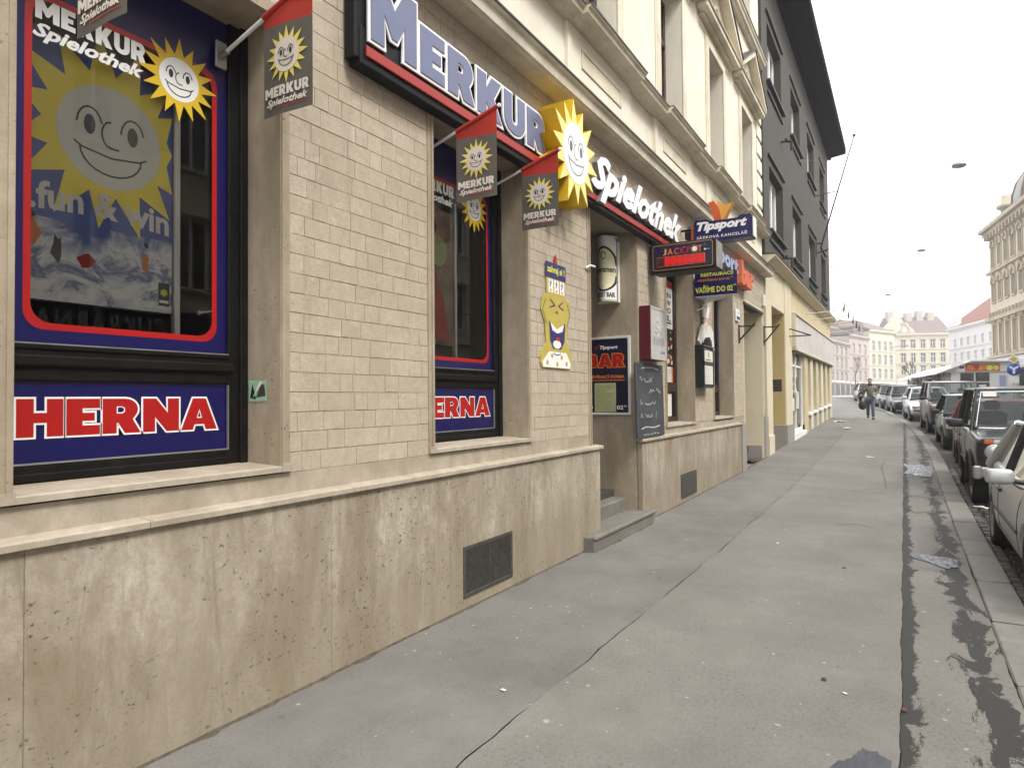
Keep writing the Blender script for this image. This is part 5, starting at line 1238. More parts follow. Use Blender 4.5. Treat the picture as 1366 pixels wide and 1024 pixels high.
# little white clip beside the doorway
mb = MB(); mb.path([(6.66, WY-.012, 3.02), (6.7, 2.93, 3.05), (6.8, 2.92, 3.05)], .012, 6); thing_mesh(mb, 'wall_hook', M_whitepl, 'small white hook on the pier edge beside the doorway', 'hook', base=(6.66, WY, 3.02))
mb = MB(); mb.path([(11.15, 3.1, 2.88), (11.05, 3.02, 2.93)], .015, 6); mb.path([(10.97, 3.2, 2.86), (11.1, 3.05, 2.9)], .02, 6)
thing_mesh(mb, 'shutter_catch', M_iron, 'small iron shutter catch on the reveal of the bar window', 'catch', base=(11.1, 3.1, 2.88))
# ------------------------------------------------------------------ cars
from mathutils.bvhtree import BVHTree
def evaluated(me, mods, cutters=()):
    o = bpy.data.objects.new('t', me); COL.objects.link(o); tmp = []
    for kind, kw in mods:
        md = o.modifiers.new('m', kind)
        for k, v in kw.items(): setattr(md, k, v)
    for c in cutters:
        co = bpy.data.objects.new('t', c); COL.objects.link(co); tmp.append(co)
        md = o.modifiers.new('b', 'BOOLEAN'); md.operation = 'DIFFERENCE'; md.object = co; md.solver = 'EXACT'
    dg = bpy.context.evaluated_depsgraph_get(); dg.update()
    r = bpy.data.meshes.new_from_object(o.evaluated_get(dg))
    for q in [o]+tmp: bpy.data.objects.remove(q)
    return r
def loft_body(st, boxy):
    vs = []; fs = []
    for (x, zb, zt, w, wt) in st:
        h = zt-zb
        half = [(w*.8, zb), (w*.965, zb+.06), (w, zb+h*.42), (w*.992, zb+h*.72), (wt+(w-wt)*.35, zt-.05), (wt, zt), (wt*.55, zt+.022)]
        if boxy: half = [(w*.86, zb), (w*.97, zb+.04), (w*.985, zb+h*.40), (w, zb+h*.62), (w*.985, zt-.035), (wt, zt), (wt*.5, zt+.012)]
        ring = [(0, zb)]+half+[(0, zt+.03 if not boxy else zt+.016)]+[(-y, z) for y, z in reversed(half)]
        vs += [(x, y, z) for y, z in ring]
    n = 16
    for i in range(len(st)-1):
        for k in range(n): fs.append((i*n+k, i*n+(k+1) % n, (i+1)*n+(k+1) % n, (i+1)*n+k))
    for i, rev in ((0, False), (len(st)-1, True)):                       # quad end caps
        b = i*n
        for k in range(7):
            q = (b+k, b+k+1, b+(n-k-1) % n, b+(n-k) % n) if k else (b, b+1, b+n-1)
            fs.append(q if not rev else tuple(reversed(q)))
        q = (b+7, b+8, b+9); fs.append(q if not rev else tuple(reversed(q)))
    me = bpy.data.meshes.new('t'); me.from_pydata(vs, [], fs)
    bm = bmesh.new(); bm.from_mesh(me); bmesh.ops.recalc_face_normals(bm, faces=bm.faces[:]); bm.to_mesh(me); bm.free(); return me
def paint(name, col, metal=.5, rough=.32):
    t = NT(name); c = srgb(col); f_ = t.gray(t.noise(3, 4, .6), .3, .7)
    t.set(Base_Color=t.mix(f_, tuple(x*.92 for x in c[:3]), c), Metallic=metal, Roughness=t.gray(t.noise(2.2, 3, .5), .3, .7, rough*.95, rough*1.15)); t.b.inputs['Coat Weight'].default_value = .35; t.b.inputs['Coat Roughness'].default_value = .06; return t.m
CARS = {
 'sedan': dict(st=[(2.16,.34,.56,.60,.52),(2.06,.24,.67,.74,.64),(1.8,.2,.76,.83,.72),(1.15,.19,.87,.86,.77),(.7,.19,.93,.865,.78),(-.4,.19,.95,.865,.79),(-1.2,.19,.965,.86,.785),(-1.75,.21,.96,.83,.74),(-2.08,.25,.93,.76,.66),(-2.2,.34,.84,.66,.57)], boxy=False,
   gh=dict(bf=1.0, tf=.22, tr=-.95, br=-1.72, zb=.915, zr=1.435, wb=.775, wt=.60), wheels=(1.32,-1.22,.31), L=2.16),
 'hatch': dict(st=[(1.86,.34,.58,.58,.5),(1.78,.24,.68,.71,.62),(1.5,.2,.78,.79,.7),(1.0,.19,.88,.81,.73),(.6,.19,.93,.815,.74),(-.6,.19,.95,.815,.745),(-1.3,.19,.96,.81,.73),(-1.75,.22,.94,.77,.68),(-1.9,.3,.86,.68,.6)], boxy=False,
   gh=dict(bf=.92, tf=.22, tr=-1.25, br=-1.74, zb=.915, zr=1.44, wb=.73, wt=.58), wheels=(1.18,-1.2,.295), L=1.86),
 'offroader': dict(st=[(1.84,.44,.90,.76,.72),(1.79,.42,.975,.80,.755),(1.5,.40,1.0,.82,.765),(.9,.38,1.03,.83,.77),(.4,.38,1.05,.835,.775),(-.6,.38,1.06,.835,.78),(-1.4,.38,1.06,.83,.775),(-1.8,.42,1.05,.80,.75),(-1.86,.46,1.0,.77,.72)], boxy=True,
   gh=dict(bf=.56, tf=.20, tr=-1.55, br=-1.78, zb=1.045, zr=1.67, wb=.755, wt=.645), wheels=(1.17,-1.03,.345), L=1.84),
 'van': dict(st=[(2.2,.4,.95,.76,.7),(2.1,.32,1.05,.84,.76),(1.8,.3,1.12,.9,.8),(1.3,.28,1.2,.92,.82),(.6,.28,1.22,.925,.83),(-1.2,.28,1.22,.925,.83),(-2.1,.32,1.2,.9,.82),(-2.25,.4,1.12,.84,.76)], boxy=True,
   gh=dict(bf=1.35, tf=.75, tr=-2.0, br=-2.2, zb=1.19, zr=1.86, wb=.815, wt=.70), wheels=(1.4,-1.4,.34), L=2.2),
}
_wheel = {}
def wheel_meshes(r):
    if r not in _wheel:
        mb = MB(); mb.lathe([(r*.60,-.085),(r*.72,-.097),(r*.93,-.092),(r*.985,-.07),(r,-.03),(r,.03),(r*.985,.07),(r*.93,.092),(r*.72,.097),(r*.60,.085)], (0,0,0), 'y', 28); ty = mb.mesh('tyre', M_rubber)
        mb = MB(); mb.lathe([(r*.62,.085),(r*.60,.094),(r*.56,.085),(r*.53,.03),(r*.30,.055),(r*.16,.085),(r*.001,.09)], (0,0,0), 'y', 24); mb.lathe([(r*.62,-.085),(r*.3,-.02),(r*.001,-.02)], (0,0,0), 'y', 12)
        for k in range(8):
            t_ = 2*PI*k/8; mb.lathe([(r*.062,.0475),(r*.001,.0476)], (r*.42*math.cos(t_), .004, r*.42*math.sin(t_)), 'y', 8, 1)
        _wheel[r] = (ty, mb.mesh('rim', [M_rim, M_black]))
    return _wheel[r]
_body = {}
def make_car(kind, pm, name, label, cat, front, Yside, extra=None, heading=None, group='cars parked along the kerb', scale=1.):
    c = CARS[kind]; g = c['gh']; wf, wr, r = c['wheels']; hw = max(s[3] for s in c['st'])
    th = math.atan((ky(front+1)-ky(front-1))/2+0) if heading is None else heading
    sl = math.atan((gz(front+2.5)-gz(front-.5))/3)
    cx = front + c['L']*math.cos(th); cy = Yside - hw + math.tan(th)*c['L']
    o = empty(name, (cx, cy, gz(cx)-.103), label, cat, group)
    o.rotation_euler = (0, sl, th+PI); o.rotation_euler = (Matrix.Rotation(th, 3, 'Z') @ Matrix.Rotation(-sl, 3, 'Y') @ Matrix.Rotation(PI, 3, 'Z')).to_euler()
    o.scale = (scale,)*3
    if kind not in _body:
        cut = []
        for x_ in (wf, wr):
            for s in (-1, 1):
                mb = MB(); mb.lathe([(.001, -.3), (r+.055, -.3), (r+.055, .3), (.001, .3)], (x_, s*(hw-.02), r), 'y', 28); me = mb.mesh('t', M_black)
                bm = bmesh.new(); bm.from_mesh(me); bmesh.ops.remove_doubles(bm, verts=bm.verts[:], dist=.0005); bmesh.ops.recalc_face_normals(bm, faces=bm.faces[:]); bm.to_mesh(me); bm.free(); cut.append(me)
        m0 = evaluated(loft_body(c['st'], c['boxy']), [('SUBSURF', dict(levels=2, render_levels=2))], cut)
        for p_ in m0.polygons: p_.use_smooth = True
        bm = bmesh.new(); bm.from_mesh(m0); tree = BVHTree.FromBMesh(bm); bm.free(); _body[kind] = (m0, tree)
    m0, tree = _body[kind]
    me = m0.copy(); me.materials.clear(); me.materials.append(pm); me.name = 'body'
    link_mesh('body', me, o)
    # dark wheel arch liners and floor
    mb = MB(); mb.box(-c['L']*.86, c['L']*.86, -hw*.55, hw*.55, r*.75, r*1.5); mb.build('underbody', M_black, o, local=True)
    def side(x, z, s, d=.003):
        h = tree.ray_cast(Vector((x, s*3, z)), Vector((0, -s, 0)))
        return Vector((x, (h[0].y if h[0] else s*hw)+s*d, z))
    def nose(y, z, d=.003, e=1):
        h = tree.ray_cast(Vector((e*4, y, z)), Vector((-e, 0, 0)))
        return Vector(((h[0].x if h[0] else e*c['L'])+e*d, y, z))
    ty, rm = wheel_meshes(r)
    for x_ in (wf, wr):
        for s in (-1, 1):
            w = bpy.data.objects.new('wheel', None); COL.objects.link(w); w.parent = o; w.location = (x_, s*(hw-.115), r); w.empty_display_size = .1
            w.rotation_euler = (0, 0, 0 if s > 0 else PI)
            for nm, q in (('tyre', ty), ('rim', rm)):
                k = bpy.data.objects.new(nm, q); COL.objects.link(k); k.parent = w
    # roof, pillars, glass
    P = lambda t_, k: None
    roof = MB(); nx, ny = 8, 8; vs = []; fs = []; tf, tr, zr, wt = g['tf'], g['tr'], g['zr'], g['wt']
    for i in range(nx+1):
        u = i/nx; x_ = tf+.03+(tr-tf-.06)*u; e = 1-(2*u-1)**4
        for j in range(ny+1):
            v = 2*j/ny-1; vs.append((x_, v*(wt+.02), zr-.045+.035*e*(1-.6*v*v)+.02*(1-abs(v)**5)))
    for i in range(nx):
        for j in range(ny): fs.append((i*(ny+1)+j, (i+1)*(ny+1)+j, (i+1)*(ny+1)+j+1, i*(ny+1)+j+1))
    roof.add(vs, fs, 0, True)
    zs = zr-.045
    for s in (-1, 1): roof.tube((tf+.02, s*(wt+.012), zs+.004), (tr-.02, s*(wt+.012), zs+.004), .022, n=8)
    roof.tube((tf+.015, -wt, zs), (tf+.015, wt, zs), .024, n=8); roof.tube((tr-.015, -wt, zs), (tr-.015, wt, zs), .026, n=8)
    roof.build('roof', pm, o, local=True)
    zb, wb = g['zb'], g['wb']
    for s in (-1, 1):
        pil = MB(); pil.tube((g['bf'], s*wb, zb-.03), (tf+.02, s*(wt+.005), zs), .026, .022, 8); pil.build('pillar', pm, o, local=True); pil = MB(); pil.tube((g['br'], s*wb, zb-.03), (tr-.02, s*(wt+.005), zs), .075, .045, 8); pil.build('pillar', pm, o, local=True); pil = MB()
        xm = (tf+tr)/2-.02; pil.tube((xm-.06, s*(wb+.004), zb-.02), (xm, s*(wt+.012), zs), .03, n=6); pil.build('pillar', M_trim, o, local=True)
    gl = MB(); n = 6; vs = []
    for i in range(n+1):
        v = 2*i/n-1; b_ = .06*(1-v*v); vs += [(g['bf']+b_-.02, v*(wb-.01), zb-.02), (tf+.03+b_*.6, v*(wt-.005), zs+.005)]
    gl.add(vs, [(2*i, 2*i+2, 2*i+3, 2*i+1) for i in range(n)], 0, True); gl.build('windscreen', M_carwin, o, local=True)
    gl = MB(); vs = []
    for i in range(n+1):
        v = 2*i/n-1; b_ = .05*(1-v*v); vs += [(g['br']-b_+.02, v*(wb-.01), zb-.02), (tr-.03-b_*.6, v*(wt-.005), zs+.005)]
    gl.add(vs, [(2*i, 2*i+1, 2*i+3, 2*i+2) for i in range(n)], 0, True); gl.build('rear_window', M_carwin, o, local=True)
    for s in (-1, 1):
        gl = MB(); q = [(g['bf']-.03, s*(wb-.004), zb-.03), (tf, s*(wt+.002), zs), (tr, s*(wt+.002), zs), (g['br']+.03, s*(wb-.004), zb-.03)]
        gl.add(q, [(0,1,2,3) if s > 0 else (3,2,1,0)]); gl.build('side_window', M_carwin, o, local=True)
    it = MB(); xs_ = (tf+tr)/2+.12
    for s in (-1, 1):
        it.bev(xs_-.16, xs_-.04, s*wb*.5-.2, s*wb*.5+.2, zb-.1, zb+.22, .04); it.bev(xs_-.17, xs_-.09, s*wb*.5-.11, s*wb*.5+.11, zb+.25, zb+.40, .03); it.bev(tr-.02, tr+.08, s*wb*.48-.24, s*wb*.48+.24, zb-.1, zb+.2, .04)
    it.build('seats', plain('seat_cloth', (.05,.05,.055), .9), o, local=True)
    it = MB(); it.bev(g['bf']-.28, g['bf']+.02, -wb+.03, wb-.03, zb-.06, zb+.05, .03); it.build('dashboard', M_trim, o, local=True)
    it = MB(); it.path([(g['bf']-.36+.06*math.sin(2*PI*k/14), .36+.18*math.cos(2*PI*k/14), zb+.06+.15*math.sin(2*PI*k/14)) for k in range(15)], .014, 6); it.build('steering_wheel', M_trim, o, local=True)
    wb_ = MB()                                                    # rubber belt line
    for s in (-1, 1):
        pts = [side(x_, zb-.035, s, .002) for x_ in [g['bf']-.1+(g['br']-g['bf']+.2)*i/8 for i in range(9)]]
        wb_.path(pts, .010, 5)
    wb_.build('belt_trim', M_trim, o, local=True)
    se = MB(); zlo = c['st'][3][1]+.1
    for s in (-1, 1):
        for x_ in (g['bf']-.12, (tf+tr)/2-.05, tr-.1):
            pts = [side(x_, zlo+(zb-.05-zlo)*i/6, s, .001) for i in range(7)]; se.path(pts, .005, 4)
    pts = [nose(0, 0) for _ in range(0)]
    se.build('door_gap', M_black, o, local=True)
    for s in (-1, 1):
        for x_ in ((tf+tr)/2+.05, tr):
            hd = MB(); p_ = side(x_+.02, zb-.16, s, .012); hd.bev(p_.x-.09, p_.x+.09, p_.y-.014, p_.y+.014, p_.z-.016, p_.z+.016, .006); hd.build('door_handle', M_trim, o, local=True)
    mo = MB()
    for s in (-1, 1):
        pts = [side(x_, r+.22, s, .004) for x_ in [wf-r-.1+(wr-wf+2*r+.2)*i/6 for i in range(7)]]; mo.path(pts, .016, 6)
    mo.build('side_moulding', M_trim, o, local=True)
    for s in (-1, 1):
        mi_ = MB(); y0 = s*(wb+.03); xm = g['bf']-.18
        mi_.tube((xm, s*(wb-.02), zb+.02), (xm+.03, s*(wb+.12), zb+.05), .022, n=8, mi=1)
        bm = bmesh.new(); bmesh.ops.create_uvsphere(bm, u_segments=20, v_segments=14, radius=1)
        q_ = lambda a_, e_: math.copysign(abs(a_)**e_, a_)
        for v in bm.verts: v.co = Vector((xm+.03+(q_(v.co.x, .6)*.075 if v.co.x > 0 else q_(v.co.x, .4)*.03), s*(wb+.19)+q_(v.co.y, .5)*.108, zb+.08+q_(v.co.z, .55)*.066))
        mi_.bm(bm, 0, True); bm.free()
        mi_.quad((xm-.004, s*(wb+.10), zb+.03), (xm-.004, s*(wb+.28), zb+.03), (xm-.004, s*(wb+.28), zb+.14), (xm-.004, s*(wb+.10), zb+.14), 2)
        mi_.build('wing_mirror', [pm if extra != 'dark_mirror' else M_trim, M_trim, M_chrome], o, local=True)
    L = c['L']
    if kind == 'offroader':
        for s in (-1, 1):
            h = MB(); p_ = nose(s*.60, .80, .0); h.lathe([(.098, -.05), (.105, .02), (.092, .032), (.088, .028)], (p_.x, p_.y, p_.z), 'x', 22, 0); h.lathe([(.09, .022), (.06, .05), (.001, .062)], (p_.x, p_.y, p_.z), 'x', 22, 1); h.build('headlight', [M_chrome, M_lens], o, local=True)
            q = MB(); p_ = nose(s*.60, .935, .004); q.bev(p_.x-.05, p_.x+.012, p_.y-.135, p_.y+.135, p_.z-.043, p_.z+.043, .01, 0); q.build('indicator_housing', M_trim, o, local=True)
            q = MB(); q.bev(p_.x, p_.x+.022, p_.y-(.10 if s < 0 else -.0), p_.y+(.10 if s > 0 else 0), p_.z-.028, p_.z+.028, .008); q.bev(p_.x, p_.x+.020, p_.y-(.10 if s > 0 else 0), p_.y+(.10 if s < 0 else 0), p_.z-.028, p_.z+.028, .008, 1); q.build('indicator', [M_amber, M_lens], o, local=True)
        q = MB(); p_ = nose(0, .80, .0); q.bev(p_.x-.03, p_.x+.008, -.48, .48, .70, .90, .01)
        for i in range(14): q.bev(p_.x+.008, p_.x+.02, -.44+i*.065, -.42+i*.065, .72, .88, .003)
        q.build('grille', M_trim, o, local=True)
        q = MB(); q.bev(L-.05, L+.09, -.80, .80, .46, .60, .02); q.bev(L+.02, L+.11, -.84, -.74, .44, .62, .02); q.bev(L+.02, L+.11, .74, .84, .44, .62, .02); q.build('bumper', M_chrome if False else M_steel, o, local=True)
        for x_ in (wf, wr):
            for s in (-1, 1):
                q = MB(); pts = [(x_+(r+.065)*math.cos(R(a_)), s*(hw-.005), r+(r+.065)*math.sin(R(a_))) for a_ in range(-5, 186, 10)]; q.path(pts, .028, 6); q.build('wheel_arch', M_trim, o, local=True)
        q = MB(); pf = [(g['bf']+.005, wb-.06, zb+.01), (tf+.045, wt-.05, zs-.03)]
        for s in (-1, 1): q.tube((pf[0][0], s*pf[0][1], pf[0][2]), (pf[1][0], s*pf[1][1], pf[1][2]), .014, n=6)
        for k_ in (0, 1): q.path([(pf[k_][0]+.05*(1-v*v), v*pf[k_][1], pf[k_][2]) for v in (-1, -.6, -.2, .2, .6, 1)], .014, 6)
        q.build('windscreen_seal', M_chrome, o, local=True)
        q = MB(); q.bev(g['bf']-.02-.145, g['bf']-.145+.0, wb-.26, wb-.12, zs-.20, zs-.12, .003); 
        q = MB(); a_ = Vector((g['bf'], 0, zb)); b_ = Vector((tf+.03, 0, zs)); dd = (b_-a_).normalized(); nn_ = Vector((dd.z, 0, -dd.x)); c0 = a_.lerp(b_, .80)+nn_*.035
        q.add([c0+Vector((0, -wt+.07, 0)), c0+Vector((0, -wt+.24, 0)), c0+dd*.09+Vector((0, -wt+.24, 0)), c0+dd*.09+Vector((0, -wt+.07, 0))], [(0,1,2,3)]); q.build('windscreen_permit', M_paper, o, local=True)
    else:
        zh = c['st'][1][2]-.045
        for s in (-1, 1):
            h = MB(); p0_ = nose(s*hw*.62, zh, -.06); h.bev(p0_.x-.14, p0_.x+.075, s*hw*.44, s*hw*.86, zh-.075, zh+.062, .03); h.bev(p0_.x-.2, p0_.x+.03, s*hw*.80, s*hw*.90, zh-.06, zh+.05, .02, 1); h.build('headlight', [M_lens, M_lens if kind != 'van' else M_amber], o, local=True)
            h = MB(); p0_ = nose(s*hw*.6, zh+.0, -.04, -1); h.bev(p0_.x-.05, p0_.x+.1, s*hw*.58, s*hw*.86, zh-.0, zh+.16, .02); h.build('tail_light', plain('red_lens', '#7a0f10', .15), o, local=True)
        q = MB(); p_ = nose(0, zh-.01, -.03); q.bev(p_.x-.05, p_.x+.045, -hw*.40, hw*.40, zh-.075, zh+.045, .012)
        p_ = nose(0, c['st'][1][1]+.14, -.03); q.bev(p_.x-.08, p_.x+.055, -hw*.55, hw*.55, c['st'][1][1]+.07, c['st'][1][1]+.19, .015); q.build('grille', M_trim, o, local=True)
        q = MB(); p_ = nose(0, c['st'][1][1]+.24, .0)
        q.path([nose(hw*v, c['st'][1][1]+.235, .012) for v in (-.82, -.6, -.3, 0, .3, .6, .82)], .03, 6); q.build('bumper_strip', M_trim, o, local=True)
    q = MB(); p_ = nose(0, c['st'][1][1]+.17, .035); zz_ = .53 if kind == 'offroader' else p_.z; xx_ = (L+.1) if kind == 'offroader' else p_.x
    q.bev(xx_-.01, xx_+.022, -.26, .26, zz_-.055, zz_+.055, .004); q.build('licence_plate', M_plate, o, local=True)
    wp = MB()
    for s in (-.35, .25): wp.path([(g['bf']+.07, s, zb+.005), (g['bf']-.02, s+.3, zb+.075)], .008, 5)
    wp.build('wiper', M_trim, o, local=True)
    return o
pm_silver = paint('silver_paint', '#b4b6b5', .4, .36); pm_slate = paint('slate_green_paint', '#1f2527', .25, .35); pm_red = paint('dark_red_paint', '#8a1a22', .2, .3)
pm_black = paint('black_paint_gloss', '#1c1d20', .3, .25); pm_grey = paint('grey_paint', '#373a3d', .4, .3); pm_green = paint('dark_green_paint', '#1f3530', .3, .3); pm_blue = paint('dark_blue_grey_paint', '#22272e', .3, .3); pm_pale = paint('pale_silver_paint', '#c9cacb', .6, .3)
make_car('sedan', pm_silver, 'parked_car', 'silver sedan nearest the camera, cut by the right edge', 'car', 5.85, -.80)
make_car('offroader', pm_slate, 'parked_car', 'boxy dark slate off-roader with round headlights and orange indicators', 'car', 11.95, -.90, 'dark_mirror', scale=1.07)
make_car('hatch', pm_red, 'parked_car', 'dark red car squeezed behind the slate off-roader', 'car', 16.6, -1.0, 'dark_mirror')
make_car('hatch', pm_green, 'parked_car', 'dark green hatchback directly behind the red car', 'car', 21.0, -.86, 'dark_mirror')
make_car('van', pm_blue, 'parked_van', 'tall dark blue-grey van rising above the other parked cars', 'van', 26.4, -.62, 'dark_mirror', scale=.94)
make_car('sedan', pm_pale, 'parked_car', 'bright silver sedan facing the camera behind the tall van', 'car', 33.2, -.2)
make_car('hatch', pm_blue, 'parked_car', 'dark blue-grey hatchback behind the bright silver sedan', 'car', 39.3, .55, 'dark_mirror')
make_car('sedan', pm_black, 'parked_car', 'black sedan behind the dark blue-grey hatchback where the kerb bends', 'car', 43.9, 1.15, 'dark_mirror')
make_car('hatch', pm_blue, 'parked_car', 'dark blue car far along the bend beside the walking person', 'car', 48.9, 1.95, 'dark_mirror')
make_car('sedan', pm_grey, 'parked_car', 'farthest parked grey car at the end of the row', 'car', 53.6, 2.75)

# ------------------------------------------------------------------ person walking towards the camera
def skin(chains, lv=1):
    vs = []; es = []; rs = []; idx = {}
    for ch in chains:
        prev = None
        for (k, p_, r_) in ch:
            if k in idx: i = idx[k]
            else: i = len(vs); idx[k] = i; vs.append(p_); rs.append(r_)
            if prev is not None: es.append((prev, i))
            prev = i
    me = bpy.data.meshes.new('t'); me.from_pydata(vs, es, []); o = bpy.data.objects.new('t', me); COL.objects.link(o)
    o.modifiers.new('s', 'SKIN')
    for i, r_ in enumerate(rs):
        sv = me.skin_vertices[0].data[i]; sv.radius = (r_, r_) if not isinstance(r_, tuple) else r_; sv.use_root = (i == 0)
    s_ = o.modifiers.new('u', 'SUBSURF'); s_.levels = lv; s_.render_levels = lv
    dg = bpy.context.evaluated_depsgraph_get(); dg.update(); r = bpy.data.meshes.new_from_object(o.evaluated_get(dg)); bpy.data.objects.remove(o)
    for p_ in r.polygons: p_.use_smooth = True
    return r
M_skin = plain('skin', (.45,.29,.21), .6, var=.08); M_hair = plain('dark_hair', (.03,.02,.015), .6); M_coat = plain('olive_grey_jacket', (.15,.145,.115), .85, var=.25, scale=14); M_jean = plain('blue_grey_jeans', (.07,.085,.115), .85, var=.3, scale=14); M_shoe = plain('dark_shoe', (.03,.027,.025), .6); M_bag = plain('black_bag_cloth', (.012,.012,.014), .7)
def person(loc, rz, label, group=None, bags=True):
    o = empty('person', loc, label, 'person', group, rz=rz)
    hip = (0, 0, .95)
    legs = {}
    for s, fx, lift in ((1, .20, 0), (-1, -.20, .06)):                    # +x is forward
        legs[s] = [('hip%d' % s, (0, s*.09, .90), .092), ('knee%d' % s, (fx*.62+.03, s*.095, .50), .064), ('ank%d' % s, (fx*1.0-(.03 if s < 0 else 0), s*.10, .09+lift), .042)]
    arms = {1: [('sh1', (0, .19, 1.42), .062), ('el1', (-.03, .27, 1.14), .048), ('wr1', (.20, .16, 1.13), .034)],
            -1: [('sh-1', (0, -.19, 1.42), .062), ('el-1', (-.03, -.27, 1.14), .048), ('wr-1', (.10, -.29, .92), .034)]}
    spine = [('pel', hip, (.15, .11)), ('wst', (0, 0, 1.10), (.135, .10)), ('chs', (.0, 0, 1.30), (.16, .115)), ('nb', (.0, 0, 1.47), (.085, .075)), ('nk', (.012, 0, 1.53), .055), ('hd0', (.03, 0, 1.60), (.066, .078)), ('hd1', (.03, 0, 1.69), (.076, .092)), ('hd2', (.025, 0, 1.755), .055)]
    ch = [spine]
    for s in (1, -1):
        ch.append([spine[0]]+legs[s]+[('toe%d' % s, (legs[s][2][1][0]+.15, s*.11, .035+(.03 if s < 0 else 0)), .034)])
        w = Vector(arms[s][2][1]); e_ = Vector(arms[s][1][1]); dr_ = (w-e_).normalized(); pl = w+dr_*.07
        ch.append([spine[2]]+arms[s]+[('pl%d' % s, tuple(pl), (.036, .022))])
        sd = dr_.cross(Vector((0, 0, 1))).normalized() if abs(dr_.z) < .95 else Vector((1, 0, 0))
        cu_ = dr_.cross(sd)
        for k in range(4):
            f0 = pl+sd*(k-1.5)*.018; f1 = f0+dr_*(.045+.006*(k in (1, 2))); f2 = f1+(dr_*.6-cu_*.6*(1 if s < 0 else -1)).normalized()*.03
            ch.append([('pl%d' % s, tuple(pl), .02), ('f%d%d' % (s, k), tuple(f1), .009), ('g%d%d' % (s, k), tuple(f2), .007)])
        th_ = w+dr_*.03+sd*.035
        ch.append([('pl%d' % s, tuple(pl), .02), ('t%d' % s, tuple(th_+dr_*.03), .010), ('u%d' % s, tuple(th_+dr_*.06), .008)])
    me = skin(ch); me.materials.append(M_skin); me.name = 'body'; link_mesh('body', me, o)
    hd_ = MB()
    for s in (1, -1): hd_.lathe([(.001, .006), (.009, .0), (.001, -.006)], (.118, s*.032, 1.672), 'x', 8, 0)
    hd_.bev(.112, .119, -.024, .024, 1.604, 1.613, .002, 1); hd_.build('eyes', [M_ink, plain('lips', (.3,.12,.1), .5)], o, local=True)
    ns = MB(); ns.add([(.11, .014, 1.63), (.11, -.014, 1.63), (.142, 0, 1.632), (.118, 0, 1.672)], [(0,1,2), (0,2,3), (2,1,3)]); ns.build('nose', M_skin, o, local=True)
    hm = MB(); bm = bmesh.new(); bmesh.ops.create_uvsphere(bm, u_segments=14, v_segments=10, radius=1)
    for v in bm.verts:
        x_, y_, z_ = v.co; v.co = Vector((.012+x_*.102-(.0 if z_ > .1 else .02), y_*.088, 1.705+z_*(.082 if z_ > 0 else .085)))
        if x_ > .45 and z_ < .55: v.co.x -= .06
    hm.bm(bm, 0, True); bm.free(); hm.build('hair', M_hair, o, local=True)
    sp_ = [('a', (0, 0, .88), (.165, .125)), ('b', (0, 0, 1.10), (.165, .125)), ('c', (0, 0, 1.30), (.185, .135)), ('d', (0, 0, 1.475), (.11, .095))]
    jc = [sp_]
    for s in (1, -1):
        a_ = arms[s]; jc.append([sp_[2], ('s%d' % s, a_[0][1], .082), ('e%d' % s, a_[1][1], .066), ('w%d' % s, a_[2][1], .052)])
    me = skin(jc); me.materials.append(M_coat); me.name = 'jacket'; link_mesh('jacket', me, o)
    jn = []
    p0_ = ('p', (0, 0, .93), (.155, .118))
    for s in (1, -1): jn.append([p0_, ('h%d' % s, legs[s][0][1], .10), ('k%d' % s, legs[s][1][1], .078), ('a%d' % s, tuple(Vector(legs[s][2][1])+Vector((0, 0, -.01))), .066)])
    me = skin(jn); me.materials.append(M_jean); me.name = 'jeans'; link_mesh('jeans', me, o)
    for s in (1, -1):
        a_ = Vector(legs[s][2][1]); me = skin([[('a', tuple(a_+Vector((-.05, 0, -.04))), .058), ('b', tuple(a_+Vector((.06, 0, -.04))), (.062, .055)), ('c', tuple(a_+Vector((.20, 0, -.05))), (.056, .042))]]); me.materials.append(M_shoe); me.name = 'shoe'; link_mesh('shoe', me, o)
    sc_ = MB(); sc_.lathe([(.075, -.06), (.105, -.04), (.10, .0), (.085, .05), (.07, .06)], (.01, 0, 1.51), 'z', 16); sc_.build('scarf', M_bag, o, local=True)
    if bags:
        c_, s_ = math.cos(rz), math.sin(rz); Wd = lambda x_, y_: (loc[0]+c_*x_-s_*y_, loc[1]+s_*x_+c_*y_)
        bx_, by_ = Wd(-.02, -.36)
        b = empty('shoulder_bag', (bx_, by_, loc[2]+.88), 'black shoulder bag hanging at the hip of the walking person', 'bag', rz=rz)
        q = MB(); q.bev(-.17, .17, -.09, .09, -.05, .33, .05); q.build('bag_body', M_bag, b, local=True); q = MB(); q.path([(-.12, 0, .32), (-.06, .1, .5), (.0, .2, .62), (.06, .1, .5), (.12, 0, .32)], .014, 6); q.bev(.172, .18, -.05, .05, .14, .22, .003, 1); q.build('strap', [M_bag, M_steel], b, local=True)
        bx_, by_ = Wd(.12, -.30)
        b = empty('carrier_bag', (bx_, by_, loc[2]+.42), 'rounded black carrier bag held low by the walking person', 'bag', rz=rz)
        bm = bmesh.new(); bmesh.ops.create_uvsphere(bm, u_segments=14, v_segments=10, radius=1)
        for v in bm.verts: v.co = Vector((v.co.x*.10, v.co.y*.17, .19+v.co.z*.19*(1 if v.co.z < 0 else .95)))
        q = MB(); q.bm(bm, 0, True); bm.free(); q.build('bag_body', M_bag, b, local=True); q = MB(); q.path([(0, -.08, .35), (0, -.02, .44), (0, .02, .44), (0, .08, .35)], .012, 6); q.build('handle', M_bag, b, local=True)
    return o
person((33.0, 1.28, gz(33.0)), PI+.04, 'person in olive grey jacket and jeans walking towards the camera with dark bags')
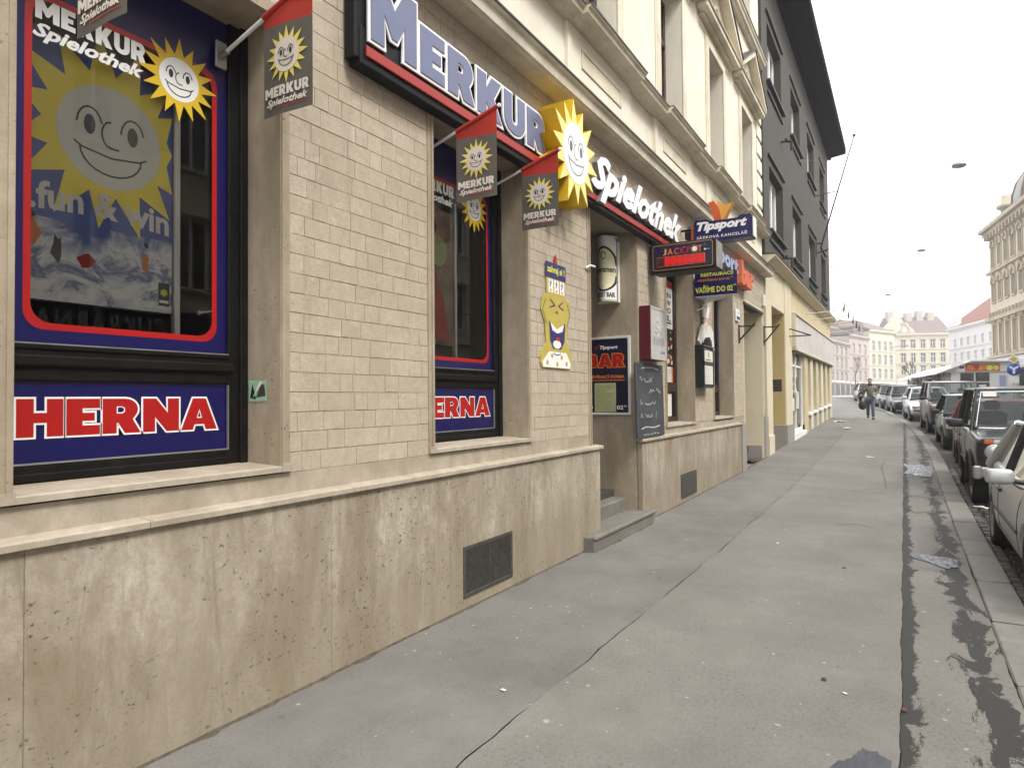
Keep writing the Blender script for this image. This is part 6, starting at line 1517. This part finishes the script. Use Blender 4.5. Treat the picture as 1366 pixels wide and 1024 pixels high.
for px, Z, lb in ((1217, 62, 'distant pedestrian seen above the car roofs left of the long market pavilion'), (1224, 64, 'distant pedestrian in front of the glazed side of the market pavilion'), (1246, 60, 'distant pedestrian near the red and white road sign')):
    X, Y = at(px, Z); person((X, Y, gz(X)), PI+.8*(px % 3), lb, 'distant pedestrians', False)
# ------------------------------------------------------------------ far buildings
def fb(name, A_, Bp, z0, floors, eave, ncol, ww, mwall, label, roof=None, depth=14, edge=.06, cat='building', mtrim=None, base=True, shop=True):
    """facade from A_ (left) to Bp (right) as seen from the street; floors = [(sill z, head z)]"""
    a, b = Vector((A_[0], A_[1], 0)), Vector((Bp[0], Bp[1], 0)); L = (b-a).length; th = math.atan2((b-a).y, (b-a).x)
    o = empty(name, (a.x, a.y, z0), label, cat, rz=th); mt = mtrim or M_cream2; H = eave-z0
    cols = [(L*edge+(L*(1-2*edge))*(i+.5)/ncol) for i in range(ncol)]
    mb = MB(); wall_with(mb, 0, L, 0, .4, 0, H, [(c-ww/2, c+ww/2, [(f0-z0, f1-z0) for f0, f1 in floors]) for c in cols])
    mb.box(0, .3, .4, depth, 0, H); mb.box(L-.3, L, .4, depth, 0, H); mb.box(0, L, depth, depth+.3, 0, H); mb.build('wall', mwall, o, local=True)
    wm = None
    for f0, f1 in floors:
        h = f1-f0
        f_ = .09; F = MB(); F.box(-ww/2, ww/2, .16, .2, 0, h, 1)
        for q in ((-ww/2, -ww/2+f_, 0, h), (ww/2-f_, ww/2, 0, h), (-.05, .05, f_, h-f_), (-ww/2+f_, ww/2-f_, h*.62, h*.62+f_)): F.box(q[0], q[1], .12, .159, q[2], q[3], 0)
        F.box(-ww/2-.14, ww/2+.14, -.1, -.002, -.16, -.02, 2); F.box(-ww/2-.2, ww/2+.2, -.16, -.002, h+.12, h+.28, 2)
        for s in (-1, 1): F.box(s*(ww/2+.01), s*(ww/2+.13), -.05, -.002, 0, h+.1, 2)
        wm = F.mesh('window', [M_white, M_farglass, mt])
        for c in cols:
            k = bpy.data.objects.new('window', wm); COL.objects.link(k); k.parent = o; k.location = (c, 0, f0-z0)
    mb = MB(); mb.box(-.1, L+.1, -.5, -.002, H, H+.35); mb.box(-.05, L+.05, -.25, -.002, H-.3, H-.002)
    for f0, f1 in floors: mb.box(0, L, -.14, -.002, f0-z0-.5, f0-z0-.3)
    mb.build('cornice', mt, o, local=True)
    if roof:
        rh, rm = roof; mb = MB(); mb.add([(-.1, -.5, H+.352), (L+.1, -.5, H+.352), (L+.1, depth*.5, H+rh), (-.1, depth*.5, H+rh), (-.1, depth+.5, H+.352), (L+.1, depth+.5, H+.352)], [(0,1,2,3), (3,2,5,4), (0,3,4), (1,5,2)]); mb.build('roof', rm, o, local=True)
    if shop:
        n = max(2, ncol); 
        for i in range(n):
            c = L*(i+.5)/n; mb = MB(); w_ = L/n*.38; mb.box(c-w_, c+w_, -.04, -.002, .3, 2.7, 1); mb.box(c-w_, c+w_, -.12, -.002, 2.75, 3.3, 0); mb.build('shop_window', [M_paper if i % 3 else M_whitepl, M_farglass], o, local=True)
    return o
M_far_cream = plaster('far_cream_plaster', (.56,.505,.39), (.49,.44,.335), .5, .3); M_far_white = plaster('far_white_plaster', (.70,.69,.67), (.62,.61,.58), .4, .3); M_far_pink = plaster('far_pink_plaster', (.42,.345,.31), (.35,.29,.26), .5, .3); M_far_tan = plaster('far_tan_plaster', (.40,.35,.30), (.33,.28,.24), .5, .3); M_tile = plain('red_roof_tiles', '#84584a', .8, scale=3); M_slateroof = plain('grey_brown_roof', '#6a5a55', .8, scale=2)
ZB = gz(100)
def hz(py, Z): return 1.6+(526.5-py)/890*Z
Zc = 165; a = at(1195, Zc); b = at(1270, Zc-2)
fl = [(hz(522-i*17.5-5, Zc), hz(522-i*17.5-15, Zc)) for i in range(1, 5)]
fl = [(hz(482, Zc), hz(470.5, Zc)), (hz(463, Zc), hz(452.5, Zc)), (hz(498, Zc), hz(487, Zc))]
cr = fb('apartment_house', a, b, ZB, fl, hz(446, Zc), 5, 1.15, M_far_cream, 'far cream apartment house with a long grey roof and two rows of framed windows', (5.2, M_slateroof), mtrim=M_far_cream)
Lc = (Vector(b)-Vector(a)).length
for i, u in enumerate((.08, .42, .62, .82)):
    mb = MB(); mb.bev(Lc*u-.8, Lc*u+.8, 5.0, 7.0, hz(446, Zc)-ZB+3.2, hz(446, Zc)-ZB+6.6-.4*(i % 2), .1); mb.build('chimney', M_far_tan, cr, local=True)
for u, hh, wd in ((.02, 4.6, 3.4), (.16, 3.0, 2.6)):
    mb = MB(); H = hz(446, Zc)-ZB; P = [(Lc*u-wd, H+.36), (Lc*u+wd, H+.36), (Lc*u+wd*.8, H+hh*.45), (Lc*u+wd*.45, H+hh*.7), (Lc*u+wd*.3, H+hh), (Lc*u-wd*.3, H+hh), (Lc*u-wd*.45, H+hh*.7), (Lc*u-wd*.8, H+hh*.45)]
    mb.prism(P, lambda u_, v_, d_: (u_, d_, v_), .6, -.3); mb.prism(arc(Lc*u, H+hh*.4, wd*.3, 0, 330, 11), lambda u_, v_, d_: (u_, d_, v_), -.32, -.36); mb.build('gable', M_far_cream, cr, local=True, fixn=True)
a2 = at(1160, 158); fl2 = [(hz(484, 160), hz(472, 160)), (hz(465, 160), hz(454, 160)), (hz(503, 160), hz(491, 160))]
fb('apartment_house', a2, a, ZB, fl2, hz(441, 160), 4, 1.2, M_far_cream, 'far cream house with ornate gable beside the long grey roof', (3.5, M_slateroof), mtrim=M_far_cream)
a3 = at(1134, 148); fl3 = [(hz(487, 152), hz(476, 152)), (hz(469, 152), hz(458, 152)), (hz(505, 152), hz(494, 152))]
p3 = fb('apartment_house', a3, a2, ZB, fl3, hz(448, 152), 3, 1.3, M_far_pink, 'far dusty pink house with a small roof turret', (3.5, M_slateroof), mtrim=M_far_pink)
mb = MB(); L3 = (Vector(a2)-Vector(a3)).length; H3 = hz(448, 152)-ZB
mb.box(L3*.25, L3*.75, .2, 3.2, H3+.36, H3+2.4); mb.prism([(L3*.2, H3+2.41), (L3*.8, H3+2.41), (L3*.66, H3+3.8), (L3*.34, H3+3.8)], lambda u_, v_, d_: (u_, d_, v_), 3.4, 0); mb.build('roof_turret', [M_slateroof], p3, local=True, fixn=True)
a4 = at(1098, 130); fl4 = [(hz(488, 139), hz(476, 139)), (hz(469, 139), hz(460, 139)), (hz(506, 139), hz(495, 139))]
fb('apartment_house', a4, a3, ZB, fl4, hz(455, 139), 5, 1.5, M_far_tan, 'far greyish tan house next to the ochre shop corner', (3., M_slateroof), mtrim=M_far_tan)
aw, bw = at(1267, 132), at(1345, 108)
flw = [(hz(478, 122), hz(469, 122)), (hz(458.5, 122), hz(449, 122)), (hz(500, 122), hz(490, 122))]
wh = fb('apartment_house', aw, bw, ZB, flw, hz(434, 122), 7, .85, M_far_white, 'far white house with a steep reddish tiled roof', (6.2, M_tile), mtrim=M_far_white)
mb = MB(); mb.box(0, 5.5, -.3, .3, hz(434, 122)-ZB+.36, hz(427, 130)-ZB+.4); mb.build('parapet', M_far_white, wh, local=True)

# domed corner house across the street
th = R(8.8); cx_, cy_ = 73.5, -6.6
RB = empty('domed_house', (cx_, cy_, ZB), 'ornate cream corner house with a green dome and arched windows at the right edge', 'building', rz=th+PI)   # local +x runs towards the camera, +y into the house
Lr = 34.; Hc = 15.9-ZB
cols = [2.2+1.75*i for i in range(18)]
flr = [(5.2, 7.7), (9.7, 11.3), (12.7, 14.5)]
def lw(u, v, d): return (u, d, v)
# with +x towards the camera (left to right as seen) the street lies at +y of the rotated frame: mirror so that -y is the street
mir = 1
mb = MB()
def Yr(y): return y
wall_with(mb, 1.0, Lr, -.5, 0, 0, Hc, [(c-.42, c+.42, [(f0-ZB, f1-ZB) for f0, f1 in flr]) for c in cols]); mb.box(1.0, Lr, -14, -13.6, 0, Hc); mb.box(Lr-.4, Lr, -13.6, -.5, 0, Hc)
mb.build('wall', M_far_cream, RB, local=True)
mb = MB(); mb.add([(1.0, 0, 0), (-2.2, -2.6, 0), (-2.2, -2.6, Hc), (1.0, 0, Hc), (-2.2, -14, 0), (-2.2, -14, Hc)], [(0,1,2,3), (1,4,5,2)]); mb.build('corner_wall', M_far_cream, RB, local=True)
mo = plaster('dirty_stone_ornament', (.44,.38,.28), (.22,.18,.14), .7, .8)
def win_mesh(h, arch):
    F = MB(); F.box(-.42, .42, -.22, -.18, 0, h, 1)
    for q in ((-.42, -.34, 0, h), (.34, .42, 0, h), (-.04, .04, 0, h), (-.34, .34, h*.66, h*.66+.07)): F.box(q[0], q[1], -.179, -.14, q[2], q[3], 0)
    F.box(-.55, .55, .002, .12, -.16, -.02, 2)
    for s in (-1, 1): F.box(s*.44, s*.58, .002, .08, 0, h, 2)
    if arch: F.prism(arc(0, h-.02, .70, 0, 180, 8)+list(reversed(arc(0, h-.02, .45, 0, 180, 8))), lw, .002, .16, 2); F.prism(arc(0, h-.02, .44, 0, 180, 8), lw, .002, .05, 2); F.bev(-.12, .12, .002, .22, h+.4, h+.8, .03, 2)
    else: F.box(-.62, .62, .002, .2, h+.1, h+.28, 2)
    return F.mesh('window', [M_brownwood, M_farglass, mo])
for i, (f0, f1) in enumerate(flr):
    wm = win_mesh(f1-f0, i > 0)
    for c in cols:
        k = bpy.data.objects.new('window', wm); COL.objects.link(k); k.parent = RB; k.location = (c, 0, f0-ZB)
    k = bpy.data.objects.new('window', wm); COL.objects.link(k); k.parent = RB; k.location = (-.6, -1.22, f0-ZB); k.rotation_euler = (0, 0, math.atan2(2.6, 3.2)); k.scale = (.9, 1, 1)
mb = MB()
for z_, hgt, pr in ((Hc, .30, .75), (Hc-.32, .3, .45), (8.0-ZB, .3, .35), (12.2-ZB, .22, .25), (4.75-ZB, .22, .3)):
    mb.box(.6, Lr, .002, pr, z_, z_+hgt); mb.add([(1.0, pr, z_), (-2.4-pr*.4, -2.6+pr*.6, z_), (-2.4-pr*.4, -2.6+pr*.6, z_+hgt), (1.0, pr, z_+hgt), (1.0, -.5, z_+hgt), (-2.0, -3.0, z_+hgt), (1., -.5, z_), (-2.0, -3.0, z_)], [(0,1,2,3), (3,2,5,4), (0,6,7,1)])
for c in [1.3+.85*i for i in range(36)]: mb.box(c, c+.28, .002, .5, Hc-.75, Hc-.33); 
for c in [1.5+.875*i for i in range(34)]: mb.box(c, c+.2, .002, .3, 8.3-ZB, 8.75-ZB)
mb.build('cornice', mo, RB, local=True)
mb = MB(); mb.box(1.0, Lr, .002, .15, 3.7-ZB, 4.7-ZB, 0); mb.box(1., Lr, .002, .06, 0, .5, 0)
for i in range(11): mb.box(1.6+3*i, 4.0+3*i, .002, .05, .5, 3.6-ZB, 1); mb.box(1.3+3*i, 1.55+3*i, .002, .12, 0, 3.7-ZB, 2)
mb.box(-1.5, -1.3, -1.6, -1.5, 0, 3, 2); mb.build('shop_front', [M_far_white, M_carglass, plain('salmon_paint', '#c99a84', .6)], RB, local=True)
mb = MB(); mb.add([(.6, .7, Hc+.302), (Lr, .7, Hc+.302), (Lr, -4, Hc+2.2), (2, -4, Hc+2.2), (-2.8, -2.2, Hc+.302)], [(0,1,2,3), (4,0,3)]); mb.build('roof', M_eave, RB, local=True)
dm = MB(); pr_ = [(3.75, 0), (3.8, .5), (3.75, 1.2), (3.5, 2.1), (2.9, 3.0), (2.0, 3.7), (1.0, 4.2), (.5, 4.5), (.35, 5.2), (.1, 5.6), (.001, 6.6)]
dm.lathe(pr_, (6.6, -4.2, Hc+.9), 'z', 20); t = NT('verdigris_copper'); t.set(Base_Color=t.mix(t.gray(t.noise(1.2, 5, .6), .35, .65), (.19,.23,.21), (.28,.32,.29)), Roughness=.6); dm.build('dome', t.m, RB, local=True)
dm = MB()
for k in range(10):
    t_ = 2*PI*k/10; dm.path([(6.6+(r_+.05)*math.cos(t_), -4.2+(r_+.05)*math.sin(t_), Hc+.9+h_) for r_, h_ in pr_[:8]], .10, 5)
dm.lathe([(3.9, -.9), (4.0, -.1), (4.1, .0), (3.8, .12)], (6.6, -4.2, Hc+.9), 'z', 20, 1); dm.build('dome_rib', [plain('rusty_rib', '#7c5a4c', .7), M_eave], RB, local=True)
dm = MB(); dm.lathe([(.75, 0), (.75, .5), (.55, .7), (.55, 1.9), (.85, 2.0), (.85, 2.25), (.5, 2.4), (.5, 3.1), (.001, 3.15)], (.4, -1.6, Hc+.3), 'z', 12); dm.build('corner_pillar', mo, RB, local=True)
dm = MB(); dm.bev(-2.6, -1.9, -3.0, -2.4, Hc+.35, Hc+.9, .1); dm.build('corner_urn', mo, RB, local=True)

done = set()
for k in RB.children:                                     # the street side of this house is its local -y
    k.location.y = -k.location.y; k.rotation_euler.z = -k.rotation_euler.z
    if k.data.name in done: continue
    done.add(k.data.name)
    for v in k.data.vertices: v.co.y = -v.co.y
    k.data.flip_normals()
# long market pavilion with a sloping white roof
X, Y = at(1268, 50); th = math.atan2(math.sin(R(6)), math.cos(R(6)))
MP = empty('market_pavilion', (X, Y, gz(X)), 'low market pavilion with white sloping roof and an orange fruit banner', 'building', rz=th)      # +x away along the side, -y to the right end
g0 = gz(X); Ht = 4.05-g0; Lk = 27.; Wk = 4.2
mb = MB(); mb.box(0, Lk, -.25, -.05, 0, .5); mb.box(0, .2, -Wk, -.05, 0, Ht); mb.box(0, Lk, -Wk, -Wk+.2, 0, Ht); mb.build('wall', M_far_white, MP, local=True)
mb = MB(); mb.add([(-.5, .9, Ht-.75), (Lk, .9, Ht-.75), (Lk, -Wk*.3, Ht+.12), (-.5, -Wk*.3, Ht+.12), (-.5, -Wk-.3, Ht+.02), (Lk, -Wk-.3, Ht+.02), (-.5, .9, Ht-.85), (Lk, .9, Ht-.85), (-.5, -Wk*.3, Ht+.03), (-.5, -Wk-.3, Ht-.07)], [(0,1,2,3), (3,2,5,4), (0,6,7,1), (0,3,8,6), (3,4,9,8)]); mb.build('roof', M_whitepl, MP, local=True)
mb = MB(); mb.add([(-.12, -.05, Ht-.75), (-.12, -Wk, Ht-.75), (-.12, -Wk, Ht-.05), (-.12, -Wk*.3, Ht+.03), (-.12, .85, Ht-.76)], [(0,1,2,3,4)]); mb.build('gable_panel', M_far_white, MP, local=True)
for i in range(9):
    x_ = .3+i*3.2; mb = MB(); mb.bev(x_, x_+.14, -.2, -.06, .5, Ht-.5, .02); mb.build('post', M_greyfoot, MP, local=True)
    if i < 8: mb = MB(); mb.box(x_+.16, x_+3.2, -.16, -.12, .5, Ht-.6); mb.build('glazing', M_carglass if i % 3 else M_panel, MP, local=True)
mb = MB(); mb.bev(-.14, -.02, -3.05, -.35, Ht-.72, Ht-.12, .02); mb.build('banner_board', M_orange, MP, local=True)
d = Deco((-.145, -.35, Ht-.72), (0,-1,0), (0,0,1), (-1,0,0), .01)
d.rect(.0, .0, .55, .60, M_white, 1); d.poly([(.1, .35), (.3, .5), (.3, .42), (.5, .42), (.5, .25), (.3, .25), (.3, .2)], M_ink, 2)
for i, (u, r_, m_) in enumerate(((.8, .13, M_gold), (1.0, .16, M_orangep), (1.25, .18, M_redflag), (1.5, .16, M_gold), (1.75, .19, M_orangep), (2.05, .2, M_yel), (2.25, .2, plain('leaf_print', '#7f9a35', .6)), (2.45, .17, M_yel))): d.disc(u, .30+.05*(-1)**i, r_, m_, 2+i % 3, 12)
d.build('banner_print', MP, local=True)
mb = MB()
for i in (0, 1): 
    for j in (0, 1): y_ = -.6-i*.95; mb.bev(-.04, -.002, y_-.85, y_, .55+j*.75, 1.2+j*.72-.0, .01)
mb.build('window_glass', M_carglass, MP, local=True)
mb = MB(); mb.bev(-.07, -.041, -1.2, -.75, .62, 1.05, .01); mb.bev(-.07, -.041, -2.2, -1.75, .62, 1.05, .01); mb.build('window_poster', M_paper, MP, local=True)
mb = MB(); mb.bev(-.06, -.002, -3.4, -3.0, .3, 1.7, .01); mb.build('door_board', M_letblue2, MP, local=True)

# row of houses across the street (seen mirrored in the shop windows)
def opposite(xa, xb, y, H, m_, label, txt=None):
    o = empty('street_house', (xa, y, -.1), label, 'building'); L = xb-xa; n = int(L/2.7)
    cs_ = [L*(i+.5)/n for i in range(n)]
    mb = MB(); wall_with(mb, 0, L, -.4, 0, 0, H, [(c-.6, c+.6, [(.9, 3.0), (5.2, 7.3), (8.9, 11.0), (12.4, 14.2)]) for c in cs_]); mb.box(0, L, -10, -9.6, 0, H); mb.box(0, .3, -9.6, -.4, 0, H); mb.box(L-.3, L, -9.6, -.4, 0, H); mb.build('wall', m_, o, local=True)
    for (f0, f1) in ((.9, 3.0), (5.2, 7.3), (8.9, 11.0), (12.4, 14.2)):
        F = MB(); F.box(-.6, .6, -.25, -.2, 0, f1-f0, 1)
        for q in ((-.6, -.5, 0, f1-f0), (.5, .6, 0, f1-f0), (-.05, .05, 0, f1-f0)): F.box(q[0], q[1], -.199, -.15, q[2], q[3], 0)
        F.box(-.75, .75, .002, .15, -.15, -.02, 2); F.box(-.8, .8, .002, .2, f1-f0+.1, f1-f0+.3, 2); wm = F.mesh('window', [M_white, M_carglass, M_cream2])
        for c in cs_: k = bpy.data.objects.new('window', wm); COL.objects.link(k); k.parent = o; k.location = (c, 0, f0)
    mb = MB(); mb.box(0, L, .002, .5, H-.3, H); mb.box(0, L, .002, .2, 4.4, 4.6); mb.build('cornice', M_cream2, o, local=True)
    mb = MB(); mb.add([(0, .5, H+.01), (L, .5, H+.01), (L, -5, H+3), (0, -5, H+3)], [(0,1,2,3)]); mb.build('roof', M_tile, o, local=True)
    return o
opposite(-14, 5.4, -12.3, 15.5, M_far_tan, 'tan house on the opposite side of the street')
oh = opposite(5.5, 20, -12.3, 15.2, M_pale, 'pale house with a confectioner shop sign on the opposite side of the street')
mb = MB(); mb.bev(1.2, 12.8, .003, .12, 3.22, 4.36, .02); mb.build('shop_fascia', M_navy2, oh, local=True)
d = Deco((10.3, .121, 3.55), (-1,0,0), (0,0,1), (0,1,0), .004); d.text('CUKRÁRNA', 4.0, .0, 3.5, .72, M_greypaper, 1, .02, 0, None, 1.15); d.build('shop_lettering', oh, local=True)
opposite(20.1, 34, -12.3, 15.8, M_far_cream, 'cream house on the opposite side of the street')

# road signs, far street lamp, bare tree
X, Y = at(1352, 40); z_ = gz(X)
s_ = empty('road_sign', (X, Y, z_), 'pole with yellow diamond sign above a round blue sign and a white plate', 'road sign', rz=R(12))
mb = MB(); mb.tube((0,0,0), (0,0,3.75-z_), .035); mb.build('pole', M_steel, s_, local=True)
zc = hz(493, 40)-z_
mb = MB(); mb.lathe([(.001, -.07), (.36, -.07), (.36, -.055), (.001, -.055)], (0, 0, zc), 'x', 24); mb.build('round_plate', plain('sign_blue', '#1e4aa8', .4), s_, local=True)
d = Deco((-.0715, 0, zc), (0,-1,0), (0,0,1), (-1,0,0), .003); d.poly([(-.06,-.26), (.06,-.26), (.06,.0), (.26,.14), (.2,.22), (0,.08), (-.2,.22), (-.26,.14), (-.06,.0)], M_white, 1); d.build('arrow_print', s_, local=True)
mb = MB(); mb.prism([(0,-.30), (.30,0), (0,.30), (-.30,0)], lambda u, v, d_: (d_, u, v+zc+.62), -.055, -.07); mb.build('diamond_plate', M_white, s_, local=True, fixn=True)
d = Deco((-.0715, 0, zc+.62), (0,-1,0), (0,0,1), (-1,0,0), .003); d.poly([(0,-.2), (.2,0), (0,.2), (-.2,0)], M_sunbox, 1); d.build('diamond_print', s_, local=True)
mb = MB(); mb.bev(-.07, -.055, -.26, .26, zc-.80, zc-.42, .004); mb.build('text_plate', M_white, s_, local=True)
X, Y = at(1240, 58); z_ = gz(X)
s_ = empty('road_sign', (X, Y, z_), 'distant round red no-entry sign with white bar in front of the pavilion', 'road sign')
zc = hz(503.5, 58)-z_
mb = MB(); mb.tube((0,0,0), (0,0,zc+.3), .03); mb.build('pole', M_steel, s_, local=True)
mb = MB(); mb.lathe([(.001, -.06), (.30, -.06), (.30, -.045), (.001, -.045)], (0, 0, zc), 'x', 20); mb.build('round_plate', M_red, s_, local=True)
mb = MB(); mb.box(-.066, -.0605, -.22, .22, zc-.06, zc+.06); mb.build('white_bar', M_white, s_, local=True)
X, Y = at(1192, 85); z_ = gz(X)
s_ = empty('street_lamp', (X, Y, z_), 'tall pale lamp post standing before the far cream houses', 'street lamp')
mb = MB(); mb.tube((0,0,0), (0,0,1.4), .11); mb.tube((0,0,1.4), (0,0,hz(462, 85)-z_), .075, .05); mb.build('post', plain('pale_grey_post', (.6,.6,.6), .5), s_, local=True)
mb = MB(); mb.tube((0,0,hz(462, 85)-z_), (-.2,-1.1,hz(460, 85)-z_), .045); mb.bev(-.32, -.08, -1.7, -1.0, hz(461, 85)-z_-.05, hz(461, 85)-z_+.1, .04); mb.build('lamp_head', M_panel, s_, local=True)
def bare_tree(px, Z, top, label, seed):
    random.seed(seed); X, Y = at(px, Z); z_ = gz(X); H = hz(top, Z)-z_
    o = empty('bare_tree', (X, Y, z_), label, 'tree', 'bare street trees'); T = MB(); C = MB()
    def grow_(p_, d_, l, r_, k, mbt):
        e_ = p_+d_*l; mbt.tube(p_, e_, r_, r_*.7, 5, caps=False)
        if k == 0: return
        for i in range(random.choice((2, 3, 3))):
            n_ = (d_*.9+Vector((random.uniform(-1, 1), random.uniform(-1, 1), random.uniform(-.1, .8)))*.62).normalized(); grow_(p_.lerp(e_, random.uniform(.6, 1)), n_, l*random.uniform(.6, .85), max(.018, r_*.6), k-1, C)
    T.tube((0,0,0), (0,0,H*.32), .16, .13, 8); grow_(Vector((0,0,H*.3)), Vector((0,0,1)), H*.22, .11, 5, C)
    T.build('trunk', plain('bark', (.08,.07,.06), .9), o, local=True); C.build('branches', plain('bark', (.08,.07,.06), .9), o, local=True)
bare_tree(1214, 105, 474, 'bare leafless tree in front of the far cream house', 5)
bare_tree(1141, 120, 470, 'small bare tree before the dusty pink house at the end of the pavement', 8)
# ------------------------------------------------------------------ thin winter haze over the street
mb = MB(); mb.box(-60, 260, -130, 130, -1.3, 27)
hz_ = mb.build('haze', [bpy.data.materials.new('haze')]); tag(hz_, kind='stuff')
hm_ = hz_.data.materials[0]; hm_.use_nodes = True; hn = hm_.node_tree.nodes; hn.clear()
pv = hn.new('ShaderNodeVolumePrincipled'); pv.inputs['Color'].default_value = (.93,.94,.96,1); pv.inputs['Density'].default_value = .0017; pv.inputs['Anisotropy'].default_value = .2
ho = hn.new('ShaderNodeOutputMaterial'); hm_.node_tree.links.new(pv.outputs[0], ho.inputs['Volume'])
